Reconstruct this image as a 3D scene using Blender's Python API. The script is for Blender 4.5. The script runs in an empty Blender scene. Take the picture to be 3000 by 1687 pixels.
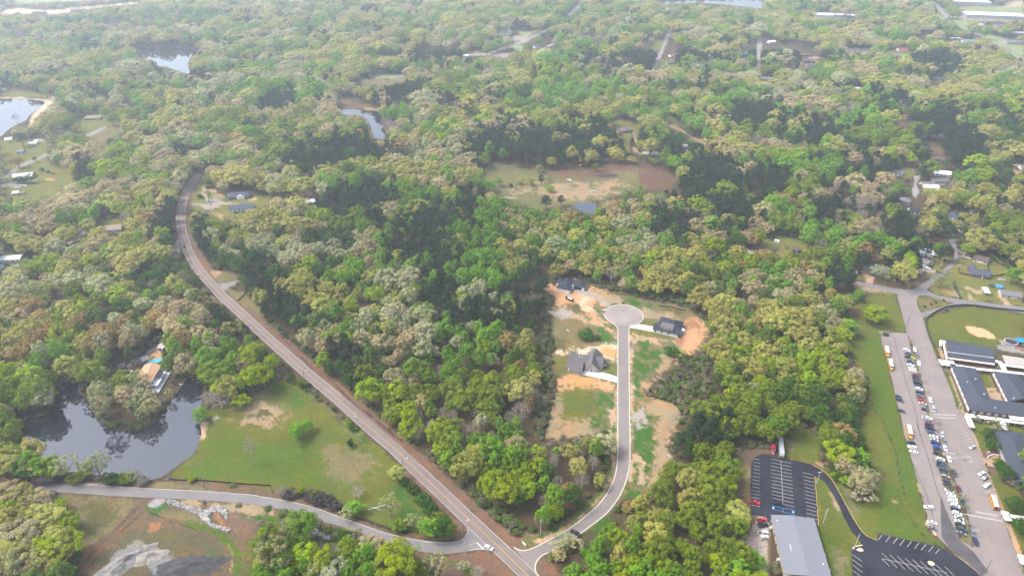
import bpy, math, random
import numpy as np
from mathutils import Vector, Matrix
D = bpy.data; sc = bpy.context.scene; COL = sc.collection
R = math.radians
# ------------------------------------------------------------------ camera, sky, sun, exposure
FPX = 2027.0; PITCH = R(31.0); CAMH = 295.0
cam_d = D.cameras.new('camera'); cam = D.objects.new('camera', cam_d); COL.objects.link(cam)
cam_d.sensor_fit = 'HORIZONTAL'; cam_d.sensor_width = 36.0; cam_d.lens = 36.0 * FPX / 3000.0
cam_d.clip_start = 1.0; cam_d.clip_end = 60000.0
cam.location = (0, 0, CAMH); cam.rotation_euler = (R(90) - PITCH, 0, 0)
sc.camera = cam
SUN_EL = R(54); SUN_AZ = R(-84)          # compass-like: 0 = +Y, negative = to the left
world = D.worlds.new('World'); sc.world = world; world.use_nodes = True
nt = world.node_tree; bg = nt.nodes['Background']
sky = nt.nodes.new('ShaderNodeTexSky'); sky.sky_type = 'NISHITA'; sky.sun_disc = False
sky.sun_elevation = SUN_EL; sky.sun_rotation = SUN_AZ; sky.altitude = 100; sky.air_density = 1.0; sky.dust_density = 3.0; sky.ozone_density = 1.0
hs = nt.nodes.new('ShaderNodeHueSaturation'); hs.inputs['Saturation'].default_value = 0.66; hs.inputs['Value'].default_value = 1.0
nt.links.new(sky.outputs[0], hs.inputs['Color']); nt.links.new(hs.outputs[0], bg.inputs[0]); bg.inputs[1].default_value = 0.15
sun_d = D.lights.new('sun', 'SUN'); sun = D.objects.new('sun', sun_d); COL.objects.link(sun)
sun_d.energy = 1.7; sun_d.angle = R(24); sun_d.color = (1.0, 0.95, 0.88)
sdir = Vector((math.sin(SUN_AZ) * math.cos(SUN_EL), math.cos(SUN_AZ) * math.cos(SUN_EL), math.sin(SUN_EL)))
sun.rotation_euler = sdir.to_track_quat('Z', 'Y').to_euler(); sun.location = (0, 0, 600)
sc.view_settings.view_transform = 'Standard'; sc.view_settings.look = 'None'
sc.view_settings.exposure = 1.55; sc.view_settings.gamma = 1.0
cy = sc.cycles
cy.max_bounces = 5; cy.diffuse_bounces = 2; cy.glossy_bounces = 2; cy.transmission_bounces = 2; cy.transparent_max_bounces = 4
cy.volume_bounces = 2; cy.sample_clamp_direct = 3.0; cy.sample_clamp_indirect = 1.5; cy.use_denoising = True; cy.denoising_prefilter = 'NONE'; cy.use_adaptive_sampling = False; cy.caustics_reflective = False; cy.caustics_refractive = False
HAZE_DENSITY = 0.00023

# ------------------------------------------------------------------ pixel <-> ground
CP, SP = math.cos(PITCH), math.sin(PITCH)
def G(px, py, h=0.0):
    a = (px - 1500.0) / FPX; b = (py - 843.5) / FPX
    dx, dy, dz = a, CP - b * SP, -SP - b * CP
    t = (h - CAMH) / dz
    return Vector((dx * t, dy * t, h))
def Gn(px, py):
    a = (px - 1500.0) / FPX; b = (py - 843.5) / FPX
    t = -CAMH / (-SP - b * CP)
    return a * t, (CP - b * SP) * t
def proj(x, y, z):
    dz = z - CAMH
    f = y * CP - dz * SP; u = y * SP + dz * CP
    return 1500.0 + FPX * x / f, 843.5 - FPX * u / f
def Zm(ox, oy, s):                      # coordinates read in an enlarged crop -> photo pixels
    return lambda *p: [(ox + a / s, oy + b / s) for a, b in p]
S32 = 3.22
TL = Zm(0, 0, S32); TM = Zm(750, 0, S32); TR = Zm(1500, 0, S32); TX = Zm(2200, 0, S32)
ML = Zm(0, 400, S32); MM = Zm(750, 400, S32); MR = Zm(1500, 400, S32); MX = Zm(2200, 400, S32)
NL = Zm(0, 850, S32); NM = Zm(750, 850, S32); NR = Zm(1500, 850, S32); NX = Zm(2200, 850, S32)
BL = Zm(0, 1237, S32); BM = Zm(750, 1237, S32); BR = Zm(1500, 1237, S32); BX = Zm(2200, 1237, S32)
F = Zm(0, 0, 1 / 1.1646)
JN = Zm(2440, 660, 4.6); CA = Zm(2180, 1270, 6.3); CB = Zm(2180, 1480, 7.0); CC = Zm(2460, 1540, 8.587)
SA = Zm(2720, 960, 9.055); SB = Zm(2760, 1080, 8.05); SC = Zm(2800, 1220, 8.05); SD = Zm(2800, 1380, 4.72)
K4 = Zm(2560, 960, 9.055); K5 = Zm(2600, 1110, 9.055); K6 = Zm(2640, 1250, 9.66); K7 = Zm(2680, 1390, 6.9)
H1 = Zm(1560, 780, 8.573); H2 = Zm(1860, 880, 10.733); H3 = Zm(1610, 1010, 10.733); IS = Zm(320, 980, 7.625)
def W(pts, h=0.0): return [G(a, b, h) for a, b in pts]

# ------------------------------------------------------------------ numpy noise
_tab = np.random.RandomState(7).rand(256, 256)
def vnoise(x, y, s=0):
    x = np.asarray(x, float) + s * 37.17; y = np.asarray(y, float) + s * 91.73
    xi = np.floor(x).astype(int); yi = np.floor(y).astype(int)
    fx = x - xi; fy = y - yi; fx = fx * fx * (3 - 2 * fx); fy = fy * fy * (3 - 2 * fy)
    a = _tab[xi & 255, yi & 255]; b = _tab[(xi + 1) & 255, yi & 255]; c = _tab[xi & 255, (yi + 1) & 255]; d = _tab[(xi + 1) & 255, (yi + 1) & 255]
    return (a * (1 - fx) + b * fx) * (1 - fy) + (c * (1 - fx) + d * fx) * fy
def fbm(x, y, s=0, o=4):
    r = 0; amp = 1; t = 0
    for k in range(o):
        r = r + amp * vnoise(np.asarray(x) * 2 ** k, np.asarray(y) * 2 ** k, s + k * 3); t += amp; amp *= .55
    return r / t
def inside(px, py, poly):
    r = np.zeros(px.shape, bool); n = len(poly)
    for i in range(n):
        x0, y0 = poly[i]; x1, y1 = poly[i - 1]
        if y0 == y1: continue
        c = (y0 > py) != (y1 > py)
        r ^= c & (px < (x1 - x0) * (py - y0) / (y1 - y0) + x0)
    return r
def sdist(px, py, poly):
    m = np.full(px.shape, 1e9); n = len(poly)
    for i in range(n):
        x0, y0 = poly[i]; x1, y1 = poly[i - 1]; dx, dy = x1 - x0, y1 - y0; L = dx * dx + dy * dy + 1e-9
        t = np.clip(((px - x0) * dx + (py - y0) * dy) / L, 0, 1)
        m = np.minimum(m, (px - x0 - t * dx) ** 2 + (py - y0 - t * dy) ** 2)
    d = np.sqrt(m)
    return np.where(inside(px, py, poly), d, -d)

# ------------------------------------------------------------------ scene helpers
def tag(o, label=None, cat=None, group=None, kind=None):
    if label: o['label'] = label
    if cat: o['category'] = cat
    if group: o['group'] = group
    if kind: o['kind'] = kind
    return o
def empty(name, loc=(0, 0, 0), rz=0.0, label=None, cat=None, group=None):
    o = D.objects.new(name, None); COL.objects.link(o); o.location = loc; o.rotation_euler = (0, 0, rz); o.empty_display_size = .5
    return tag(o, label, cat, group)
class MB:
    def __init__(s): s.v = []; s.f = []; s.m = []
    def poly(s, pts, mi=0):
        b = len(s.v); s.v += [tuple(p) for p in pts]; s.f.append(tuple(range(b, b + len(pts)))); s.m.append(mi); return s
    def box(s, x0, x1, y0, y1, z0, z1, mi=0):
        b = len(s.v); s.v += [(x, y, z) for z in (z0, z1) for y in (y0, y1) for x in (x0, x1)]
        for q in ((0, 2, 3, 1), (4, 5, 7, 6), (0, 1, 5, 4), (2, 6, 7, 3), (0, 4, 6, 2), (1, 3, 7, 5)): s.f.append(tuple(b + i for i in q)); s.m.append(mi)
        return s
    def hexa(s, bot, top, mi=0):       # frustum between two equal polygons
        n = len(bot); b = len(s.v); s.v += [tuple(p) for p in bot] + [tuple(p) for p in top]
        s.f.append(tuple(b + n - 1 - i for i in range(n))); s.f.append(tuple(b + n + i for i in range(n))); s.m += [mi, mi]
        for i in range(n): j = (i + 1) % n; s.f.append((b + i, b + j, b + n + j, b + n + i)); s.m.append(mi)
        return s
    def prism(s, poly, z0, z1, mi=0): return s.hexa([(p[0], p[1], z0) for p in poly], [(p[0], p[1], z1) for p in poly], mi)
    def tube(s, p0, p1, r0, r1=None, n=6, mi=0):
        p0 = Vector(p0); p1 = Vector(p1); r1 = r0 if r1 is None else r1; d = (p1 - p0).normalized()
        u = d.orthogonal().normalized(); v = d.cross(u)
        ring = lambda p, r: [p + (u * math.cos(2 * math.pi * i / n) + v * math.sin(2 * math.pi * i / n)) * r for i in range(n)]
        return s.hexa(ring(p0, r0), ring(p1, r1), mi)
    def slab(s, pts, th=.18, mi=0):    # a roof plane with thickness (pts = top surface, any polygon)
        pts = [Vector(p) for p in pts]
        return s.hexa([p - Vector((0, 0, th)) for p in pts], pts, mi)
    def mesh(s, name, mats):
        me = D.meshes.new(name); me.from_pydata(s.v, [], s.f)
        for m in (mats if isinstance(mats, (list, tuple)) else [mats]): me.materials.append(m)
        if any(s.m): me.polygons.foreach_set('material_index', s.m)
        me.update(); return me
    def build(s, name, mats, parent=None, loc=None, rz=0.0):
        o = D.objects.new(name, s.mesh(name, mats)); COL.objects.link(o)
        if parent: o.parent = parent
        if loc is not None: o.location = loc; o.rotation_euler = (0, 0, rz)
        return o
def npmesh(name, verts, quads, mats, mi=None):
    me = D.meshes.new(name); n = len(quads); k = quads.shape[1]
    me.vertices.add(len(verts)); me.vertices.foreach_set('co', np.asarray(verts, np.float32).ravel())
    me.loops.add(n * k); me.loops.foreach_set('vertex_index', np.asarray(quads, np.int32).ravel())
    me.polygons.add(n); me.polygons.foreach_set('loop_start', np.arange(0, n * k, k, dtype=np.int32))
    for m in mats: me.materials.append(m)
    if mi is not None: me.polygons.foreach_set('material_index', np.asarray(mi, np.int32))
    me.update(calc_edges=True); return me
def ribbon_pts(pts, off0, off1):
    pts = [Vector((p[0], p[1], 0)) for p in pts]; L = []; Rr = []
    for i, p in enumerate(pts):
        a = pts[max(i - 1, 0)]; b = pts[min(i + 1, len(pts) - 1)]; d = (b - a).normalized(); n = Vector((d.y, -d.x, 0))
        L.append(p + n * off0); Rr.append(p + n * off1)
    return L, Rr
def ribbon(mb, pts, off0, off1, z, mi=0):
    L, Rr = ribbon_pts(pts, off0, off1)
    for i in range(len(L) - 1): mb.poly([(L[i].x, L[i].y, z), (Rr[i].x, Rr[i].y, z), (Rr[i + 1].x, Rr[i + 1].y, z), (L[i + 1].x, L[i + 1].y, z)], mi)
def raised_ribbon(mb, pts, off0, off1, z0, z1, mi=0):
    L, Rr = ribbon_pts(pts, off0, off1)
    for i in range(len(L) - 1):
        q = [L[i], Rr[i], Rr[i + 1], L[i + 1]]; mb.prism(q, z0, z1, mi)
def smooth(pts, k=6):                   # Catmull-Rom through the points
    pts = [Vector(p) for p in pts]; out = []
    for i in range(len(pts) - 1):
        p0 = pts[max(i - 1, 0)]; p1 = pts[i]; p2 = pts[i + 1]; p3 = pts[min(i + 2, len(pts) - 1)]
        for j in range(k):
            t = j / k; out.append(.5 * ((2 * p1) + (p2 - p0) * t + (2 * p0 - 5 * p1 + 4 * p2 - p3) * t * t + (3 * p1 - p0 - 3 * p2 + p3) * t ** 3))
    out.append(pts[-1]); return out

# ------------------------------------------------------------------ materials
_mats = {}
def mat(name, col, rough=.8, var=.0, scale=1.0, spec=.3, metal=0.0, vscale2=None):
    if name in _mats: return _mats[name]
    m = D.materials.new(name); m.use_nodes = True; t = m.node_tree; b = t.nodes['Principled BSDF']
    b.inputs['Base Color'].default_value = (*col, 1); b.inputs['Roughness'].default_value = rough; b.inputs['Specular IOR Level'].default_value = spec; b.inputs['Metallic'].default_value = metal
    if var > 0:
        tc = t.nodes.new('ShaderNodeTexCoord'); n = t.nodes.new('ShaderNodeTexNoise'); n.inputs['Scale'].default_value = scale; n.inputs['Detail'].default_value = 6; n.inputs['Roughness'].default_value = .65
        t.links.new(tc.outputs['Object'], n.inputs['Vector'])
        mr = t.nodes.new('ShaderNodeMapRange'); mr.inputs[1].default_value = .3; mr.inputs[2].default_value = .7; mr.inputs[3].default_value = 1 - var; mr.inputs[4].default_value = 1 + var
        t.links.new(n.outputs['Fac'], mr.inputs[0])
        mx = t.nodes.new('ShaderNodeMix'); mx.data_type = 'RGBA'; mx.blend_type = 'MULTIPLY'; mx.inputs[0].default_value = 1; mx.inputs[6].default_value = (*col, 1)
        t.links.new(mr.outputs[0], mx.inputs[7]); t.links.new(mx.outputs[2], b.inputs['Base Color'])
    _mats[name] = m; return m
def stripes_mat(name, col, col2, scale, axis=0, width=.12, rough=.6, var=.08):
    """thin seams across one local axis (roof seams, boards)"""
    m = mat(name, col, rough, var, 1.2); t = m.node_tree; b = t.nodes['Principled BSDF']
    src = b.inputs['Base Color'].links[0].from_socket
    tc = t.nodes.new('ShaderNodeTexCoord'); sp = t.nodes.new('ShaderNodeSeparateXYZ'); t.links.new(tc.outputs['Object'], sp.inputs[0])
    k = t.nodes.new('ShaderNodeMath'); k.operation = 'MULTIPLY'; k.inputs[1].default_value = scale; t.links.new(sp.outputs[axis], k.inputs[0])
    fr = t.nodes.new('ShaderNodeMath'); fr.operation = 'FRACT'; t.links.new(k.outputs[0], fr.inputs[0])
    lt = t.nodes.new('ShaderNodeMath'); lt.operation = 'LESS_THAN'; lt.inputs[1].default_value = width; t.links.new(fr.outputs[0], lt.inputs[0])
    mx = t.nodes.new('ShaderNodeMix'); mx.data_type = 'RGBA'; t.links.new(lt.outputs[0], mx.inputs[0]); t.links.new(src, mx.inputs[6]); mx.inputs[7].default_value = (*col2, 1)
    t.links.new(mx.outputs[2], b.inputs['Base Color']); return m
def attr_mat(name, attr, how, rough=.85, vattr=None, translucent=0.0):
    m = D.materials.new(name); m.use_nodes = True; t = m.node_tree; t.nodes.clear()
    out = t.nodes.new('ShaderNodeOutputMaterial'); a = t.nodes.new('ShaderNodeAttribute'); a.attribute_type = how; a.attribute_name = attr
    colr = a.outputs['Color']
    if vattr:
        v = t.nodes.new('ShaderNodeAttribute'); v.attribute_type = 'GEOMETRY'; v.attribute_name = vattr
        mx = t.nodes.new('ShaderNodeMix'); mx.data_type = 'RGBA'; mx.blend_type = 'MULTIPLY'; mx.inputs[0].default_value = 1
        t.links.new(colr, mx.inputs[6]); t.links.new(v.outputs['Color'], mx.inputs[7]); colr = mx.outputs[2]
    d = t.nodes.new('ShaderNodeBsdfDiffuse'); t.links.new(colr, d.inputs[0]); sh = d.outputs[0]
    if translucent:
        tr = t.nodes.new('ShaderNodeBsdfTranslucent'); t.links.new(colr, tr.inputs[0]); ms = t.nodes.new('ShaderNodeMixShader'); ms.inputs[0].default_value = translucent
        t.links.new(d.outputs[0], ms.inputs[1]); t.links.new(tr.outputs[0], ms.inputs[2]); sh = ms.outputs[0]
    t.links.new(sh, out.inputs[0]); return m
M_white = mat('white_paint', (.78, .78, .77), .5, .05, .8)
M_conc = mat('pale_concrete', (.45, .42, .38), .85, .07, .35)
M_kerb = mat('kerb_concrete', (.40, .36, .31), .9, .12, .6)
M_asph_old = mat('old_asphalt', (.170, .134, .121), .9, .14, .09)
M_asph_school = mat('worn_school_asphalt', (.190, .157, .146), .9, .15, .06)
M_asph_grey = mat('grey_asphalt', (.155, .142, .138), .9, .13, .08)
M_asph_new = mat('sealed_dark_asphalt', (.024, .0255, .034), .9, .35, .05, .08)
M_asph_cul = mat('street_asphalt', (.172, .146, .135), .9, .10, .07)
M_yellow = mat('yellow_line', (.36, .235, .07), .7, .15, .4)
M_wline = mat('white_line', (.42, .40, .38), .7, .2, .5)
M_blue = mat('blue_paint', (.06, .25, .6), .6)
M_glass = mat('dark_glass', (.02, .024, .032), .12, spec=.6)
M_tyre = mat('tyre_rubber', (.02, .02, .02), .9)
M_rim = mat('wheel_rim', (.35, .35, .36), .4, metal=.6)
M_brick = mat('red_brick', (.20, .085, .06), .9, .25, 3.0)
M_dark = mat('dark_metal', (.03, .03, .035), .5)
M_grey = mat('grey_metal', (.35, .36, .38), .5, .1, 1.0)
M_wood = mat('weathered_pole_wood', (.17, .13, .10), .9, .2, 1.0)
# ------------------------------------------------------------------ road lines (photo pixels -> ground)
main_px = ML((1975, 240), (1925, 290), (1880, 340), (1825, 415), (1780, 485), (1745, 560), (1725, 625), (1710, 700), (1705, 780), (1712, 860), (1728, 930), (1750, 1010), (1775, 1080), (1810, 1150), (1850, 1220), (1900, 1285), (1950, 1345), (2000, 1400)) \
    + NL((2115, 75), (2200, 150)) + NM((125, 465), (300, 620), (480, 780), (640, 915), (800, 1050), (950, 1185)) \
    + BM((1150, 115), (1300, 240), (1450, 385), (1600, 525), (1750, 665), (1900, 810), (2050, 950), (2200, 1090), (2350, 1230), (2500, 1375), (2640, 1510), (2790, 1660), (2940, 1800))
MAIN = smooth(W(main_px), 4)
cul_L = NR((1003, 480), (1003, 800), (1003, 1100), (1003, 1240)) + BR((1003, 60), (1003, 200), (1000, 350), (985, 470), (950, 580), (890, 690), (810, 790), (720, 870), (620, 950), (520, 1020), (400, 1085), (300, 1140), (200, 1190), (120, 1213), (60, 1205), (15, 1180))
cul_R = NR((1099, 480), (1101, 800), (1103, 1100), (1105, 1240)) + BR((1107, 60), (1108, 200), (1105, 380), (1085, 500), (1040, 630), (985, 730), (900, 840), (820, 910), (720, 985), (620, 1060), (500, 1140), (380, 1205), (290, 1245), (240, 1290), (215, 1340), (214, 1395), (245, 1455))
cc = NR((1054, 234))[0]; CULC = G(*cc); CULR = (G(*NR((1240, 234))[0]) - CULC).length
side_top = BL((-160, 555), (0, 563), (350, 570), (700, 582), (1150, 605), (1600, 630), (2000, 650), (2400, 682)) + BM((0, 690), (200, 720), (400, 760), (600, 815), (800, 890), (1000, 960), (1200, 1030), (1400, 1080), (1600, 1115), (1800, 1132), (1900, 1120), (1965, 1085), (1995, 1035), (1992, 980), (1945, 905))
side_bot = BL((-160, 625), (0, 630), (350, 645), (650, 665), (900, 682), (1300, 705), (1700, 722), (2100, 745), (2400, 772)) + BM((0, 780), (200, 812), (400, 862), (600, 925), (800, 980), (1000, 1045), (1200, 1115), (1400, 1180), (1600, 1225), (1800, 1240), (2000, 1215), (2100, 1198), (2200, 1205), (2310, 1255), (2400, 1340))
# ------------------------------------------------------------------ what covers the ground (albedo), traced where it lies
GC = dict(litter=(.105, .078, .052), lawn=(.135, .158, .034), lawn2=(.100, .155, .026), vivid=(.062, .145, .026), dry=(.20, .175, .085), straw=(.36, .27, .16), tan=(.46, .34, .22),
          sand=(.62, .50, .36), orange=(.55, .315, .13), red=(.20, .128, .092), redd=(.34, .17, .085), pale=(.38, .335, .29), gravel=(.36, .335, .32), grey=(.24, .235, .215), ash=(.085, .08, .085),
          mulch=(.09, .035, .02), brown=(.17, .12, .075), olive=(.12, .115, .05), scrub=(.13, .12, .065), mud=(.05, .04, .035), yard=(.18, .19, .055), play=(.72, .46, .27), field=(.30, .36, .17), clay=(.56, .335, .19), umber=(.165, .090, .070), dry2=(.165, .165, .075), mower=(.16, .165, .05))
for _k in GC: GC[_k] = tuple(q * (.58 if _k in ('lawn', 'lawn2', 'vivid', 'yard', 'mower', 'olive', 'field') else .60) for q in GC[_k])
AREAS = []
def area(col, pts, soft=3.0, amp=5.0, clear=True): AREAS.append((col, pts, soft, amp, clear))
def ell(cx, cy, rx, ry, n=16): return [(cx + rx * math.cos(2 * math.pi * i / n), cy + ry * math.sin(2 * math.pi * i / n)) for i in range(n)]
# -- far fields, top of the photograph
area('field', TL((130, 45), (900, 5), (1000, -40), (300, -60), (100, 0)), 3, 3); area('sand', TL((0, 95), (160, 75), (420, 100), (620, 85), (720, 70), (900, 55), (1300, 15), (1320, 35), (1000, 70), (820, 90), (600, 130), (400, 135), (150, 130), (0, 150)), 3, 3)
area('yard', TL((0, 850), (200, 850), (330, 880), (470, 890), (540, 890), (420, 930), (200, 920), (0, 925)))
area('sand', TL((0, 925), (200, 922), (320, 932), (430, 945), (540, 897), (562, 910), (500, 985), (410, 1060), (340, 1130), (300, 1200), (262, 1205), (300, 1090), (410, 975), (300, 945), (0, 940)), 2, 2)
area('yard', TL((540, 900), (640, 900), (1000, 960), (1080, 1000), (1060, 1060), (1180, 1170), (1000, 1190), (1040, 1230), (1180, 1230), (1100, 1290), (800, 1300), (640, 1290), (600, 1250), (300, 1250), (280, 1200), (360, 1130), (480, 1000)), 3, 5, False)
area('yard', TL((780, 1090), (980, 1080), (1010, 1180), (860, 1270), (640, 1240), (680, 1180)), 3, 5); area('dry', TL((860, 1260), (1040, 1190), (1200, 1230), (1080, 1290), (900, 1300)), 3, 5)
area('gravel', TL((800, 1280), (1000, 1185), (1030, 1190), (860, 1290)), 1, 1)
area('yard', ML((0, 30), (400, 30), (500, 80), (420, 170), (480, 280), (690, 290), (680, 440), (600, 500), (520, 570), (330, 590), (130, 590), (0, 540)), 3, 6)
area('gravel', ML((0, 360), (60, 350), (150, 290), (260, 240), (420, 170), (470, 160), (470, 175), (300, 245), (200, 300), (100, 370), (0, 400)), 1.2, 1)
area('gravel', ML((340, 25), (480, 35), (500, 55), (330, 45)), 1, 1); area('gravel', ML((0, 445), (150, 440), (250, 455), (250, 475), (100, 480), (0, 470)), 2, 3)
area('orange', ML((430, 405), (480, 395), (520, 405), (480, 415)), 2, 3)
area('yard', ML((0, 1000), (60, 1060), (60, 1100), (210, 1110), (220, 1180), (100, 1190), (0, 1190)), 3, 4); area('yard', ML((960, 780), (1150, 770), (1160, 830), (1220, 880), (1130, 915), (990, 900), (880, 850)), 3, 4)
area('gravel', ML((560, 1050), (680, 960), (780, 900), (820, 870), (850, 870), (790, 930), (690, 1000), (600, 1060)), 1.2, 1); area('straw', ML((700, 880), (760, 860), (780, 890), (730, 910)), 2, 3)
area('dry', ML((270, 920), (410, 920), (420, 960), (280, 965)), 3, 4)
# -- yards right of the main road
area('yard', ML((1850, 430), (1960, 470), (2040, 480), (2060, 540), (2360, 560), (2560, 560), (2560, 640), (2400, 680), (2200, 700), (2250, 800), (2100, 810), (1960, 720), (1800, 690), (1760, 660), (1780, 600), (1830, 500)), 3, 5)
area('pale', ML((1900, 530), (1950, 545), (1970, 590), (2010, 580), (2060, 600), (2100, 620), (2240, 625), (2240, 640), (2100, 640), (2060, 670), (1990, 690), (1930, 690), (1890, 650), (1780, 645), (1780, 632), (1880, 625), (1950, 635), (1940, 570), (1890, 540)), 1.5, 2)
area('tan', ML((1900, 490), (2030, 490), (2030, 520), (1910, 520)), 2, 3); area('straw', ML((2020, 550), (2120, 550), (2120, 580), (2010, 580)), 2, 3); area('tan', ML((2340, 580), (2420, 580), (2420, 600), (2360, 600)), 2, 3)
area('red', MM((160, 540), (420, 530), (570, 545), (600, 560), (480, 580), (180, 570)), 2, 3); area('straw', ML((1950, 715), (2060, 725), (2110, 730), (2090, 800), (2070, 800), (2070, 745), (1960, 730)), 1.5, 2)
# -- the clearing with the digger
CLR = MR((-240, 235), (0, 292), (180, 312), (430, 300), (640, 308), (850, 258), (1000, 243), (1250, 290), (1450, 340), (1556, 390), (1540, 440), (1500, 490), (1300, 500), (1150, 505), (1000, 560), (800, 592), (770, 615), (600, 640), (530, 680), (400, 685), (250, 690), (60, 640), (-100, 560), (-240, 520), (-265, 400))
area('dry2', CLR, 2.5, 5)
area('straw', MR((100, 470), (400, 440), (700, 470), (1000, 530), (900, 570), (600, 590), (300, 560), (0, 520)), 5, 12); area('straw', MR((600, 430), (1000, 420), (1150, 470), (900, 500), (650, 470)), 4, 9)
area('umber', MR((330, 335), (600, 318), (760, 300), (860, 262), (1000, 247), (1250, 294), (1460, 345), (1552, 392), (1530, 440), (1490, 485), (1290, 498), (1230, 470), (1160, 440), (1200, 380), (1100, 340), (960, 330), (940, 370), (820, 380), (700, 410), (480, 385), (370, 370)), 4, 14)
area('brown', MR((560, 375), (820, 350), (960, 380), (900, 400), (640, 410)), 3, 8); area('umber', MR((1150, 330), (1300, 310), (1450, 350), (1300, 380), (1260, 450), (1180, 420)), 5, 12); area('umber', MR((1330, 380), (1500, 380), (1540, 410), (1480, 470), (1340, 480)), 5, 14); area('dry', MR((960, 330), (1160, 330), (1180, 400), (1040, 390)), 4, 9)
area('straw', MR((560, 420), (760, 470), (980, 520), (970, 528), (740, 480), (550, 430)), 1.2, 2); area('vivid', MR((120, 530), (180, 530), (170, 545), (120, 543)), 2, 3); area('pale', MM((2290, 575), (2460, 570), (2470, 590), (2300, 590)), 1.5, 3)
# -- far house yards and lanes, right half
area('yard', TR((910, 1140), (1010, 1130), (1220, 1170), (1200, 1230), (1130, 1250), (1100, 1400), (1050, 1400), (1060, 1250), (980, 1230)), 3, 4); area('straw', TR((1100, 1237), (1165, 1240), (1170, 1290), (1185, 1360), (1165, 1360), (1140, 1270)), 1.2, 1); area('straw', MR((1120, 100), (1180, 105), (1200, 165), (1150, 160)), 2, 2)
area('straw', TR((1420, 1160), (1500, 1180), (1600, 1220), (1700, 1290), (1850, 1350), (1900, 1400), (1970, 1440), (1950, 1449), (1880, 1405), (1700, 1310), (1590, 1235), (1420, 1175)), 1, 1); area('yard', TR((1440, 1110), (1560, 1110), (1560, 1200), (1460, 1160)), 3, 4)
area('gravel', TR((1500, 285), (1510, 300), (1430, 470), (1380, 600), (1320, 700), (1280, 710), (1350, 600), (1400, 460), (1470, 290)), 1, 1); area('gravel', TX((60, 360), (115, 360), (90, 500), (95, 650), (50, 650), (60, 500)), 1, 1)
area('yard', TR((1380, 370), (1440, 380), (1400, 480), (1340, 480), (1320, 440)), 2, 3); area('yard', TR((1400, 560), (1540, 560), (1540, 640), (1360, 650)), 2, 3); area('pale', TR((1360, 625), (1510, 622), (1510, 632), (1360, 634)), .8, 1)
area('gravel', TR((-20, 425), (0, 425), (200, 335), (300, 285), (400, 235), (410, 250), (240, 340), (100, 400), (0, 440)), 1, 1); area('pale', TM((2430, 340), (2576, 330), (2576, 380), (2430, 390)), 1.5, 2); area('field', TR((10, 430), (110, 430), (110, 480), (20, 490)), 2, 2); area('field', TR((70, 300), (300, 270), (240, 300), (80, 350)), 2, 3)
area('gravel', TR((410, 155), (500, 158), (580, 90), (640, 30), (620, 0), (660, -30), (665, 20), (640, 60), (560, 150), (500, 172), (420, 165)), 1, 1); area('pale', TR((590, 320), (640, 240), (650, 245), (600, 330)), 1, 1)
area('gravel', TM((2140, 505), (2576, 370), (2576, 395), (2180, 515)), 1, 1); area('pale', TM((1940, 515), (2060, 490), (2140, 500), (2230, 520), (2380, 510), (2380, 520), (2200, 530), (2000, 530)), 1.2, 2); area('gravel', TM((2210, 510), (2400, 500), (2390, 545), (2230, 545)), 1.5, 2)
area('field', TM((1090, 700), (1200, 700), (1400, 715), (1400, 740), (1180, 745), (1110, 730)), 2, 3); area('pale', TM((1060, 705), (1090, 705), (1110, 730), (1180, 740), (1170, 746), (1090, 735)), .8, 1); area('pale', TM((1210, 688), (1390, 712), (1390, 718), (1210, 695)), .8, 1)
area('dry', TM((900, 780), (1000, 740), (1180, 745), (1400, 740), (1420, 770), (1150, 810), (1100, 800), (950, 800)), 2, 4); area('straw', TM((1580, 650), (1640, 650), (1640, 700), (1580, 710)), 2, 3); area('brown', TM((750, 920), (900, 930), (1100, 1010), (1160, 1030), (1160, 1055), (900, 1030), (790, 1010)), 3, 4); area('straw', TM((960, 1012), (1160, 1030), (1160, 1052), (1050, 1040)), 1.5, 2)
area('dry', TR((720, 830), (900, 850), (870, 960), (700, 950)), 5, 8, False)
# -- industrial corner top right
area('field', TX((1790, 90), (1840, 150), (2010, 150), (2020, 90), (1900, 60), (2576, 60), (2576, 160), (2400, 200), (2040, 210), (2080, 330), (2260, 330), (2576, 420), (2576, 560), (2440, 470), (2240, 380), (2100, 330), (1960, 260), (1900, 190)), 2, 3); area('gravel', TX((1640, -20), (1700, 0), (1780, 60), (1890, 160), (1840, 185), (1740, 70), (1680, 0)), 1, 1); area('gravel', TX((2240, 385), (2260, 380), (2440, 480), (2576, 560), (2576, 590), (2420, 490)), 1, 1)
area('sand', TX((2390, 30), (2480, 0), (2576, 0), (2576, 50), (2500, 70), (2400, 70)), 2, 3); area('pale', TX((1950, 155), (2576, 165), (2576, 190), (1960, 185)), 1.5, 2); area('brown', TX((1500, 390), (1560, 350), (1640, 310), (1700, 290), (1660, 330), (1560, 380), (1520, 400)), 2, 3); area('pale', TX((2090, 310), (2150, 300), (2150, 345), (2110, 345)), 2, 3)
area('yard', TX((1220, 475), (1500, 480), (1520, 510), (1350, 520), (1220, 500)), 2, 3); area('gravel', TX((1300, 505), (1460, 510), (1460, 525), (1310, 520)), 1, 1); area('tan', TX((490, 535), (630, 530), (690, 580), (600, 590), (600, 560)), 2, 3); area('dry', TX((530, 720), (600, 720), (600, 755), (530, 750)), 2, 3); area('yard', TX((1690, 745), (1800, 745), (1820, 790), (1700, 790)), 2, 3)
area('red', TX((1400, 1100), (1460, 1080), (1470, 1200), (1440, 1230), (1390, 1230)), 3, 4); area('brown', TX((1705, 1350), (1800, 1400), (1830, 1449), (1720, 1449)), 3, 5)
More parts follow.
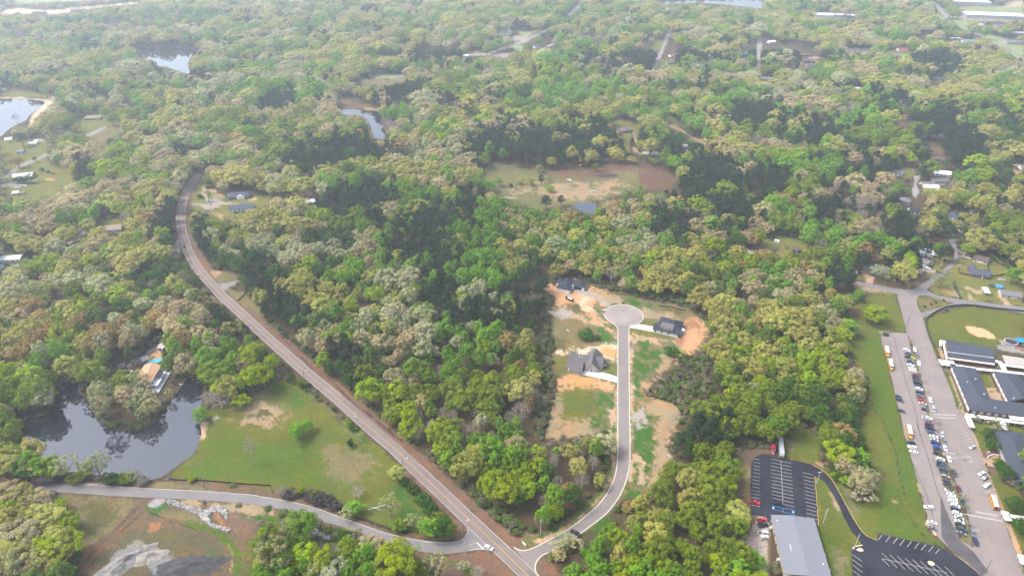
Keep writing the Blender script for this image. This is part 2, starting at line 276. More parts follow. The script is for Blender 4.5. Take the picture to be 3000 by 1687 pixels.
area('yard', MX((1420, 290), (1520, 300), (1560, 340), (1540, 370), (1440, 410), (1430, 360)), 3, 3); area('gravel', MX((1540, 375), (1600, 355), (1590, 400), (1560, 450), (1590, 520), (1560, 580), (1520, 560), (1530, 470), (1550, 430)), 1.2, 1); area('gravel', MX((1590, 430), (1820, 435), (1820, 455), (1590, 450)), 1, 1); area('yard', MX((2460, 270), (2576, 260), (2576, 320), (2470, 310)), 2, 3)
area('straw', MX((2480, 320), (2550, 325), (2540, 350), (2490, 350)), 2, 3); area('yard', MX((150, 930), (250, 925), (420, 960), (560, 1010), (560, 1050), (460, 1090), (300, 1040), (130, 1060), (60, 1060)), 3, 5); area('red', MX((0, 1060), (130, 1060), (180, 1050), (120, 1090), (60, 1100), (0, 1090)), 3, 4); area('gravel', MX((-90, 1000), (0, 1075), (70, 1130), (40, 1140), (-30, 1090), (-140, 1010)), 1.5, 2)
area('red', MX((880, 540), (930, 530), (910, 590), (870, 580)), 3, 4)
# -- neighbourhood at the junction
area('yard', JN((1700, 440), (1900, 430), (2100, 470), (2200, 510), (2340, 560), (2400, 700), (2576, 760), (2576, 1090), (2200, 1060), (1900, 1020), (1600, 980), (1400, 935), (1280, 880), (1340, 800), (1520, 650), (1670, 520)), 3, 6)
area('brown', JN((230, 560), (320, 540), (420, 620), (420, 740), (520, 790), (700, 825), (880, 860), (1000, 865), (1080, 855), (1240, 760), (1360, 680), (1380, 640), (1230, 600), (1080, 640), (1040, 700), (900, 760), (700, 740), (560, 720), (450, 640), (330, 560)), 3, 6); area('dry', JN((1230, 600), (1390, 640), (1360, 680), (1240, 690)), 3, 5)
area('yard', JN((1310, 420), (1430, 430), (1520, 500), (1500, 560), (1400, 600), (1330, 560)), 3, 4); area('yard', JN((240, 660), (340, 640), (440, 740), (260, 740)), 3, 4)
area('gravel', JN((155, 515), (190, 510), (340, 610), (310, 630)), 1.5, 2); area('tan', JN((345, 615), (420, 600), (560, 710), (540, 780), (450, 775), (450, 700)), 1.5, 2); area('pale', JN((1230, 590), (1390, 605), (1395, 650), (1330, 640), (1230, 605)), 1, 1); area('straw', JN((980, 720), (1010, 710), (1045, 860), (1010, 865)), 1.5, 2); area('pale', JN((1680, 330), (1800, 370), (1860, 420), (1690, 435), (1690, 420), (1780, 405), (1680, 345)), 1, 1)
area('straw', JN((1670, 525), (1860, 575), (1865, 585), (1660, 540)), 1, 1); area('tan', JN((1800, 840), (2020, 870), (2000, 915), (1870, 890)), 2, 5); area('tan', JN((1810, 890), (1850, 900), (1880, 990), (1920, 1015), (1850, 1010), (1820, 950)), 1.5, 3); area('tan', JN((2200, 930), (2320, 960), (2380, 1060), (2440, 1078), (2330, 1070), (2260, 1000)), 1.2, 1); area('straw', JN((1480, 860), (1640, 850), (1700, 950), (1560, 930)), 4, 8)
area('red', JN((520, 350), (620, 370), (660, 460), (560, 480), (500, 460)), 3, 5); area('brown', JN((1160, 150), (1480, 150), (1560, 190), (1440, 210), (1180, 200)), 3, 4); area('straw', JN((290, 800), (700, 870), (840, 920), (760, 960), (500, 920), (320, 860)), 3, 6)
# -- school grounds
area('lawn', NX((1090, 50), (1200, 20), (1365, 30), (1420, 200), (1465, 400), (1330, 398), (1225, 430), (1260, 600), (1310, 780), (1360, 980), (1400, 1180), (1440, 1330), (1470, 1449), (1060, 1449), (1040, 1250), (1100, 1020), (1140, 830), (980, 700), (960, 480), (1000, 330), (900, 240), (920, 170)), 2.5, 5)
area('brown', NX((940, 180), (1030, 200), (1060, 260), (1000, 280), (950, 240)), 4, 8); area('straw', NX((1200, 385), (1330, 395), (1225, 410)), 2, 3)
area('lawn', BX((600, 400), (640, 420), (740, 455), (830, 570), (930, 640), (960, 720), (1010, 760), (1090, 775), (1160, 690), (1180, 560), (1140, 460), (1110, 330), (1090, 200), (1070, 0), (1440, 0), (1540, 400), (1600, 650), (1650, 830), (1660, 1000), (1840, 1175), (1500, 1110), (1240, 1050), (1195, 1050), (1190, 1115), (1090, 1070), (960, 890), (830, 660), (700, 460), (600, 400)), 2.5, 5)
area('lawn2', BX((1240, 560), (1420, 640), (1500, 860), (1640, 1060), (1820, 1165), (1500, 1105), (1250, 1030), (1200, 800)), 10, 12, False); area('lawn2', BX((1290, 0), (1430, 0), (1540, 420), (1600, 680), (1640, 850), (1540, 900), (1440, 700), (1380, 420)), 6, 6, False); area('lawn2', NX((1010, 480), (1200, 470), (1330, 900), (1440, 1449), (1320, 1449), (1160, 1060), (1080, 800)), 8, 10, False)
area('dry', BX((860, 560), (930, 620), (990, 760), (1010, 860), (960, 860), (890, 720)), 6, 8, False); area('straw', BX((1340, 735), (1390, 745), (1380, 760), (1340, 750)), 3, 4); area('olive', BX((1180, 430), (1290, 480), (1260, 580), (1180, 600)), 8, 8, False)
area('lawn', BX((340, 60), (560, 60), (640, 200), (640, 340), (740, 450), (640, 400), (480, 370), (320, 330), (300, 200), (380, 150)), 3, 5); area('dry', BX((360, 180), (420, 200), (410, 300), (350, 270)), 4, 8, False); area('pale', BX((380, 225), (415, 235), (400, 300), (375, 270)), 2, 6, False); area('straw', BX((600, 360), (690, 370), (680, 410), (630, 410)), 3, 6)
area('lawn', BX((598, 508), (640, 520), (720, 580), (770, 670), (830, 780), (880, 900), (940, 1010), (1040, 1150), (950, 1185), (960, 1500), (625, 1500), (610, 1100), (600, 985), (632, 975), (620, 800)), 2.5, 4); area('lawn2', BX((620, 1000), (800, 1020), (900, 1100), (760, 1200), (640, 1150)), 8, 8, False); area('dry', BX((760, 1150), (860, 1170), (900, 1300), (880, 1449), (780, 1449)), 8, 10, False); area('straw', BX((740, 680), (790, 700), (830, 800), (790, 800)), 5, 6, False)
area('dry', NX((1490, 450), (1515, 450), (1555, 620), (1590, 800), (1640, 1000), (1690, 1160), (1720, 1290), (1760, 1449), (1720, 1449), (1690, 1330), (1640, 1120), (1580, 900), (1540, 700)), 2, 4); area('brown', NX((1580, 760), (1640, 780), (1690, 960), (1650, 980)), 4, 6)
area('dry', BX((1730, 60), (1750, 60), (1800, 280), (1860, 400), (1930, 600), (1990, 800), (2040, 920), (2080, 1040), (2095, 1170), (2060, 1190), (2000, 1160), (1965, 1110), (2030, 1060), (1990, 900), (1920, 680), (1830, 420), (1770, 230)), 2, 4)
area('tan', K5((1095, 895), (1190, 905), (1225, 1020), (1150, 1030)), 1, 1); area('tan', K6((1130, 700), (1240, 720), (1270, 830), (1190, 810)), 1, 1); area('sand', BX((1660, 940), (1720, 1000), (1780, 1060), (1840, 1100), (1750, 1070), (1690, 1020)), 2, 4); area('tan', BX((1570, 560), (1610, 620), (1660, 760), (1740, 900), (1760, 960), (1680, 960), (1640, 800), (1600, 660)), 1.5, 4)
area('tan', BX((1900, 1230), (1960, 1260), (2060, 1340), (2180, 1449), (2150, 1449), (2000, 1330)), 2, 3)
area('lawn', NX((1640, 300), (1700, 250), (1880, 185), (2070, 165), (2300, 195), (2576, 235), (2576, 520), (2330, 470), (2300, 560), (2360, 640), (2320, 640), (2280, 560), (2080, 500), (1800, 465), (1780, 540), (1800, 640), (1760, 640), (1700, 480), (1650, 380)), 2, 4); area('lawn', NX((1570, 70), (1680, 60), (1900, 120), (1760, 170), (1620, 212), (1580, 170)), 2, 2); area('dry', NX((1580, 80), (1680, 70), (1850, 120), (1640, 190)), 6, 8, False)
area('play', NX((2025, 340), (2060, 335), (2200, 365), (2290, 420), (2305, 455), (2280, 458), (2130, 435), (2060, 400), (2040, 375)), .8, .5); area('pale', NX((2340, 465), (2400, 470), (2420, 520), (2360, 510)), 1, 1); area('gravel', NX((2310, 515), (2460, 520), (2576, 550), (2576, 600), (2430, 580), (2330, 560)), 1.5, 2)
area('lawn', SB((80, 160), (170, 175), (480, 965), (320, 945), (250, 650)), 1.2, 1); area('tan', SB((170, 170), (210, 170), (430, 700), (520, 970), (550, 1060), (700, 1449), (640, 1449), (540, 1180), (490, 1060), (330, 950), (480, 965), (380, 720)), 1, 1); area('lawn', SB((250, 200), (270, 250), (560, 1000), (610, 1040), (560, 1060), (520, 960), (400, 680)), 1.2, 1)
area('dry', SA((380, 1060), (560, 1240), (640, 1240), (560, 1000), (430, 950)), 1.5, 2); area('tan', SA((250, 520), (330, 500), (350, 560), (470, 830), (340, 830)), 1.2, 2); area('lawn', SB((880, 120), (1110, 130), (1230, 440), (1010, 430)), 1, 1); area('tan', SB((1100, 135), (1230, 440), (1290, 470), (1280, 540), (1370, 570), (1420, 760), (1140, 710), (1030, 440), (1230, 450)), 1.2, 1); area('lawn2', SB((1080, 510), (1230, 520), (1220, 565), (1120, 560)), 1, 1); area('brown', SA((680, 860), (1760, 1000), (2000, 1010), (2536, 1100), (2536, 1190), (1700, 1080), (700, 960)), 1.5, 3)
area('brown', SA((250, 200), (280, 200), (1, 0), (0, 0)), 1, 1, False)
area('lawn', SC((390, 130), (600, 130), (1050, 260), (1100, 290), (900, 300), (960, 700), (1000, 880), (1100, 1000), (1250, 1300), (1330, 1449), (830, 1449), (720, 1170), (610, 880), (500, 560)), 2, 3); area('lawn', SC((1200, 210), (1610, 270), (1610, 400), (1220, 320)), 1.5, 2)
area('red', SC((610, 870), (730, 830), (980, 820), (1010, 900), (860, 920), (740, 980), (640, 960)), 3, 4); area('red', SC((720, 1170), (880, 1200), (960, 1330), (820, 1330)), 3, 4); area('tan', SC((640, 960), (740, 1000), (800, 940), (900, 925), (1010, 940), (1050, 1000), (900, 1060), (870, 1130), (700, 1130), (640, 1060)), 1, 1)
area('tan', SC((200, 0), (250, 0), (330, 200), (440, 420), (520, 600), (620, 900), (660, 1000), (740, 1250), (830, 1449), (780, 1449), (600, 980), (440, 600), (310, 270)), .8, .8)
area('lawn', SD((480, 60), (900, 300), (944, 420), (944, 1120), (880, 1130), (760, 820), (600, 400)), 2, 3); area('tan', SD((410, 0), (440, 0), (600, 360), (720, 640), (880, 1020), (944, 1270), (944, 1360), (900, 1340), (760, 900), (560, 420)), .8, .8); area('lawn', SD((740, 1330), (944, 1360), (944, 1600), (800, 1600)), 2, 3)
# -- hall lot surroundings
area('brown', BR((2080, 300), (2200, 250), (2440, 240), (2440, 300), (2330, 310), (2270, 420), (2240, 720), (2290, 900), (2240, 960), (2120, 780), (2060, 640), (2140, 480)), 4, 8); area('dry', BR((2200, 440), (2255, 420), (2250, 720), (2190, 700), (2180, 560)), 3, 5); area('pale', CB((150, 220), (520, 220), (520, 420), (500, 700), (500, 1449), (340, 1449), (200, 1280), (110, 900), (105, 620), (140, 480)), 1.5, 4); area('brown', CB((490, 700), (540, 650), (540, 1449), (490, 1449)), 1.5, 2)
area('brown', BX((0, 870), (60, 900), (0, 1000)), 3, 4)
# -- along the main road
def strip(o0, o1, i0, i1):
    L, Rr = ribbon_pts(MAIN[i0:i1], o0, o1); q = [tuple(p) for p in L] + [tuple(p) for p in reversed(Rr)]
    return [proj(p[0], p[1], 0) for p in q]
NMN = len(MAIN)
STR_R = None
area('brown', strip(-9.5, -4, 0, 46), 2, 4, False); area('red', strip(-9.8, -3.5, 46, NMN), 2, 5); area('red', strip(-7.5, -3, 30, 46), 2, 4); area('brown', strip(3.5, 8, 0, 60), 2, 4, False)
area('dry', ML((2010, 1340), (2080, 1290), (2200, 1250), (2260, 1300), (2240, 1350), (2120, 1440), (2060, 1390)), 3, 5); area('straw', ML((1990, 1270), (2060, 1255), (2090, 1290), (2020, 1340)), 2, 2); area('dry', NL((2110, 0), (2330, 0), (2320, 60), (2440, 160), (2500, 260), (2330, 150), (2230, 90)), 3, 5); area('gravel', ML((2075, 1395), (2250, 1350), (2255, 1365), (2120, 1449), (2090, 1449)), 1.5, 2); area('gravel', ML((1600, 1030), (1680, 975), (1700, 1060), (1690, 1100), (1590, 1080)), 1.5, 2)
area('dry', NL((1960, 30), (2060, 100), (2100, 130), (2000, 110)), 3, 4)
# -- big lawn between the pond and the roads
LAWN = BL((1570, 490), (1700, 390), (1830, 290), (1880, 170), (1900, 60), (1890, -30)) + NL((1880, 1180), (2000, 1110), (2080, 1080), (2240, 1010), (2380, 950)) + NM((20, 960), (200, 850), (330, 860), (520, 1010), (700, 1130), (830, 1260), (960, 1380), (1060, 1449)) + BM((960, 60), (1100, 180), (1250, 330), (1400, 470), (1420, 560), (1560, 700), (1680, 830), (1850, 900), (1900, 980), (1900, 1060), (1850, 1110), (1600, 1080), (1300, 1040), (1100, 960), (930, 900), (800, 820), (600, 760), (400, 700), (200, 690), (0, 640)) + BL((2300, 580), (1900, 545), (1650, 545))
area('lawn', LAWN, 3, 6)
area('dry', NL((2200, 1060), (2400, 990), (2560, 1000), (2700, 1120), (2600, 1260), (2300, 1300), (2200, 1200)), 14, 22, False); area('straw', NM((-150, 1090), (60, 1070), (190, 1120), (200, 1200), (80, 1310), (-120, 1260)), 9, 18, False); area('olive', NM((-110, 1165), (90, 1150), (130, 1175), (40, 1205), (-120, 1195)), 4, 8, False)
area('straw', BL((2090, 260), (2200, 230), (2240, 270), (2180, 320), (2060, 310)), 6, 14, False); area('dry', BL((1750, 400), (1900, 340), (1960, 380), (1800, 460)), 8, 14, False); area('dry', BM((600, 230), (900, 250), (1050, 420), (950, 560), (700, 480)), 16, 24, False); area('vivid', NM((220, 930), (420, 960), (440, 1040), (280, 1060)), 12, 16, False); area('lawn2', BL((1960, 120), (2240, 80), (2480, 300), (2576, 500), (2200, 520), (1800, 520), (1700, 450), (1950, 330)), 16, 20, False); area('vivid', BM((1240, 560), (1350, 600), (1480, 720), (1560, 850), (1500, 930), (1380, 880), (1280, 760)), 8, 14, False); area('lawn2', BM((100, 160), (560, 140), (560, 560), (150, 560), (0, 380)), 20, 24, False)
area('sand', NL((1995, 1195), (2050, 1185), (2060, 1200), (2010, 1230)), 1.5, 2, False); area('tan', NL((1880, 1280), (1930, 1250), (1970, 1250), (1930, 1390), (1880, 1420)), 2, 4, False)
area('dry', NM((640, 1090), (780, 1170), (1000, 1390), (1080, 1449), (1000, 1430), (820, 1270)), 3, 6, False); area('vivid', NM((830, 1250), (900, 1270), (1080, 1430), (1020, 1440)), 4, 6, False)
area('red', BM((1400, 430), (1470, 470), (1700, 720), (1900, 900), (1985, 990), (1980, 1060), (1920, 1105), (1780, 1115), (1680, 1090), (1880, 1060), (1900, 980), (1830, 880), (1660, 800), (1500, 640), (1400, 540)), 3, 7); area('brown', BL((1100, 600), (1500, 545), (1700, 545), (2100, 590), (2576, 640), (2576, 690), (2000, 645), (1600, 625)), 3, 6); area('dry', BL((1150, 595), (1500, 550), (1620, 560), (1700, 600), (2000, 640), (1600, 622)), 4, 6)
area('brown', BM((0, 600), (200, 640), (500, 730), (800, 840), (1000, 900), (1300, 1010), (1560, 1050), (1800, 1110), (1400, 1075), (1200, 1025), (1000, 955), (800, 885), (600, 810), (400, 755), (200, 715), (0, 685)), 3, 7); area('mud', BM((480, 660), (620, 690), (760, 770), (900, 870), (1100, 930), (1300, 1010), (1540, 1030), (1540, 1040), (1280, 1025), (1060, 940), (880, 885), (720, 800), (560, 760)), 2, 4, False)
area('red', BL((-100, 500), (300, 520), (600, 545), (900, 560), (1150, 600), (700, 578), (300, 568), (-100, 552)), 3, 6); area('sand', BL((720, 575), (850, 570), (1000, 592), (900, 594)), 1.5, 3)
# -- below the side road
area('brown', BL((-100, 635), (300, 645), (650, 668), (900, 685), (1300, 708), (1700, 726), (2100, 748), (2576, 798)) + BM((200, 815), (400, 865), (600, 928), (800, 985), (1000, 1050), (1200, 1120), (1400, 1185), (1600, 1230), (1800, 1245), (2000, 1220), (2100, 1203), (2200, 1210), (2310, 1260), (2470, 1410), (2700, 1640), (2700, 1800), (-2600, 1800), (-2600, 700)), 3, 5, False)
area('dry', BL((560, 690), (1240, 720), (1260, 780), (1190, 860), (900, 1150), (760, 1230), (700, 1000), (720, 800)), 4, 10); area('olive', BL((800, 780), (1100, 770), (1100, 900), (850, 1080), (760, 1000)), 14, 18); area('brown', BL((1240, 720), (1440, 720), (1420, 800), (1330, 830), (1180, 980), (760, 1449), (700, 1449), (850, 1240), (1150, 960), (1290, 800)), 4, 9)
area('scrub', BL((1100, 1120), (1250, 1000), (1350, 980), (1450, 1030), (1900, 1020), (2100, 1130), (2100, 1300), (1900, 1260), (1600, 1230), (1370, 1160), (1330, 1120), (1150, 1200), (900, 1440), (860, 1440)), 6, 12); area('brown', BL((1330, 840), (1500, 830), (1900, 980), (2080, 1090), (2180, 1150), (2200, 1280), (2170, 1449), (2110, 1449), (2120, 1280), (1950, 1080), (1700, 960), (1400, 880)), 4, 8)
area('dry', BL((1480, 820), (1700, 830), (1880, 900), (1930, 980), (1800, 960), (1560, 900)), 5, 10); area('vivid', BL((1370, 760), (1540, 755), (1580, 790), (1480, 850), (1400, 840)), 4, 9); area('lawn2', BL((1720, 950), (1830, 940), (1960, 985), (2080, 1010), (2180, 1110), (2260, 1260), (2250, 1449), (2200, 1449), (2230, 1260), (2130, 1150), (1990, 1050), (1800, 980)), 4, 9); area('vivid', BL((1950, 1205), (2080, 1200), (2110, 1260), (2000, 1280), (1930, 1250)), 6, 9); area('vivid', BL((2210, 835), (2400, 855), (2576, 870), (2700, 900), (2700, 950), (2400, 935), (2260, 880)), 4, 8)
area('red', BL((1850, 770), (2150, 790), (2200, 860), (2300, 930), (2420, 940), (2410, 1035), (2200, 1020), (2130, 900), (2140, 830)), 5, 10); area('redd', BL((2040, 850), (2080, 900), (2120, 970), (2220, 1005), (2180, 1015), (2080, 960), (2030, 900)), 3, 6); area('redd', BL((1400, 955), (1460, 945), (1515, 985), (1470, 1030), (1400, 1030)), 3, 6); area('straw', BL((1700, 740), (2300, 790), (2576, 830), (2576, 870), (2250, 830), (1850, 770)), 4, 9)
area('gravel', BL((1440, 735), (1470, 712), (1550, 715), (1570, 735), (1500, 790), (1420, 800), (1400, 780)), 2, 3); RIP = BL((1560, 735), (1640, 735), (1760, 780), (1900, 822), (1950, 828), (2020, 788), (2085, 790), (2145, 830), (2150, 920), (2120, 890), (2060, 838), (1985, 850), (1960, 900), (2000, 955), (2090, 985), (2185, 1012), (2140, 1028), (2030, 1000), (1920, 930), (1880, 875), (1700, 800), (1590, 765))
area('brown', RIP, 2, 3); RIP2 = BM((500, 990), (560, 985), (640, 1030), (720, 1050), (690, 1110), (640, 1100), (560, 1060), (500, 1030)); area('gravel', RIP2, 2, 3)
area('pale', BL((1050, 1330), (1100, 1270), (1150, 1215), (1240, 1160), (1330, 1130), (1370, 1155), (1530, 1200), (1620, 1260), (1500, 1330), (1250, 1400), (1120, 1449), (970, 1449), (1000, 1400)), 3, 7); area('scrub', BL((1240, 1190), (1330, 1180), (1420, 1260), (1360, 1300), (1250, 1260)), 6, 14); area('olive', BL((1500, 1210), (1620, 1250), (1560, 1330), (1470, 1290)), 6, 14); area('grey', BL((1060, 1310), (1200, 1200), (1330, 1140), (1280, 1200), (1150, 1290), (1090, 1370)), 5, 10); area('scrub', BL((1200, 1360), (1320, 1310), (1420, 1340), (1350, 1449), (1120, 1449)), 6, 10); area('ash', BL((1640, 1285), (1760, 1265), (1900, 1255), (1930, 1300), (2060, 1290), (2085, 1370), (1980, 1430), (1800, 1449), (1400, 1449), (1560, 1350)), 6, 14); area('grey', BL((1380, 1330), (1600, 1260), (1640, 1300), (1460, 1400)), 6, 12)
area('lawn2', BM((-50, 1100), (150, 1080), (350, 1100), (400, 1250), (200, 1449), (-100, 1449)), 8, 14, False); area('olive', BM((400, 1100), (1000, 1060), (1400, 1200), (1500, 1449), (400, 1449)), 8, 12, False); area('red', BM((1560, 1240), (1980, 1225), (2150, 1210), (2300, 1270), (2440, 1420), (2560, 1560), (1560, 1560)), 4, 9, False); area('vivid', BM((1820, 1290), (1900, 1280), (1940, 1330), (1850, 1350)), 4, 8, False); area('lawn2', BM((1960, 1370), (2100, 1370), (2140, 1449), (1960, 1449)), 6, 10, False)
def thin(col, pts, wpx, soft=.8, amp=1.2):
    L, Rr = ribbon_pts(smooth([(a, b, 0) for a, b in pts]), -wpx / 2, wpx / 2); area(col, [(p.x, p.y) for p in L] + [(p.x, p.y) for p in reversed(Rr)], soft, amp, False)
thin('mud', NX((1080, 1000), (1130, 1050), (1165, 1130), (1240, 1220), (1290, 1330), (1325, 1430)) + BX((1250, 0), (1310, 130), (1370, 300), (1400, 470), (1440, 640), (1480, 790), (1530, 940), (1620, 1050), (1730, 1140), (1800, 1180)), 1.8)
thin('mud', NM((90, 310), (300, 500), (440, 640), (580, 760), (740, 880), (860, 1010), (1010, 1130), (1150, 1240), (1300, 1370), (1400, 1420)), 2.2, .8, 2.0)
thin('mud', BM((1250, 60), (1390, 190)), 1.6, .8, 2.0)
thin('mud', BL((1300, 800), (1180, 920), (1040, 1060), (880, 1220), (760, 1380), (700, 1460)), 2.2, 1.2, 2.5); thin('mud', BL((1340, 850), (1220, 960), (1080, 1090), (920, 1260), (800, 1449)), 1.4, 1.2, 2.5); thin('mud', BL((1390, 840), (1560, 910), (1720, 965), (1900, 1030)), 1.6, 1.0, 2); thin('straw', BL((2150, 1150), (2190, 1230), (2190, 1320), (2160, 1449)), 1.6, 1.0, 2)
for q_ in (((690, 90), (740, 170), (800, 240), (900, 330), (985, 420)), ((560, 60), (660, 110), (740, 200), (790, 270)), ((640, 130), (560, 150), (470, 150)), ((1640, 300), (1740, 350), (1800, 440), (1740, 520)), ((1600, 320), (1690, 380), (1740, 460), (1660, 550)), ((880, 600), (760, 570), (600, 585))):
    thin('redd', NR(*q_), 1.5, 1.2, 2.5)
for q_ in (((520, 830), (700, 870), (900, 930)), ((460, 860), (640, 900), (860, 950)), ((1150, 1060), (1130, 1200), (1140, 1400)), ((1480, 1100), (1500, 1200), (1450, 1400))):
    thin('sand', NR(*q_), 1.6, 1.5, 3)
NOTREE = [BM((1560, 1262), (1850, 1250), (2100, 1215), (2300, 1270), (2480, 1430), (2600, 1560), (1760, 1560), (1740, 1400), (1580, 1330)), IS((1050, 1060), (1200, 900), (1330, 780), (1420, 900), (1260, 1300), (1060, 1330)), BL((560, 680), (1240, 712), (2100, 790), (2500, 840), (2400, 960), (2420, 1060), (2380, 1449), (2380, 1500), (700, 1500), (770, 1230), (720, 1000), (640, 800))]
# -- the new lots round the cul-de-sac
LOTS = NR((300, -20), (380, -60), (520, -90), (640, -80), (760, -50), (900, 0), (1000, 20), (1130, 40), (1250, 70), (1400, 110), (1560, 130), (1660, 160), (1720, 230), (1810, 290), (1880, 440), (1800, 520), (1700, 600), (1600, 600), (1560, 560), (1500, 620), (1420, 700), (1380, 790), (1230, 930), (1300, 1010), (1450, 1040), (1560, 1100), (1590, 1170), (1560, 1280), (1500, 1449)) + BR((1500, 40), (1440, 240), (1520, 330), (1420, 420), (1370, 560), (1270, 680), (1150, 700), (1060, 690), (940, 850), (760, 1000), (620, 1080), (520, 1150), (420, 1200), (300, 1250), (280, 1300), (240, 1449), (0, 1449), (0, 1180), (30, 1060), (250, 1060), (500, 920), (740, 720), (880, 560), (940, 400), (900, 280), (960, 100), (960, 60), (880, 50), (760, 130), (480, 130), (340, 160), (300, 80)) + NR((330, 1300), (370, 1130), (420, 980), (430, 880), (400, 800), (380, 600), (440, 560), (390, 440), (370, 200), (400, 100), (330, 20))
area('dry', LOTS, 3, 6)
area('clay', NR((300, -20), (380, -60), (520, -90), (640, -80), (760, -50), (900, 0), (1040, 60), (1040, 120), (960, 130), (880, 160), (800, 120), (760, 160), (900, 300), (1000, 400), (1000, 460), (900, 380), (760, 300), (700, 230), (650, 190), (580, 140), (440, 160), (390, 120), (400, 60), (330, 0)), 4, 9); area('sand', NR((600, 60), (690, 60), (720, 110), (760, 190), (720, 220), (660, 170), (600, 130)), 8, 10); area('clay', NR((430, 40), (520, 20), (640, 30), (640, 90), (480, 130), (410, 120)), 6, 10); area('tan', NR((560, 220), (640, 200), (720, 290), (690, 310), (600, 260)), 6, 8)
area('pale', NR((440, 180), (560, 170), (600, 230), (560, 270), (470, 260), (400, 240), (370, 210)), 4, 9); area('olive', NR((520, 140), (620, 150), (680, 210), (620, 220), (560, 190)), 4, 9); area('straw', NR((700, -20), (860, 0), (1040, 70), (1030, 120), (940, 110), (800, 30)), 5, 9)
area('pale', NR((600, 5), (640, 0), (750, 20), (830, 70), (910, 130), (925, 150), (890, 150), (800, 90), (700, 45), (600, 25)), 1.5, 2); area('vivid', NR((770, 160), (810, 165), (840, 200), (820, 240), (790, 230)), 3, 5); area('vivid', NR((800, 270), (850, 280), (860, 300), (820, 300)), 3, 5); area('tan', NR((760, 180), (830, 300), (940, 380), (1000, 440), (1000, 400), (900, 310), (850, 250)), 4, 6)
area('vivid', NR((790, 340), (900, 400), (985, 470), (985, 520), (880, 500), (800, 470), (760, 430), (820, 410)), 5, 10); area('vivid', NR((890, 310), (960, 340), (1000, 380), (940, 370)), 3, 7); area('olive', NR((420, 460), (500, 470), (490, 550), (430, 560)), 8, 12); area('olive', NR((620, 350), (740, 350), (830, 470), (700, 480), (600, 440)), 6, 8)
area('sand', NR((430, 585), (560, 570), (740, 545), (860, 520), (1000, 520), (1000, 680), (900, 670), (830, 640), (800, 620), (600, 600)), 4, 8); area('orange', NR((830, 570), (940, 550), (1000, 560), (1000, 640), (900, 630)), 6, 9); area('mower', NR((400, 620), (570, 640), (520, 720), (520, 790), (410, 800), (380, 700)), 2, 3); area('mower', NR((835, 670), (1000, 700), (1000, 820), (870, 770), (800, 760)), 1.5, 2); area('mower', NR((530, 790), (660, 800), (820, 840), (1000, 880), (1000, 910), (820, 860), (520, 800)), 1.5, 2)
area('clay', NR((400, 800), (540, 800), (800, 840), (960, 900), (940, 950), (800, 930), (640, 930), (500, 950), (420, 980), (430, 880)), 3, 7); area('orange', NR((500, 810), (720, 840), (800, 880), (740, 920), (520, 900)), 6, 10); area('mulch', H3((1430, 830), (1500, 650), (1620, 650), (1660, 680), (1590, 740), (1470, 840)), .8, .8)
area('straw', NR((430, 1000), (480, 980), (500, 1160), (450, 1300), (480, 1400), (330, 1420), (340, 1300), (390, 1100)), 6, 10); area('straw', NR((500, 1200), (700, 1180), (760, 1300), (700, 1400), (500, 1400)), 10, 20); area('lawn', NR((480, 960), (800, 950), (800, 1150), (640, 1200), (480, 1180)), 10, 18); area('vivid', NR((810, 950), (970, 960), (970, 1110), (920, 1130), (910, 1300), (740, 1300), (800, 1160)), 3, 7); area('tan', NR((970, 940), (1000, 920), (1000, 1449), (960, 1400), (920, 1280), (920, 1130), (970, 1120)), 3, 6); area('vivid', NR((940, 1290), (980, 1250), (985, 1449), (950, 1449)), 3, 6)
area('vivid', NR((1040, 40), (1130, 40), (1300, 130), (1380, 180), (1260, 185), (1120, 120)), 4, 8); area('olive', NR((1380, 150), (1520, 170), (1620, 190), (1600, 250), (1440, 200)), 5, 9); area('straw', NR((1240, 190), (1340, 180), (1480, 210), (1620, 270), (1700, 300), (1500, 260), (1390, 270), (1240, 270)), 4, 8); area('mower', NR((1240, 272), (1360, 270), (1340, 345), (1220, 320), (1190, 315)), 1.2, 1); area('mower', NR((1105, 350), (1330, 390), (1580, 450), (1420, 450), (1220, 440), (1105, 430)), 1.5, 3)
area('clay', NR((1600, 270), (1700, 280), (1810, 320), (1870, 440), (1780, 520), (1680, 600), (1600, 590), (1540, 520), (1420, 470), (1600, 460), (1600, 380), (1640, 350), (1590, 300)), 4, 9); area('redd', NR((1590, 280), (1700, 300), (1760, 340), (1640, 340)), 6, 10); area('redd', NR((1540, 460), (1640, 470), (1620, 530), (1540, 520)), 6, 9); area('tan', NR((1105, 440), (1220, 440), (1440, 460), (1540, 500), (1560, 530), (1420, 490), (1300, 500), (1210, 480), (1190, 540), (1120, 540)), 4, 8)
area('vivid', NR((1200, 475), (1280, 490), (1310, 560), (1420, 600), (1415, 680), (1370, 780), (1280, 800), (1220, 860), (1220, 960), (1260, 1010), (1150, 1030), (1120, 900), (1125, 700), (1140, 560)), 4, 9); area('tan', NR((1110, 540), (1135, 540), (1130, 800), (1140, 1050), (1150, 1449), (1110, 1449), (1105, 900)), 3, 6); area('straw', NR((1430, 640), (1500, 620), (1560, 640), (1380, 840), (1260, 960), (1220, 900), (1340, 820)), 5, 10)
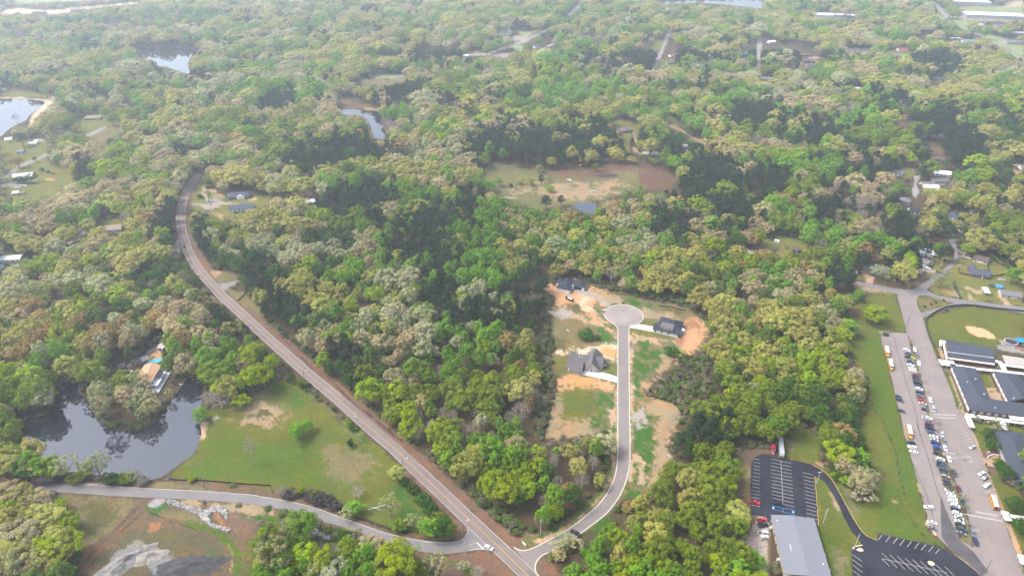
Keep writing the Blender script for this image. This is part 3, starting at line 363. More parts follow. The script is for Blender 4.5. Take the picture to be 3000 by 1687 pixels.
area('straw', NR((1180, 1060), (1300, 1010), (1450, 1060), (1560, 1110), (1580, 1180), (1540, 1300), (1500, 1449), (1340, 1449), (1330, 1280), (1400, 1200), (1240, 1130)), 6, 14); area('vivid', NR((1150, 1090), (1240, 1090), (1300, 1180), (1390, 1180), (1380, 1260), (1330, 1320), (1360, 1449), (1140, 1449)), 4, 9); area('pale', NR((1150, 1180), (1200, 1150), (1240, 1110), (1260, 1180), (1290, 1270), (1220, 1330), (1160, 1290)), 3, 7); area('pale', NR((1265, 1350), (1285, 1350), (1285, 1375), (1265, 1370)), 1.5, 3)
area('vivid', BR((1140, 0), (1360, 0), (1400, 200), (1340, 420), (1280, 600), (1180, 720), (1060, 690), (1080, 600), (1120, 400)), 4, 10); area('straw', BR((1340, 0), (1530, 0), (1440, 240), (1520, 330), (1420, 420), (1370, 560), (1290, 680), (1290, 520), (1370, 320)), 6, 12); area('tan', BR((1115, 280), (1180, 285), (1240, 330), (1210, 420), (1270, 500), (1300, 520), (1240, 610), (1190, 590), (1200, 480), (1150, 360), (1140, 560), (1090, 560), (1110, 400)), 3, 8); area('vivid', BR((1155, 380), (1205, 390), (1195, 540), (1145, 550)), 3, 5)
area('vivid', BR((100, 1110), (260, 1080), (500, 930), (740, 720), (880, 560), (940, 400), (960, 480), (900, 620), (800, 760), (600, 930), (420, 1040), (240, 1150), (120, 1180)), 3, 8); area('tan', BR((940, 300), (985, 330), (970, 460), (930, 570), (870, 680), (780, 790), (700, 860), (600, 940), (500, 1010), (380, 1080), (240, 1150), (240, 1130), (400, 1040), (600, 910), (760, 770), (880, 600), (950, 440)), 2.5, 6); area('clay', BR((880, 260), (960, 300), (980, 400), (940, 390)), 4, 8); area('vivid', BR((620, 1080), (760, 990), (940, 850), (940, 950), (880, 1000), (740, 1120), (720, 1170), (640, 1160)), 4, 8); area('vivid', BR((270, 1280), (330, 1260), (350, 1310), (290, 1340)), 3, 6); area('red', BR((0, 1050), (80, 1070), (110, 1180), (40, 1200), (0, 1170)), 4, 8, False); area('red', BR((240, 1310), (300, 1260), (380, 1300), (460, 1449), (260, 1449)), 4, 8, False)
# -- the house on the pond
area('red', IS((330, 1060), (440, 1090), (460, 1150), (320, 1110)), 3, 5, False); area('redd', NL((1700, 900), (1800, 800), (1890, 810), (1780, 830), (1730, 890)), 3, 5, False); area('clay', IS((860, 500), (1060, 390), (1180, 390), (1190, 520), (1040, 560), (880, 580)), 2, 6); area('brown', IS((300, 640), (600, 520), (860, 300), (1080, 200), (1220, 40), (1180, 60), (1000, 240), (760, 400), (560, 500), (400, 600)), 3, 5, False)
PATIO = IS((160, 700), (330, 640), (480, 700), (470, 1070), (330, 1070), (250, 900))
# -- water outlines
POND = NL((515, 905), (600, 872), (700, 866), (745, 890), (737, 960), (800, 1010), (842, 1060), (855, 1110), (900, 1180), (960, 1240), (1030, 1290), (1120, 1320), (1230, 1330), (1340, 1322), (1430, 1275), (1500, 1205), (1560, 1130), (1610, 1050), (1660, 980), (1710, 910), (1760, 840), (1800, 820), (1900, 826), (1915, 950), (1900, 1060), (1900, 1180), (1892, 1290), (1900, 1350), (1880, 1416), (1830, 1536), (1700, 1636), (1560, 1736), (1500, 1768), (1400, 1791), (1300, 1791), (1150, 1750), (1000, 1750), (800, 1722), (560, 1700), (400, 1640), (270, 1500), (190, 1360), (232, 1240), (400, 1218), (480, 1185), (508, 1100), (525, 1000))
POND_FL = TL((-200, 945), (0, 937), (150, 932), (300, 941), (420, 962), (380, 1010), (290, 1080), (240, 1140), (150, 1180), (60, 1240), (0, 1290), (-200, 1350))
POND_F2 = TL((1310, 446), (1500, 441), (1700, 444), (1880, 452), (1850, 500), (1790, 560), (1780, 640), (1790, 690), (1720, 692), (1600, 645), (1480, 620), (1430, 565), (1340, 562), (1290, 530))
POND_M = TM((790, 1022), (900, 1032), (1050, 1045), (1170, 1056), (1180, 1150), (1205, 1220), (1235, 1310), (1180, 1312), (1090, 1290), (1085, 1200), (1010, 1130), (960, 1090), (800, 1080))
POND_C = MR((578, 650), (620, 624), (770, 626), (800, 660), (790, 725), (700, 730), (620, 692))
POND_D = TR((535, 1060), (612, 1050), (602, 1112), (545, 1116))
LAKE = TR((1260, -40), (1340, 5), (1400, 40), (1560, 36), (1700, 30), (1950, 42), (2180, 66), (2350, 80), (2385, 0), (2400, -60))
POOL = IS((830, 610), (960, 560), (1040, 545), (1170, 520), (1195, 555), (1140, 600), (1060, 640), (960, 600), (860, 640))
WATERS = dict(pond=POND, water_far_shore=POND_FL)
# ------------------------------------------------------------------ ground sheet
def build_ground():
    gx = np.concatenate([[-9000, -5000, -2500, -1200, -700], np.arange(-420, 3421, 5.0), [3700, 4300, 5500, 8000, 12000]])
    gy = np.concatenate([[-373, -368, -355, -330, -290, -240, -180, -120, -80], np.arange(-50, 1800, 4.5), [1850, 1950, 2200, 2600]])
    PX, PY = np.meshgrid(gx, gy); X, Y = Gn(PX, PY); nx, ny = len(gx), len(gy)
    px, py, x, y = PX.ravel(), PY.ravel(), X.ravel(), Y.ravel()
    big = fbm(x / 40, y / 40, 1); mid = fbm(x / 9, y / 9, 2); fine = fbm(x / 2.2, y / 2.2, 5, 3)
    col = np.zeros((len(px), 3)); base = np.array(GC['litter']); col[:] = base * (0.75 + .5 * big[:, None])
    g = np.clip((fbm(x / 25, y / 25, 9) - .45) * 4, 0, 1)[:, None]; col = col * (1 - g * .45) + np.array(GC['olive']) * g * .45
    hue = (vnoise(x / 14, y / 14, 21) - .5)[:, None] * np.array([.22, .02, -.12])
    for key, pts, soft, amp, clear in AREAS:
        amp = amp * (1.7 if amp >= 4 else 1.0); P = np.array(pts); pad = soft + amp * 1.5 + 4
        sel = np.where((px > P[:, 0].min() - pad) & (px < P[:, 0].max() + pad) & (py > P[:, 1].min() - pad) & (py < P[:, 1].max() + pad))[0]
        if len(sel) == 0: continue
        d = sdist(px[sel], py[sel], pts) + (mid[sel] - .5) * 2 * amp * 1.1 + (fine[sel] - .5) * 2 * amp * 1.1
        w = np.clip(d / soft * .5 + .5, 0, 1); w = (w * w * (3 - 2 * w))[:, None]
        c = np.array(GC[key]); var = (0.72 + .30 * mid[sel] + .16 * big[sel] + .16 * fine[sel])[:, None]
        w = w * np.clip((fbm(x[sel] / 4.5, y[sel] / 4.5, 33) - .30) * 5, .12, 1)[:, None] if key == 'vivid' else w; col[sel] = col[sel] * (1 - w) + w * c * var * (1 + hue[sel])
    q = (np.arange(ny - 1)[:, None] * nx + np.arange(nx - 1)[None, :]).ravel()
    quads = np.stack([q, q + nx, q + nx + 1, q + 1], 1)
    m = attr_mat('ground_cover', 'cover', 'GEOMETRY')
    t = m.node_tree; dif = [n for n in t.nodes if n.type == 'BSDF_DIFFUSE'][0]; src = dif.inputs[0].links[0].from_socket
    tc = t.nodes.new('ShaderNodeTexCoord'); n = t.nodes.new('ShaderNodeTexNoise'); n.inputs['Scale'].default_value = .9; n.inputs['Detail'].default_value = 5; n.inputs['Roughness'].default_value = .7
    t.links.new(tc.outputs['Object'], n.inputs['Vector']); mr = t.nodes.new('ShaderNodeMapRange'); mr.inputs[1].default_value = .3; mr.inputs[2].default_value = .7; mr.inputs[3].default_value = .55; mr.inputs[4].default_value = 1.45
    t.links.new(n.outputs['Fac'], mr.inputs[0]); mx = t.nodes.new('ShaderNodeMix'); mx.data_type = 'RGBA'; mx.blend_type = 'MULTIPLY'; mx.inputs[0].default_value = 1
    t.links.new(src, mx.inputs[6]); t.links.new(mr.outputs[0], mx.inputs[7]); prev = mx.outputs[2]
    for sc_, lo, hi, colr, amt in ((.16, .50, .66, (1.55, 1.12, .85), .75), (.45, .52, .70, (.62, .68, .60), .7), (1.6, .5, .75, (1.35, 1.2, 1.05), .6)):
        n2 = t.nodes.new('ShaderNodeTexNoise'); n2.inputs['Scale'].default_value = sc_; n2.inputs['Detail'].default_value = 7; n2.inputs['Roughness'].default_value = .72; t.links.new(tc.outputs['Object'], n2.inputs['Vector'])
        r2 = t.nodes.new('ShaderNodeMapRange'); r2.inputs[1].default_value = lo; r2.inputs[2].default_value = hi; r2.inputs[3].default_value = 0; r2.inputs[4].default_value = amt; t.links.new(n2.outputs['Fac'], r2.inputs[0])
        m2 = t.nodes.new('ShaderNodeMix'); m2.data_type = 'RGBA'; m2.blend_type = 'MULTIPLY'; t.links.new(r2.outputs[0], m2.inputs[0]); t.links.new(prev, m2.inputs[6]); m2.inputs[7].default_value = (*colr, 1); prev = m2.outputs[2]
    t.links.new(prev, dif.inputs[0])
    me = npmesh('ground', np.stack([x, y, np.zeros_like(x)], 1), quads, [m])
    a = me.attributes.new('cover', 'FLOAT_COLOR', 'POINT'); a.data.foreach_set('color', np.concatenate([col, np.ones((len(px), 1))], 1).astype(np.float32).ravel())
    col_scale = None; o = D.objects.new('ground', me); COL.objects.link(o); tag(o, kind='structure')
build_ground()
# ------------------------------------------------------------------ roads, lots, paint
def sheet(name, pts, z, m, kind='structure'):
    mb = MB(); mb.poly([(p[0], p[1], z) for p in pts]); o = mb.build(name, m); tag(o, kind=kind); return o
def lines(name, segs, z, m):                 # segs: (world points, half width)
    mb = MB()
    for pts, hw in segs: ribbon(mb, pts, -hw, hw, z)
    o = mb.build(name, m); tag(o, kind='structure'); return o
mb = MB(); ribbon(mb, MAIN, -4.1, 4.1, .08); tag(mb.build('main_road', M_asph_old), kind='structure')
mb = MB()
for o0 in (-2.95, -1.25, .75, 2.45): ribbon(mb, MAIN, o0, o0 + .5, .086)
tag(mb.build('wheel_tracks', mat('tyre_worn_asphalt', (.138, .112, .103), .85, .3, .15)), kind='structure')
mb = MB(); _r = random.Random(3)
for i0 in range(6, len(MAIN) - 4, 9):
    s_ = _r.choice((-1, 1)); n_ = _r.randint(1, 3); ribbon(mb, MAIN[i0:i0 + n_ + 1], .4 if s_ > 0 else -3.4, 3.4 if s_ > 0 else -.4, .083)
tag(mb.build('asphalt_patches', mat('patched_asphalt', (.150, .124, .116), .9, .2, .2)), kind='structure')
mb = MB(); ribbon(mb, MAIN, -.27, -.11, .10); ribbon(mb, MAIN, .11, .27, .10); tag(mb.build('yellow_centre_line', M_yellow), kind='structure')
mb = MB(); ribbon(mb, MAIN, 3.6, 3.76, .10); ribbon(mb, MAIN[:66], -3.76, -3.6, .10)
for a, b in ((66, 150), ): ribbon(mb, MAIN[66:96], -3.76, -3.6, .10)
ribbon(mb, MAIN[113:], -3.76, -3.6, .10)
ribbon(mb, smooth(W(side_top[3:-5])), .12, .36, .072); ribbon(mb, W(BM((1575, 1118), (1700, 1131), (1800, 1132), (1900, 1120), (1965, 1085), (1995, 1035), (1992, 980))), .15, .4, .075); ribbon(mb, W(BM((2020, 1205), (2100, 1190), (2200, 1203), (2310, 1252))), -.15, .1, .075)
ribbon(mb, W(BM((2083, 1132), (2145, 1192))), -.35, .35, .105); ribbon(mb, W(ML((1680, 1060), (1690, 1098))), -.5, .5, .105)
tag(mb.build('white_edge_lines', M_wline), kind='structure')
lines('yellow_stub_line', [(W(BM((2005, 1155), (2075, 1135))), .18)], .105, M_yellow)
sheet('side_road', W(side_top) + list(reversed(W(side_bot))), .05, M_asph_grey)
neckL = NR((938, 304), (980, 330), (1001, 365), (1003, 420)); neckR = NR((1170, 304), (1122, 328), (1101, 362), (1099, 420))
WL = smooth(W(neckL + cul_L)); WR = smooth(W(neckR + cul_R))
sheet('cul_de_sac_street', WL + list(reversed(WR)), .055, M_asph_cul)
aL = math.atan2(*((WL[0] - CULC).yx)); aR = math.atan2(*((WR[0] - CULC).yx))
if aL > 0: aL -= 2 * math.pi
if aR > 0: aR -= 2 * math.pi
arc = [CULC + Vector((math.cos(t), math.sin(t), 0)) * (CULR - .6) for t in np.linspace(aR, aL + 2 * math.pi, 60)]
sheet('turning_circle', [CULC + Vector((math.cos(t), math.sin(t), 0)) * (CULR - .5) for t in np.linspace(0, 2 * math.pi, 72, endpoint=False)], .059, mat('dusty_circle_asphalt', (.225, .192, .17), .9, .18, .06))
mb = MB(); raised_ribbon(mb, WL, 0, .65, 0, .17); raised_ribbon(mb, WR, -.65, 0, 0, .17); raised_ribbon(mb, arc, 0, .65, 0, .172)
tag(mb.build('street_kerb', M_kerb), kind='structure')
# school drive and staff lot
DRV_L = NX((1380, 52), (1420, 200), (1472, 404), (1480, 450)) + BX((2040, 1180), (2100, 1180)) + BX((1965, 1110), (2000, 1170), (2060, 1195))
lot = NX((1472, 404), (1330, 398), (1225, 432), (1240, 520), (1280, 640), (1310, 760), (1345, 900), (1375, 1050), (1412, 1170), (1442, 1320)) + BX((1440, 100), (1465, 160), (1510, 330), (1560, 500), (1600, 640), (1640, 800), (1700, 980), (1780, 1100), (1860, 1175), (1960, 1250), (2060, 1330), (2190, 1460), (2300, 1600), (2400, 1600), (2240, 1300), (2100, 1180), (1960, 1100), (1930, 960), (1860, 720), (1780, 420), (1700, 160)) + NX((1700, 1300), (1640, 1080), (1590, 880), (1540, 700), (1500, 520))
sheet('staff_parking_lot', W(lot), .05, M_asph_school)
drive = NX((1380, 52), (1420, 200), (1472, 404), (1500, 460), (1515, 470), (1555, 620), (1600, 800), (1650, 1000), (1690, 1160), (1730, 1290), (1760, 1420)) + BX((1780, 130), (1810, 260), (1880, 420), (1950, 600), (2010, 780), (2060, 920), (2090, 1040), (2100, 1170), (2060, 1230), (2200, 1420), (2330, 1620), (2640, 1620), (2560, 1370), (2520, 1255), (2440, 1080), (2380, 900), (2310, 680), (2240, 490), (2160, 290), (2100, 140), (2040, 0)) + NX((2010, 1180), (1945, 1125), (1905, 990), (1850, 850), (1800, 735), (1755, 650), (1700, 505), (1650, 370), (1625, 270), (1615, 225), (1580, 175), (1565, 120), (1570, 70), (1600, 40), (1540, -10), (1420, -5))
sheet('school_drive', W(drive), .062, M_asph_school)
sheet('north_lane', W(JN((1000, 868), (1080, 862), (1250, 762), (1375, 670), (1480, 600), (1560, 525), (1625, 430), (1632, 330), (1592, 260), (1550, 190), (1660, 185), (1672, 330), (1692, 420), (1662, 500), (1592, 585), (1510, 655), (1400, 735), (1330, 805), (1262, 870), (1290, 920), (1060, 960))), .066, M_asph_grey)
sheet('west_lane', W(JN((240, 742), (500, 785), (700, 825), (850, 855), (1010, 868), (1060, 900), (1000, 960), (860, 925), (700, 880), (500, 830), (300, 800))), .058, M_asph_grey)
sheet('east_lane', W(JN((1200, 930), (1262, 875), (1400, 938), (1600, 980), (1900, 1022), (2200, 1060), (2576, 1100), (2900, 1130), (2900, 1230), (2576, 1190), (2300, 1142), (2100, 1110), (1800, 1080), (1600, 1095), (1400, 1160), (1300, 1210), (1220, 1250), (1180, 1210), (1200, 1175), (1400, 1118), (1640, 1046), (1400, 992), (1250, 946), (1180, 950))), .070, M_asph_grey)
crk = MB()
for p, hw in ((NX((1345, 440), (1380, 560), (1410, 680), (1490, 960), (1540, 1100), (1600, 1380)), .16), (BX((1560, 0), (1640, 240), (1700, 430), (1740, 580), (1780, 700)), .16), (BX((1500, 330), (1570, 480), (1640, 640), (1700, 820), (1720, 900)), .16), (NX((1280, 470), (1300, 600), (1350, 800)), .09)):
    ribbon(crk, smooth(W(p)), -hw, hw, .056)
tag(crk.build('asphalt_cracks', M_dark), kind='structure')
sheet('tar_apron', W(BX((1790, 680), (1830, 800), (1900, 960), (1960, 1100), (2100, 1220), (2240, 1400), (2180, 1450), (2060, 1330), (1960, 1250), (1860, 1170), (1800, 1080), (1790, 900))), .066, mat('tar_patch', (.07, .064, .068), .85, .3, .12))
dl = NX((1560, 330), (1650, 600), (1720, 850), (1800, 1080), (1850, 1220), (1915, 1449)) + BX((1950, 200), (2040, 500), (2130, 760), (2200, 1000), (2280, 1250), (2400, 1600))
lines('faded_centre_line', [(smooth(W(dl)), .13)], .074, mat('faded_yellow', (.27, .21, .13), .85, .3, .3))
wl = [(W(K5((1205, 935), (1811, 962))), .22), (W(K5((1225, 1018), (1811, 1042))), .22), (W(K6((1270, 715), (1932, 838))), .22), (W(K6((1400, 868), (1932, 965))), .22), (W(SC((0, 880), (375, 958))), .22), (W(SC((0, 982), (415, 1068))), .22),
      (W(SD((165, 538), (232, 548))), .24), (W(SD((272, 556), (570, 612))), .24), (W(SD((112, 590), (650, 690))), .26)]
for a, b in (((135, 325), (265, 285)), ((160, 395), (295, 358)), ((190, 475), (330, 435)), ((220, 555), (365, 512)), ((258, 632), (400, 590))): wl.append((W(SC(a, b)), .09))
wl.append((W(SD((400, 302), (490, 270))), .1)); wl.append((W(SD((250, 808), (320, 820))), .14))
lines('crosswalk_lines', wl, .076, M_wline)
# hall lot
hall_lot = BR((2255, 400), (2290, 330), (2340, 300), (2400, 294)) + BX((130, 299), (180, 318), (300, 340), (480, 375), (575, 400), (680, 458), (760, 542), (830, 660), (900, 790), (960, 900), (1030, 1010), (1090, 1070), (1195, 1118), (1195, 1055), (1230, 1055), (1400, 1090), (1600, 1130), (1800, 1180), (1900, 1230), (2010, 1310), (2110, 1390), (2230, 1500), (2360, 1640), (970, 1640), (958, 1440), (948, 1190), (1050, 1155), (1040, 1140), (1000, 1080), (940, 1010), (880, 900), (830, 780), (770, 670), (700, 560), (640, 521), (598, 508), (612, 650), (622, 800), (634, 976), (590, 985), (200, 1000), (140, 890), (0, 870)) + BR((2250, 850), (2250, 720))
sheet('hall_parking_lot', W(hall_lot), .05, M_asph_new)
mb = MB(); raised_ribbon(mb, smooth(W(BX((578, 398), (680, 455), (762, 540), (832, 658), (902, 788), (962, 898), (1032, 1008), (1092, 1068), (1192, 1114)))), -.3, 0, .0, .16); raised_ribbon(mb, W(BX((597, 506), (612, 650), (622, 790))), -.3, 0, 0, .16); raised_ribbon(mb, W(BX((624, 815), (636, 976))), -.3, 0, 0, .16)
raised_ribbon(mb, W(BX((624, 792), (650, 797), (652, 822), (626, 822))), 0, .25, 0, .16); tag(mb.build('yellow_kerb', M_yellow), kind='structure')
def lerp2(p, q, t): return (p[0] + (q[0] - p[0]) * t, p[1] + (q[1] - p[1]) * t)
wl = []
def rows(z, a0, b0, a1, b1, n):
    for i in range(n):
        t = i / (n - 1); wl.append((W(z(lerp2(a0, a1, t), lerp2(b0, b1, t))), .085))
rows(CA, (190, 460), (290, 483), (125, 1165), (290, 1200), 12); wl.append((W(CA((125, 1310), (300, 1345))), .085))
rows(CA, (495, 465), (870, 545), (512, 1182), (918, 1273), 12); wl.append((W(CA((720, 1300), (925, 1345))), .085)); rows(CA, (1085, 715), (1275, 760), (1145, 1390), (1340, 1440), 11)
rows(CB, (1275, 155), (1490, 210), (1283, 235), (1500, 290), 2); wl.append((W(CB((1432, 352), (1505, 376))), .085)); wl.append((W(CA((678, 505), (718, 1280))), .085))
for a, b in (((1065, 225), (970, 350)), ((1265, 260), (1155, 400)), ((1455, 300), (1345, 440)), ((1625, 340), (1510, 490)), ((1810, 380), (1700, 525)), ((1995, 420), (1880, 570)), ((2170, 460), (2050, 605)), ((2355, 510), (2235, 645)), ((2510, 580), (2410, 690)),
             ((1060, 675), (1450, 1050)), ((1255, 715), (1650, 1095)), ((1445, 760), (1850, 1140)), ((1640, 800), (2050, 1180)), ((1830, 840), (2240, 1220)), ((2030, 885), (2450, 1262)), ((2290, 990), (2640, 1320)), ((2430, 980), (2800, 1320)), ((2640, 1010), (2960, 1330)), ((1060, 820), (1250, 1010)), ((1060, 820), (2700, 1172)),
             ((310, 705), (555, 885)), ((315, 840), (570, 1030)), ((325, 975), (575, 1165)), ((335, 1120), (540, 1270))): wl.append((W(CC(a, b)), .09))
for a, b in (((300, 497), (492, 465)), ((300, 497), (300, 535)), ((300, 720), (480, 690)), ((285, 822), (490, 787)), ((285, 905), (490, 872)), ((285, 998), (495, 960)), ((300, 1088), (495, 1048)), ((315, 1172), (525, 1135)), ((285, 1270), (490, 1230)), ((285, 1270), (290, 1318)), ((285, 1325), (490, 1280)), ((340, 1402), (490, 1368))): wl.append((W(CB(a, b)), .08))
lines('parking_lines', wl, .062, M_wline)
lines('blue_bay_lines', [(W(CA((520, 1325), (715, 1365), (930, 1412))), .09), (W(CA((520, 1392), (720, 1440), (930, 1495))), .09), (W(CA((715, 1365), (722, 1440))), .09)], .062, M_blue)
for q in ([CA((518, 1342), (560, 1350), (560, 1384), (518, 1376))][0], CB((980, 108), (1032, 118), (1032, 158), (980, 146))):
    P = W(q); c = sum(P, Vector()) / 4; sheet('accessible_bay_panel', [(p.x, p.y) for p in P], .066, M_blue)
    u = (P[1] - P[0]) * .5; v = (P[0] - P[3]) * .5; mbk = MB(); at = lambda a, b: c + u * a + v * b
    ring = [at(-.1 + .42 * math.cos(t), -.3 + .42 * math.sin(t)) for t in np.linspace(-2.9, 1.2, 10)]; ribbon(mbk, ring, -.07, .07, .07)
    ribbon(mbk, [at(-.15, .5), at(-.1, -.1), at(.35, -.1), at(.55, -.6)], -.08, .08, .07); mbk.prism([at(-.15 + .16 * math.cos(t), .68 + .16 * math.sin(t)) for t in np.linspace(0, 6.28, 8, endpoint=False)], .068, .072)
    tag(mbk.build('wheelchair_symbol', M_white), kind='structure')
mb = MB()
for q in (CC((400, 600), (460, 560), (540, 545), (590, 590), (605, 630), (520, 645)), CC((2205, 900), (2250, 870), (2330, 890), (2390, 940), (2400, 980), (2320, 995), (2240, 960)), CC((300, 560), (380, 500), (570, 465), (585, 485), (420, 520), (310, 580))): mb.poly([(p.x, p.y, .058) for p in W(q)])
tag(mb.build('sandy_washouts', mat('wash_sand', (.5, .38, .27), .9, .2, .5)), kind='structure')
for q_, lab_ in ((NR((1006, 958))[0], 'dark storm drain in the left kerb below the white drive'), (NR((1100, 962))[0], 'dark storm drain in the right kerb opposite the lowest green lot'), (BR((1002, 372))[0], 'dark storm drain in the left kerb at the start of the street bend'), (BR((1103, 384))[0], 'dark storm drain in the right kerb at the start of the street bend')):
    sd_ = empty('storm_drain', G(*q_), 0, lab_, 'storm drain'); MB().box(-.5, .5, -1.0, 1.0, .0, .22).build('concrete_top', M_kerb, sd_); MB().box(-.3, .3, -.8, .8, .222, .24).build('grate', M_dark, sd_)
# driveways
M_drvw = mat('new_white_concrete', (.62, .60, .57), .8, .04, .4)
sheet('white_driveway', W(NR((1108, 350), (1130, 338), (1185, 320), (1260, 330), (1336, 346), (1332, 392), (1220, 370))), .05, M_drvw)
sheet('white_driveway', W(H3((1010, 940), (1040, 870), (1110, 795), (1290, 815), (1490, 845), (1640, 862), (1900, 930), (2170, 1020), (2170, 1198), (1900, 1125), (1650, 1060), (1250, 970))), .05, M_drvw)
sheet('front_walk', W(H3((1490, 846), (1540, 850), (1620, 770), (1722, 695), (1722, 650), (1660, 610), (1590, 600), (1580, 640), (1640, 648), (1668, 672), (1640, 720), (1560, 780))), .048, M_drvw)
sheet('brick_patio', W(PATIO), .03, mat('patio_pavers', (.115, .065, .055), .9, .2, .8))
sheet('pond_house_drive', W(IS((370, 640), (560, 540), (770, 450), (900, 330), (1100, 150), (1190, 60), (1230, 90), (1130, 240), (900, 430), (700, 600), (560, 640), (420, 660))), .028, mat('drive_asphalt', (.10, .095, .10), .9, .2, .3))
# ------------------------------------------------------------------ water
def water_mat(name, base, ior, rough=.035):
    m = D.materials.new(name); m.use_nodes = True; t = m.node_tree; b = t.nodes['Principled BSDF']
    b.inputs['Base Color'].default_value = (*base, 1); b.inputs['Roughness'].default_value = rough; b.inputs['IOR'].default_value = ior
    tc = t.nodes.new('ShaderNodeTexCoord'); n = t.nodes.new('ShaderNodeTexNoise'); n.inputs['Scale'].default_value = .8; n.inputs['Detail'].default_value = 3; bp = t.nodes.new('ShaderNodeBump'); bp.inputs['Strength'].default_value = .02; bp.inputs['Distance'].default_value = .1
    t.links.new(tc.outputs['Object'], n.inputs['Vector']); t.links.new(n.outputs['Fac'], bp.inputs['Height']); t.links.new(bp.outputs[0], b.inputs['Normal']); return m
M_water = water_mat('pond_water', (.012, .013, .020), 2.0)
for nm, poly in (('pond', POND), ('pond', POND_FL), ('pond', POND_F2), ('pond', POND_M), ('pond', POND_C), ('pond', POND_D), ('lake', LAKE)):
    pts = smooth(W(poly) + [W(poly[:1])[0]], 3)[:-1]; sheet(nm, pts, .035, M_water)
# ------------------------------------------------------------------ buildings
CLEAR = []
def hull(pts):
    pts = sorted(set((round(a, 1), round(b, 1)) for a, b in pts)); 
    def half(ps):
        h = []
        for p in ps:
            while len(h) > 1 and (h[-1][0] - h[-2][0]) * (p[1] - h[-2][1]) - (h[-1][1] - h[-2][1]) * (p[0] - h[-2][0]) <= 0: h.pop()
            h.append(p)
        return h[:-1]
    return half(pts) + half(pts[::-1])
def mark_clear(world): CLEAR.append(hull([proj(p[0], p[1], p[2]) for p in world]))
def shingle(name, c): return mat('shingle_' + name, c, .9, .18, .9)
ROOFC = dict(black=shingle('black', (.027, .031, .046)), grey=shingle('grey', (.105, .096, .098)), mid=shingle('mid_grey', (.14, .135, .14)), tan=shingle('tan', (.23, .18, .135)), brown=shingle('brown', (.095, .07, .058)), blue=shingle('slate', (.055, .065, .095)), red=shingle('red', (.33, .075, .055)), white=mat('white_metal_roof', (.68, .68, .69), .45, .06, .4), green=shingle('green', (.13, .24, .17)), pale=shingle('pale', (.34, .31, .28)), rust=shingle('rust', (.25, .13, .07)), school=shingle('school', (.045, .052, .07)))
WALLC = dict(white=M_white, brick=M_brick, tan=mat('tan_siding', (.36, .30, .23), .8, .08, 1), cream=mat('cream_siding', (.52, .47, .38), .8, .06, 1), grey=mat('grey_siding', (.30, .30, .31), .8, .08, 1), pinkbrick=mat('pale_brick', (.36, .28, .25), .9, .2, 3), brown=mat('brown_wood', (.13, .09, .065), .9, .15, 1.5), blue=mat('blue_siding', (.20, .26, .34), .8, .08, 1))
def gable_roof(mb, x0, x1, y0, y1, z, rh, axis='x', ov=.5, th=.2):
    if axis == 'x':
        a, b = x0 - ov, x1 + ov; m = (y0 + y1) / 2; k = rh / (m - y0) * ov
        mb.slab([(a, y0 - ov, z - k), (b, y0 - ov, z - k), (b, m, z + rh), (a, m, z + rh)], th); mb.slab([(b, y1 + ov, z - k), (a, y1 + ov, z - k), (a, m, z + rh), (b, m, z + rh)], th)
    else:
        a, b = y0 - ov, y1 + ov; m = (x0 + x1) / 2; k = rh / (m - x0) * ov
        mb.slab([(x0 - ov, b, z - k), (x0 - ov, a, z - k), (m, a, z + rh), (m, b, z + rh)], th); mb.slab([(x1 + ov, a, z - k), (x1 + ov, b, z - k), (m, b, z + rh), (m, a, z + rh)], th)
def hip_roof(mb, x0, x1, y0, y1, z, rh, ov=.5, th=.2):
    x0 -= ov; x1 += ov; y0 -= ov; y1 += ov; w, l = x1 - x0, y1 - y0
    if w >= l: r0, r1 = (x0 + l * .5, (y0 + y1) / 2, z + rh), (x1 - l * .5, (y0 + y1) / 2, z + rh)
    else: r0, r1 = ((x0 + x1) / 2, y0 + w * .5, z + rh), ((x0 + x1) / 2, y1 - w * .5, z + rh)
    c = [(x0, y0, z), (x1, y0, z), (x1, y1, z), (x0, y1, z)]; mb.prism(c, z - th, z - .002)
    if w >= l: mb.poly([c[0], c[1], r1, r0]); mb.poly([c[1], c[2], r1]); mb.poly([c[2], c[3], r0, r1]); mb.poly([c[3], c[0], r0])
    else: mb.poly([c[0], c[1], r0]); mb.poly([c[1], c[2], r1, r0]); mb.poly([c[2], c[3], r1]); mb.poly([c[3], c[0], r0, r1])
def gable_wall(mb, x0, x1, y0, y1, z0, z, rh, axis='x'):
    if axis == 'x':
        m = (y0 + y1) / 2; sec = [(y0, z0), (y1, z0), (y1, z - .05), (m, z + rh - .08), (y0, z - .05)]; mb.hexa([(x0, a, b) for a, b in sec], [(x1, a, b) for a, b in sec])
    else:
        m = (x0 + x1) / 2; sec = [(x0, z0), (x1, z0), (x1, z - .05), (m, z + rh - .08), (x0, z - .05)]; mb.hexa([(a, y0, b) for a, b in sec], [(a, y1, b) for a, b in sec])
def window(parent, x, y, z, w, h, axis='x', frame=M_white, d=.06):
    """a framed pane on a wall facing -y (axis x) or +-x (axis y)"""
    f = MB(); g = MB()
    if axis == 'x': f.box(x - w / 2 - .1, x + w / 2 + .1, y - d, y + .02, z - .1, z + h + .1); g.box(x - w / 2, x + w / 2, y - d - .03, y - d - .003, z, z + h)
    else:
        s = 1 if axis == '+' else -1; f.box(min(x, x + s * d), max(x, x + s * d), y - w / 2 - .1, y + w / 2 + .1, z - .1, z + h + .1); g.box(min(x + s * (d + .003), x + s * (d + .03)), max(x + s * (d + .003), x + s * (d + .03)), y - w / 2, y + w / 2, z, z + h)
    o = f.build('window', frame, parent); g.build('pane', M_glass, o); return o
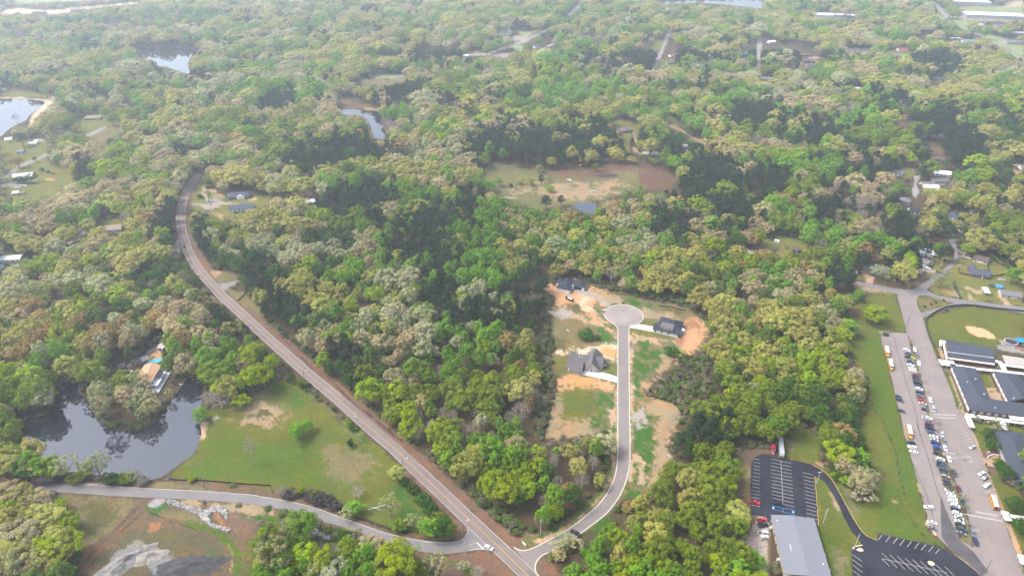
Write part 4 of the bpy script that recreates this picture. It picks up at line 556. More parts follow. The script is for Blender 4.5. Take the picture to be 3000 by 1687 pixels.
def house(A, B, Wd, label, roof='grey', wall='white', kind='gable', hw=2.8, rh=1.9, detail=2, cat='house', name='house', clear=True, chim=False, group=None):
    """A, B: the two ends of the roof along its length, as seen, at mid-roof height"""
    a = G(A[0], A[1], hw + rh * .6); b = G(B[0], B[1], hw + rh * .6); a.z = b.z = 0; d = b - a; L = d.length; c = (a + b) / 2; rz = math.atan2(d.y, d.x)
    e = empty(name, c, rz, label, cat, group); w = MB(); r = MB(); x0, x1, y0, y1 = -L / 2 + .4, L / 2 - .4, -Wd / 2, Wd / 2
    if kind == 'gable': gable_wall(w, x0, x1, y0, y1, 0, hw, rh); gable_roof(r, x0, x1, y0, y1, hw, rh)
    elif kind == 'hip': w.box(x0, x1, y0, y1, 0, hw - .02); hip_roof(r, x0, x1, y0, y1, hw + .2, rh)
    else: w.box(x0, x1, y0, y1, 0, hw - .02); r.box(x0 - .2, x1 + .2, y0 - .2, y1 + .2, hw, hw + rh)
    w.build('wall', WALLC[wall], e); ro = r.build('roof', ROOFC[roof], e)
    if chim: MB().box(L * .2, L * .2 + .8, -.4, .4, hw, hw + rh + 1.1).build('chimney', M_brick, ro)
    if detail:
        n = max(2, int(L / (3.6 if detail > 1 else 8))); di = n // 2
        for i in range(n):
            xx = x0 + (i + .5) * (x1 - x0) / n
            if i == di:
                dr = MB().box(xx - .5, xx + .5, y0 - .05, y0 + .01, 0.05, 2.1).build('door', M_dark if wall == 'white' else M_white, e)
            else: window(e, xx, y0, .95, min(1.3, (x1 - x0) / n * .5), 1.2)
        if detail > 1: window(e, x1, 0, .95, 1.2, 1.2, '+'); window(e, x0, 0, .95, 1.2, 1.2, '-')
    if clear:
        M = Matrix.Translation(c) @ Matrix.Rotation(rz, 4, 'Z'); mark_clear([M @ Vector((x, y, z)) for x in (x0, x1) for y, z in ((y0, 0.4), (y0, hw), (0, hw + rh), (y1, hw))])
    return e
H = house
H(TL((800, 1100))[0], TL((955, 1092))[0], 11, 'low tan-roofed ranch house alone on a pale lawn at upper left', 'tan', 'tan', 'hip', 2.8, 2.0, 1)
H(TL((485, 1240))[0], TL((618, 1232))[0], 9, 'grey-roofed house under the big dark pines at upper left', 'mid', 'white', 'hip', 2.8, 1.8, 1)
H(TL((305, 118))[0], TL((432, 113))[0], 16, 'long dark-roofed building beside a pale field at the far left', 'black', 'grey', 'gable', 4, 2.5, 1, 'building', 'far_building')
H(TL((665, 92))[0], TL((805, 84))[0], 16, 'dark grey sheds beside a pale yard at the far left top', 'grey', 'tan', 'gable', 4, 2, 1, 'building', 'far_building')
H(TL((185, 350))[0], TL((275, 345))[0], 10, 'white far house leftmost among the hazy trees at upper left', 'pale', 'white', 'gable', 3, 2, 1)
H(TL((310, 352))[0], TL((420, 348))[0], 11, 'pinkish-roofed far house right of a white one at upper left', 'tan', 'white', 'gable', 3, 2, 1)
H(TL((165, 438))[0], TL((255, 434))[0], 9, 'pale far house half sunk in trees above the left pond', 'mid', 'white', 'gable', 3, 2, 1)
H(TL((45, 1305))[0], TL((112, 1298))[0], 8, 'small white house at the left frame edge below the sandy pond bank', 'white', 'white', 'gable', 2.8, 1.6, 1)
H(TL((262, 1345))[0], TL((345, 1340))[0], 6, 'white mobile home beside a parked camper under a pine', 'white', 'white', 'gable', 2.8, 1, 1)
H(TL((0, 845))[0], TL((45, 835))[0], 9, 'dark green roofed hut above the left pond at the frame edge', 'green', 'brown', 'gable', 2.8, 2, 1)
H(TL((1800, 1370))[0], TL((1905, 1362))[0], 9, 'tan house glimpsed in the trees at the top of the main road', 'tan', 'pinkbrick', 'hip', 2.8, 2, 1)
H(ML((125, 362))[0], ML((315, 345))[0], 13, 'red-walled house under a white metal roof on the left lawn', 'white', 'brick', 'gable', 3, 2.4, 2)
H(ML((118, 520))[0], ML((178, 516))[0], 6, 'small open shed with a white roof on the left lawn', 'white', 'grey', 'gable', 2.4, 1, 1, 'shed', 'shed')
H(ML((180, 522))[0], ML((234, 516))[0], 5, 'small rusty-roofed shed beside the white-roofed one', 'rust', 'grey', 'gable', 2.4, 1, 1, 'shed', 'shed')
H(ML((155, 130))[0], ML((228, 127))[0], 7, 'grey-roofed shed beside the gravel lane at upper left', 'mid', 'grey', 'gable', 2.8, 1.3, 1, 'shed', 'shed')
H(ML((-30, 225))[0], ML((28, 215))[0], 8, 'white-walled house cut by the left frame edge', 'mid', 'white', 'gable', 2.8, 1.7, 1)
H(ML((1000, 850))[0], ML((1152, 836))[0], 11, 'house with a plain tan gable roof in a gap left of the main road', 'tan', 'cream', 'gable', 2.8, 2.2, 2)
H(ML((10, 1135))[0], ML((205, 1125))[0], 8, 'long white metal building at the left frame edge', 'white', 'white', 'gable', 3, 1.4, 2, 'building', 'metal_building')
H(ML((-60, 1220))[0], ML((40, 1208))[0], 8, 'slate-roofed house just below the long white metal building', 'blue', 'grey', 'gable', 2.8, 1.8, 1)
hd = H(ML((2140, 545))[0], ML((2360, 525))[0], 12, 'brick house with dark hip roof and white front gable right of the main road', 'blue', 'brick', 'hip', 2.9, 2.8, 2)
MB().hexa([(-2, -6.6, .05), (6, -6.6, .05), (6, -6.6, 2.9), (2, -6.6, 5.0), (-2, -6.6, 2.9)], [(-2, -5.4, .05), (6, -5.4, .05), (6, -5.4, 2.9), (2, -5.4, 5.0), (-2, -5.4, 2.9)]).build('gable_front', M_white, hd)
H(ML((2165, 655))[0], ML((2395, 642))[0], 11, 'slate-roofed house in front of the brick one right of the main road', 'blue', 'white', 'gable', 2.8, 2.2, 2)
H(MM((465, 600))[0], MM((552, 588))[0], 8, 'white-roofed red barn at the edge of the dark pines', 'white', 'brick', 'gable', 2.8, 1.8, 1, 'barn', 'barn')
H(MM((2235, 640))[0], MM((2292, 634))[0], 5, 'small white shed at the near left end of the cleared field', 'white', 'white', 'gable', 2.2, 1, 1, 'shed', 'shed')
st = H(TM((2280, 300))[0], TM((2400, 290))[0], 12, 'white far chapel with a thin spire among the hazy trees', 'pale', 'white', 'gable', 5, 4, 1, 'church', 'chapel')
MB().hexa([(-8, -1.5, 0), (-5, -1.5, 0), (-5, 1.5, 0), (-8, 1.5, 0)], [(-8, -1.5, 11), (-5, -1.5, 11), (-5, 1.5, 11), (-8, 1.5, 11)]).hexa([(-7.8, -1.3, 11), (-5.2, -1.3, 11), (-5.2, 1.3, 11), (-7.8, 1.3, 11)], [(-6.55, -.05, 21), (-6.45, -.05, 21), (-6.45, .05, 21), (-6.55, .05, 21)]).build('spire', M_white, st)
H(TM((1940, 522))[0], TM((2002, 515))[0], 8, 'white house at the near end of the far straight road', 'white', 'white', 'gable', 2.8, 1.6, 1)
H(TM((1505, 640))[0], TM((1560, 634))[0], 8, 'pale cottage behind the big round tree of the far park', 'pale', 'white', 'gable', 2.8, 2, 1)
H(TR((635, 325))[0], TR((722, 318))[0], 12, 'grey-roofed house right of the far straight road', 'mid', 'white', 'hip', 2.8, 2, 1)
H(TR((205, 435))[0], TR((275, 428))[0], 9, 'white-walled house on the near side of the far road', 'mid', 'white', 'gable', 2.8, 2, 1)
H(TR((325, 435))[0], TR((402, 408))[0], 9, 'pale gabled house one plot right of the white-walled one', 'pale', 'cream', 'gable', 2.8, 2, 1)
H(TR((1485, 518))[0], TR((1550, 512))[0], 9, 'house with a bright red roof beside the far side street', 'red', 'white', 'gable', 2.8, 1.8, 1)
H(TR((1455, 588))[0], TR((1530, 578))[0], 10, 'grey-roofed house just below the red-roofed one', 'grey', 'pinkbrick', 'gable', 2.8, 1.8, 1)
H(TR((1200, 604))[0], TR((1250, 600))[0], 8, 'small tan house left of the far side street', 'tan', 'tan', 'gable', 2.8, 1.8, 1)
H(TR((1560, 298))[0], TR((1640, 294))[0], 10, 'long white house at the head of the far side street', 'white', 'white', 'gable', 2.8, 1.6, 1)
H(TR((1475, 275))[0], TR((1535, 270))[0], 9, 'grey house across the head of the far side street', 'grey', 'white', 'gable', 2.8, 1.8, 1)
H(TR((1505, 95))[0], TR((1555, 92))[0], 9, 'white house near the lake at the top', 'white', 'white', 'gable', 2.8, 1.8, 1)
H(TR((2415, 390))[0], TR((2482, 384))[0], 8, 'white house right of the second far side street', 'white', 'white', 'gable', 2.8, 1.6, 1)
H(TR((2155, 495))[0], TR((2225, 488))[0], 9, 'white house with a pale green roof under a far pine', 'green', 'white', 'gable', 2.8, 1.8, 1)
H(TR((1020, 1216))[0], TR((1118, 1202))[0], 13, 'brick house with grey hip roof above the cleared field', 'grey', 'brick', 'hip', 3, 2.6, 2)
H(MR((1228, 142))[0], MR((1396, 150))[0], 10, 'long house with pale grey roof behind the digger field', 'pale', 'pinkbrick', 'gable', 2.8, 1.8, 2)
H(TR((1608, 1365))[0], TR((1655, 1362))[0], 6, 'small white shed under a wide bare tree', 'white', 'white', 'gable', 2.6, 1.2, 1, 'shed', 'shed')
H(TR((2325, 728))[0], TR((2480, 734))[0], 12, 'wide grey-roofed house hidden in trees at right centre top', 'mid', 'grey', 'gable', 2.8, 2, 1)
H(TX((590, 132))[0], TX((985, 144))[0], 32, 'long low white-roofed hall at the top right woods', 'white', 'cream', 'flat', 6, .6, 1, 'building', 'far_hall')
H(TX((2010, 118))[0], TX((2560, 138))[0], 46, 'huge white-roofed warehouse at the top right corner', 'white', 'grey', 'gable', 8, 2, 1, 'warehouse', 'warehouse')
H(TX((1890, 4))[0], TX((2250, 16))[0], 40, 'pale flat warehouse behind the huge white one', 'white', 'grey', 'flat', 8, .8, 1, 'warehouse', 'warehouse')
H(TX((2305, 238))[0], TX((2402, 238))[0], 14, 'grey square shed below the huge warehouse', 'mid', 'grey', 'gable', 4, 1.5, 1, 'building', 'far_building')
H(TX((2136, 230))[0], TX((2192, 230))[0], 9, 'white cube shed left of the grey square shed', 'white', 'white', 'flat', 3.5, .4, 1, 'building', 'far_building')
H(TX((1990, 375))[0], TX((2112, 380))[0], 18, 'wide building with a pale green roof at upper right', 'green', 'white', 'gable', 4, 2, 1, 'building', 'far_building')
H(TX((1868, 360))[0], TX((1985, 362))[0], 12, 'pale low building beside the green-roofed one', 'white', 'tan', 'flat', 3.5, .4, 1, 'building', 'far_building')
H(TX((2400, 382))[0], TX((2600, 390))[0], 24, 'long grey-roofed shed at the right frame edge by the railway', 'mid', 'grey', 'gable', 4.5, 2, 1, 'building', 'far_building')
H(TX((2430, 300))[0], TX((2600, 306))[0], 16, 'long pale grey shed behind the railway-side one', 'pale', 'grey', 'gable', 4.5, 1.6, 1, 'building', 'far_building')
H(TX((1385, 458))[0], TX((1470, 458))[0], 10, 'low shop with a bright red roof at upper right', 'red', 'white', 'gable', 3, 2, 1, 'building', 'far_building')
H(TX((905, 462))[0], TX((1145, 470))[0], 12, 'long brown-roofed row building at upper right', 'brown', 'white', 'gable', 3, 2, 1, 'building', 'far_building')
H(TX((475, 510))[0], TX((575, 510))[0], 11, 'dark brown hip-roofed house, topmost of three round a sandy yard', 'brown', 'brick', 'hip', 2.8, 2, 1)
H(TX((488, 566))[0], TX((592, 566))[0], 11, 'dark grey hip-roofed house, lower left of the sandy yard', 'grey', 'brick', 'hip', 2.8, 2, 1)
H(TX((622, 556))[0], TX((695, 552))[0], 10, 'brown-roofed house at the right of the sandy yard', 'brown', 'brick', 'hip', 2.8, 2, 1)
H(TX((515, 606))[0], TX((605, 604))[0], 10, 'grey house with white gable below the sandy yard', 'grey', 'white', 'gable', 2.8, 2, 1)
H(TX((955, 826))[0], TX((1038, 828))[0], 8, 'white bungalow in a dark pine clump at upper right', 'white', 'white', 'gable', 2.8, 1.4, 1)
H(TX((1690, 724))[0], TX((1842, 744))[0], 12, 'wide house with slate hip roof on a small lawn at right', 'blue', 'brick', 'hip', 2.8, 2.4, 1)
H(TX((1415, 944))[0], TX((1490, 946))[0], 8, 'brown-roofed cabin with pale front under large trees', 'brown', 'cream', 'gable', 2.8, 1.6, 1)
H(TX((1705, 1272))[0], TX((1795, 1270))[0], 8, 'pale-roofed house deep in the right-hand trees', 'pale', 'white', 'gable', 2.8, 1.6, 1)
H(MX((1340, 318))[0], MX((1436, 326))[0], 11, 'house with a bright white gable end beside a right-hand lawn', 'mid', 'white', 'gable', 3, 2.4, 2)
H(MX((1735, 322))[0], MX((1892, 338))[0], 12, 'white-roofed house behind the lane trees at right', 'white', 'white', 'gable', 2.8, 1.6, 2)
H(MX((1630, 455))[0], MX((1775, 466))[0], 10, 'long house with a white metal roof beside the grey lane', 'white', 'white', 'gable', 2.8, 1.4, 2)
H(MX((1715, 395))[0], MX((1855, 398))[0], 10, 'grey-roofed house between two white-roofed ones', 'mid', 'grey', 'gable', 2.8, 1.8, 1)
H(MX((1405, 580))[0], MX((1512, 594))[0], 11, 'grey hip-roofed house at the bend of the grey lane', 'mid', 'grey', 'hip', 2.8, 2.2, 2)
H(MX((1492, 678))[0], MX((1590, 684))[0], 9, 'small white house with black roof under pines', 'black', 'white', 'gable', 2.8, 1.8, 2)
H(MX((1795, 598))[0], MX((1875, 606))[0], 9, 'grey-roofed bungalow right of the grey lane bend', 'mid', 'grey', 'gable', 2.8, 1.6, 1)
H(MX((1878, 720))[0], MX((1968, 740))[0], 11, 'dark slate-roofed house at right beside an orange tree', 'blue', 'white', 'hip', 2.8, 2.6, 2)
H(MX((2072, 690))[0], MX((2150, 696))[0], 8, 'beige flat-fronted house at right', 'tan', 'cream', 'gable', 2.8, 1.6, 1)
H(MX((720, 492))[0], MX((838, 482))[0], 10, 'brown-roofed brick house sunk among the right-hand pines', 'brown', 'brick', 'gable', 2.8, 1.8, 1)
H(MX((395, 545))[0], MX((485, 542))[0], 9, 'slate-roofed house sunk among the dark pines', 'blue', 'brick', 'gable', 2.8, 1.8, 1)
H(MX((1700, 190))[0], MX((1822, 200))[0], 10, 'brown-roofed house under upper right trees', 'brown', 'brown', 'gable', 2.8, 1.8, 1)
H(MX((2195, 190))[0], MX((2265, 194))[0], 8, 'white gabled house at the right near a bare lot', 'mid', 'white', 'gable', 3, 2, 1)
H(MX((2540, 272))[0], MX((2640, 278))[0], 9, 'white house cut by the right frame edge', 'mid', 'white', 'gable', 2.8, 1.8, 1)
H(MX((2445, 365))[0], MX((2520, 380))[0], 9, 'slate-roofed house near the right frame edge', 'blue', 'grey', 'gable', 2.8, 2, 1)
H(MX((1545, 862))[0], MX((1645, 880))[0], 9, 'white-fronted brown-roofed house up the lane from the junction', 'brown', 'white', 'gable', 2.8, 1.8, 2)
H(MX((1590, 1062))[0], MX((1725, 1082))[0], 10, 'white metal-roofed house behind pines left of the lane', 'white', 'white', 'gable', 2.8, 1.6, 2)
H(MX((1625, 1150))[0], MX((1698, 1185))[0], 10, 'grey-roofed house behind the pines, middle of three left of the lane', 'mid', 'grey', 'gable', 2.8, 2, 2)
H(MX((1562, 1228))[0], MX((1626, 1236))[0], 9, 'pale grey house nearest the junction, left of the lane', 'pale', 'grey', 'gable', 2.8, 1.8, 2)
H(MX((2108, 1112))[0], MX((2255, 1150))[0], 11, 'house with a mottled brown gable roof right of the lane', 'brown', 'cream', 'gable', 2.8, 2.2, 2)
hb_ = H(MX((2065, 1252))[0], MX((2258, 1280))[0], 10, 'red brick house with a slate blue roof on the junction lawn', 'blue', 'brick', 'gable', 3, 2.4, 2, chim=True)
r_ = MB(); gable_roof(r_, -7, -1.5, 1, 9, 3, 2.6, 'y'); r_.build('roof', ROOFC['blue'], hb_); w_ = MB(); gable_wall(w_, -7, -1.5, 4.9, 9, 0, 3, 2.6, 'y'); w_.build('wall', M_brick, hb_)
H(MX((1075, 1215))[0], MX((1320, 1250))[0], 12, 'wide grey-roofed house under trees left of the junction', 'grey', 'grey', 'hip', 2.8, 2.4, 2)
H(MX((388, 1038))[0], MX((455, 1048))[0], 8, 'small brown house beside the grassy clearing', 'brown', 'brown', 'gable', 2.6, 1.6, 1)
hl = H(JN((2255, 880))[0], JN((2545, 920))[0], 9, 'long low house with grey roof and white carport by the east lane', 'mid', 'cream', 'gable', 2.8, 1.6, 2)
MB().box(-19.5, -15.2, -5, 4.5, 2.55, 2.75).build('carport_roof', M_white, hl); mbp = MB()
for p in ((-19.3, -4.8), (-15.5, -4.8), (-19.3, 4.3)): mbp = MB().tube((p[0], p[1], 0), (p[0], p[1], 2.55), .06); mbp.build('post', M_white, hl)
for p in F((520, 1290), (560, 1285)): pass
# ------------------------------------------------------------------ the three new houses round the cul-de-sac
def frame(A, B):
    a = G(*A); b = G(*B); d = b - a; return a, math.atan2(d.y, d.x), d.length
def finish(e, pts):
    M = Matrix.Translation(e.location) @ Matrix.Rotation(e.rotation_euler.z, 4, 'Z'); mark_clear([M @ Vector(p) for p in pts])
a, rz, L = frame(H1((608, 612))[0], H1((925, 682))[0])
e = empty('house', a, rz, 'new white house with black hip roof on bare clay behind the turning circle', 'house', 'new houses round the turning circle')
w = MB(); w.box(0, L, 0, 17, 0, 2.98); w.build('wall', M_white, e); w = MB(); w.box(L + .003, L + 9.5, 8.5, 17, 0, 2.97); w.build('garage_wall', M_white, e); w = MB(); w.box(-3.2, -.003, 8, 15, 0, 2.96); w.build('rear_wing', M_white, e)
r = MB(); hip_roof(r, 0, L, 0, 17, 3.2, 3.4, .6); hip_roof(r, L - 3, L + 9.5, 8.5, 17, 3.19, 2.6, .6); hip_roof(r, -3.2, 4, 8, 15, 3.18, 2.2, .6); ro = r.build('roof', ROOFC['black'], e)
MB().tube((L * .6, 5, 4.5), (L * .6, 5, 6.2), .15).build('vent_pipe', M_white, ro); MB().hexa([(L - .5, 6.2, 3.2), (L + .9, 6.2, 3.2), (L + .2, 6.2, 4.6)], [(L - .5, 8.4, 3.2), (L + .9, 8.4, 3.2), (L + .2, 8.4, 4.6)]).build('porch_gable', M_white, e)
MB().box(L + 1.2, L + 7.6, 8.42, 8.49, 0.02, 2.5).build('garage_door_or_shade', mat('open_garage_shade', (.02, .02, .022), .8), e); MB().box(L + .02, L + .08, 4.2, 5.4, 0.02, 2.2).build('door', M_dark, e)  # garage stands open: near-black panel paints the shade inside it
window(e, L, 2.2, .9, 1.4, 1.4, '+'); window(e, L + 9.5, 12.5, .9, 1.4, 1.4, '+'); finish(e, [(0, 0, 0), (L, 0, 0), (L + 9.5, 8.5, 0), (L + 9.5, 17, 3), (L / 2, 17, 6), (0, 17, 3), (-3.2, 10, 3), (0, 0, 3), (-3.2, 8, 0)])
a, rz, L = frame(H2((560, 992))[0], H2((1370, 1182))[0])
e = empty('house', a, rz, 'new cream-white house with dark roof and long shed dormer right of the street', 'house', 'new houses round the turning circle')
hw2 = WALLC['new_white'] = mat('cream_painted_brick', (.66, .62, .57), .8, .06, 2)
w = MB(); gable_wall(w, 0, L, 0, 8.5, 0, 2.9, 2.0); w.build('wall', hw2, e); w = MB(); w.box(3.7, L - .7, 8.6, 16.9, 0, 3.4); w.build('wall', hw2, e)
r = MB(); gable_roof(r, 0, L, 0, 8.5, 3.1, 2.05, 'x', .45); ro1 = r.build('roof', ROOFC['black'], e); r = MB(); hip_roof(r, 3.6, L - .6, 3.4, 17, 3.6, 4.4, .55); hip_roof(r, 2.0, 9, 9.5, 18, 3.3, 2.6, .4); ro = r.build('roof', ROOFC['black'], e)
w = MB(); w.box(5.2, 14.0, 1.6, 6, 3.3, 5.4); w.build('dormer_wall', WALLC['cream'], e); r = MB(); r.slab([(4.8, 1.1, 5.35), (14.4, 1.1, 5.35), (14.4, 6.6, 6.5), (4.8, 6.6, 6.5)], .2); r.build('dormer_roof', ROOFC['grey'], e)
for xx, ww in ((6.4, 1.4), (11.8, 1.1)): window(e, xx, 1.6, 3.95, ww, 1.0)
for xx in (1.9, 6.6, 19.0): window(e, xx, 0, .8, .9, 1.5, frame=M_dark)
window(e, 11.6, 0, 1.2, 1.3, .9, frame=M_dark); MB().tube((9.8, -.06, 0), (9.8, -.06, 3), .06).build('downpipe', M_white, e); MB().tube((12.3, 10, 6.3), (12.3, 10, 8.0), .16).build('vent_pipe', M_white, ro)
MB().box(L - .58, L + 3.2, 6.5, 9.5, 0, .25).build('patio_slab', M_conc, e); MB().box(-.06, 0.0, 1.4, 6.6, .02, 2.4).build('garage_door_or_shade', M_white, e)
MB().box(L - .55, L + 2.2, 6.4, 9.6, 2.7, 2.9).build('porch_roof', M_white, e); finish(e, [(0, 0, 0), (L, 0, 0), (L + 3, 7, 0), (L, 17, 3), (L * .5, 12, 8), (3, 18, 3), (0, 8, 3), (0, 0, 3)])
a, rz, L = frame(H3((620, 898))[0], H3((1012, 942))[0])
e = empty('house', a, rz, 'pale brick house with grey gabled roofs and a white drive left of the street', 'house', 'new houses round the turning circle')
pb = mat('lilac_grey_brick', (.40, .345, .32), .9, .14, 2.5)
w = MB(); gable_wall(w, 0, L, 0, 11, 0, 2.8, 2.6); w.build('garage_wall', pb, e); w = MB(); gable_wall(w, -1.6, 22, 8.8, 19, 0, 3.0, 3.3); w.build('wall', pb, e); w = MB(); gable_wall(w, L + 1.8, L + 10.6, 4.2, 16, 0, 3.05, 4.6, 'y'); w.build('front_gable', pb, e)
r = MB(); gable_roof(r, 0, L, 0, 11, 3.0, 2.6, 'x', .4); r.build('roof', ROOFC['grey'], e); r = MB(); gable_roof(r, -1.6, 22, 8.8, 19, 3.2, 3.4, 'x', .5); gable_roof(r, L + 1.8, L + 10.6, 4.3, 17.5, 3.25, 4.65, 'y', .3); gable_roof(r, L + 2.2, L + 12.2, 14, 22, 3.25, 4.4, 'y', .4); gable_roof(r, -2.6, 4, 3.2, 9.4, 2.9, 1.2, 'x', .3); ro = r.build('roof', ROOFC['grey'], e)
for xx in (5.6, 7.6): MB().tube((xx, 12.2, 5), (xx, 12.2, 6.8), .2).build('vent_pipe', M_white, ro)
for xx, zz in ((L + 3.2, 1.1), (L + 6.2, .9), (L + 9.4, 1.1), (L + 5.4, 3.5)): window(e, xx, 4.2, zz, .7, 1.0, frame=M_dark)
MB().box(L + .003, L + .07, 1.6, 7.2, .02, 2.3).build('garage_door_or_shade', M_white, e); MB().box(22.02, 24.6, 9.2, 13.4, 2.5, 2.75).build('porch_roof', ROOFC['grey'], e)
for yy in (9.4, 13.2): MB().tube((24.4, yy, 0), (24.4, yy, 2.5), .1).build('post', M_dark, e)
MB().box(-1.4, -.1, 2.6, 8, .02, .5).build('rear_step', M_conc, e); window(e, 22, 11, .9, 1.2, 1.5, '+', M_white)
finish(e, [(0, 0, 0), (L, 0, 0), (L + 10.6, 4, 0), (24.6, 9, 0), (24.6, 13, 3), (22, 19, 3), (L + 6, 22, 7), (-2, 19, 3), (-2.6, 3, 0), (0, 0, 3)])
# ------------------------------------------------------------------ house on the pond peninsula
e = empty('pond_house', G(*IS((900, 1000))[0]), 0, 'tall white house with an orange roof and stacked decks on the pond peninsula', 'house')
o0 = e.location
def loc(p, h): q = G(*p, h) - o0; return Vector((q.x, q.y, h))
ra, rb = loc(IS((965, 612))[0], 8.4), loc(IS((790, 1010))[0], 8.4); e1, e2 = loc(IS((1172, 684))[0], 6.4), loc(IS((925, 1075))[0], 6.4); d1, d2 = loc(IS((790, 668))[0], 6.4), loc(IS((590, 960))[0], 6.4)
MB().slab([e2, e1, ra, rb], .25).slab([d1, d2, rb, ra], .25).build('roof', mat('orange_shingle', (.40, .235, .14), .9, .16, .8), e)
def inset(P, k): c = sum(P, Vector()) / len(P); return [c + (p - c) * k for p in P]
wp = inset([e1, d1, d2, e2], .93); w = MB(); w.hexa([(p.x, p.y, 0) for p in reversed(wp)], [(p.x, p.y, 6.15) for p in reversed(wp)]); w.build('wall', M_white, e)
u = (e2 - e1); u.z = 0; uL = u.length; u.normalize(); nrm = Vector((-u.y, u.x, 0)); 
if nrm.x < 0: nrm = -nrm
base = Vector((wp[0].x, wp[0].y, 0)); uL2 = (Vector((wp[3].x, wp[3].y, 0)) - base).length
for i in range(5):
    for zz in (.8, 3.6):
        c = base + u * (uL2 * (i + .5) / 5) + nrm * .03; q = [c - u * .75, c + u * .75]; wf = MB(); wf.hexa([q[0] + Vector((0, 0, zz)), q[1] + Vector((0, 0, zz)), q[1] + nrm * .06 + Vector((0, 0, zz)), q[0] + nrm * .06 + Vector((0, 0, zz))], [q[0] + Vector((0, 0, zz + 1.6)), q[1] + Vector((0, 0, zz + 1.6)), q[1] + nrm * .06 + Vector((0, 0, zz + 1.6)), q[0] + nrm * .06 + Vector((0, 0, zz + 1.6))]); wf.build('window', M_glass, e)
for zz, dep, x0_, x1_ in ((.4, 5.2, 0, 1.25), (3.2, 3.6, .1, 1.0)):
    A_ = base + nrm * .15 + u * uL2 * x0_; B_ = base + nrm * .15 + u * uL2 * x1_; dk = MB(); dk.prism([A_, B_, B_ + nrm * dep, A_ + nrm * dep], zz, zz + .18); dko = dk.build('deck', M_white, e)
    n = 7
    for i in range(n + 1):
        p = A_.lerp(B_, i / n) + nrm * (dep - .1); MB().tube((p.x, p.y, 0), (p.x, p.y, zz + 1.2), .13, n=5).build('post', M_white, dko)
    rl = MB(); q0, q1 = A_ + nrm * (dep - .1), B_ + nrm * (dep - .1)
    for hz_ in (.65, 1.15): rl.tube((q0.x, q0.y, zz + hz_), (q1.x, q1.y, zz + hz_), .09, n=4)
    rl.build('railing', M_white, dko)
A_ = base + nrm * .1 + u * uL2 * .25; B_ = base + nrm * .1 + u * uL2 * .62; MB().slab([A_ + Vector((0, 0, 6.0)), B_ + Vector((0, 0, 6.0)), B_ + nrm * 3.2 + Vector((0, 0, 5.0)), A_ + nrm * 3.2 + Vector((0, 0, 5.0))], .12).build('awning', ROOFC['black'], e)
MB().box(0, 1.2, 0, .9, 7.2, 8.9).build('chimney', M_grey, e, tuple(loc(IS((1020, 700))[0], 0)))
sheet('swimming_pool', W(POOL), .07, water_mat('pool_water', (.03, .34, .42), 1.33, .08))
pg = empty('pergola', G(*IS((820, 600))[0]), R(35), 'white timber pergola at the end of the turquoise pool', 'pergola')
for xx in (-2, 2):
    for yy in (-2.4, 2.4): MB().tube((xx, yy, 0), (xx, yy, 2.6), .13, n=5).build('post', M_white, pg)
for i in range(5): MB().box(-2.4, 2.4, -2.4 + i * 1.2 - .08, -2.4 + i * 1.2 + .08, 2.6, 2.8).build('beam', M_white, pg)
H(IS((1120, 215))[0], IS((1265, 235))[0], 6, 'grey metal-roofed shed at the top of the pond house drive', 'pale', 'brown', 'gable', 2.6, 1.0, 1, 'shed', 'shed')
cp = H(IS((165, 690))[0], IS((352, 628))[0], 6, 'brown-roofed carport with white arches beside the brick patio', 'brown', 'brown', 'gable', 2.5, 1.2, 0, 'carport', 'carport')
for xx in (-4, 3): MB().box(xx, xx + .35, -3.25, -3.05, 0, 2.4).box(xx + 2.2, xx + 2.55, -3.25, -3.05, 0, 2.4).box(xx + .003, xx + 2.547, -3.25, -3.05, 2.0, 2.42).build('arch', M_white, cp)
ft = MB().prism([Vector((1.7 * math.cos(t), .8 * math.sin(t), 0)) for t in np.linspace(0, 6.28, 10, endpoint=False)], 0, .35).build('fishing_jetty', M_conc, None, G(*IS((1620, 1108))[0]), .3); tag(ft, 'short pale jetty at the pond edge right of the house', 'jetty')
# ------------------------------------------------------------------ hall with the seamed grey roof
ps = [G(*CB(q)[0], h) for q, h in (((575, 205), 4.6), ((1033, 195), 5.5), ((1432, 315), 4.6), ((1510, 1500), 4.6), ((1050, 1500), 5.5), ((572, 1366), 4.6))]
e = empty('grey_hall', (ps[0].x, ps[0].y, 0), 0, 'big hall with a ribbed pale grey metal roof beside the dark parking lot', 'building')
u = (ps[5] - ps[0]); u.z = 0; L = u.length; rz = math.atan2(u.y, u.x) + math.pi; Wd = (ps[2] - ps[0]).xy.length
v = (ps[2] - ps[0]); v.z = 0; e.location = (ps[0].x, ps[0].y, 0); e.rotation_euler.z = math.atan2(v.y, v.x) + R(2)
Wd = v.length; L = 36
M_seam = stripes_mat('ribbed_grey_roof', (.165, .17, .19), (.11, .115, .13), .75, 1, .16, .5, .12)
r = MB(); r.slab([(-.5, .6, 4.6), (-.5, -L, 4.6), (Wd / 2, -L, 5.7), (Wd / 2, .6, 5.7)], .2).slab([(Wd + .5, -L, 4.6), (Wd + .5, .6, 4.6), (Wd / 2, .6, 5.7), (Wd / 2, -L, 5.7)], .2); ro = r.build('roof', M_seam, e)
sec = [(0, 0), (Wd, 0), (Wd, 4.35), (Wd / 2, 5.4), (0, 4.35)]; w = MB(); w.hexa([(a, -L + .5, b) for a, b in sec], [(a, .2, b) for a, b in sec]); w.build('wall', WALLC['tan'], e)
for xx, yy in ((1.9, -3.6), (Wd - 2.0, -28)): MB().tube((xx, yy, 4.7), (xx, yy, 5.6), .3).build('roof_vent', M_white, ro)
MB().box(5.2, 5.35, -22, -18, 5.15, 5.24).build('skylight_strip', M_white, ro)
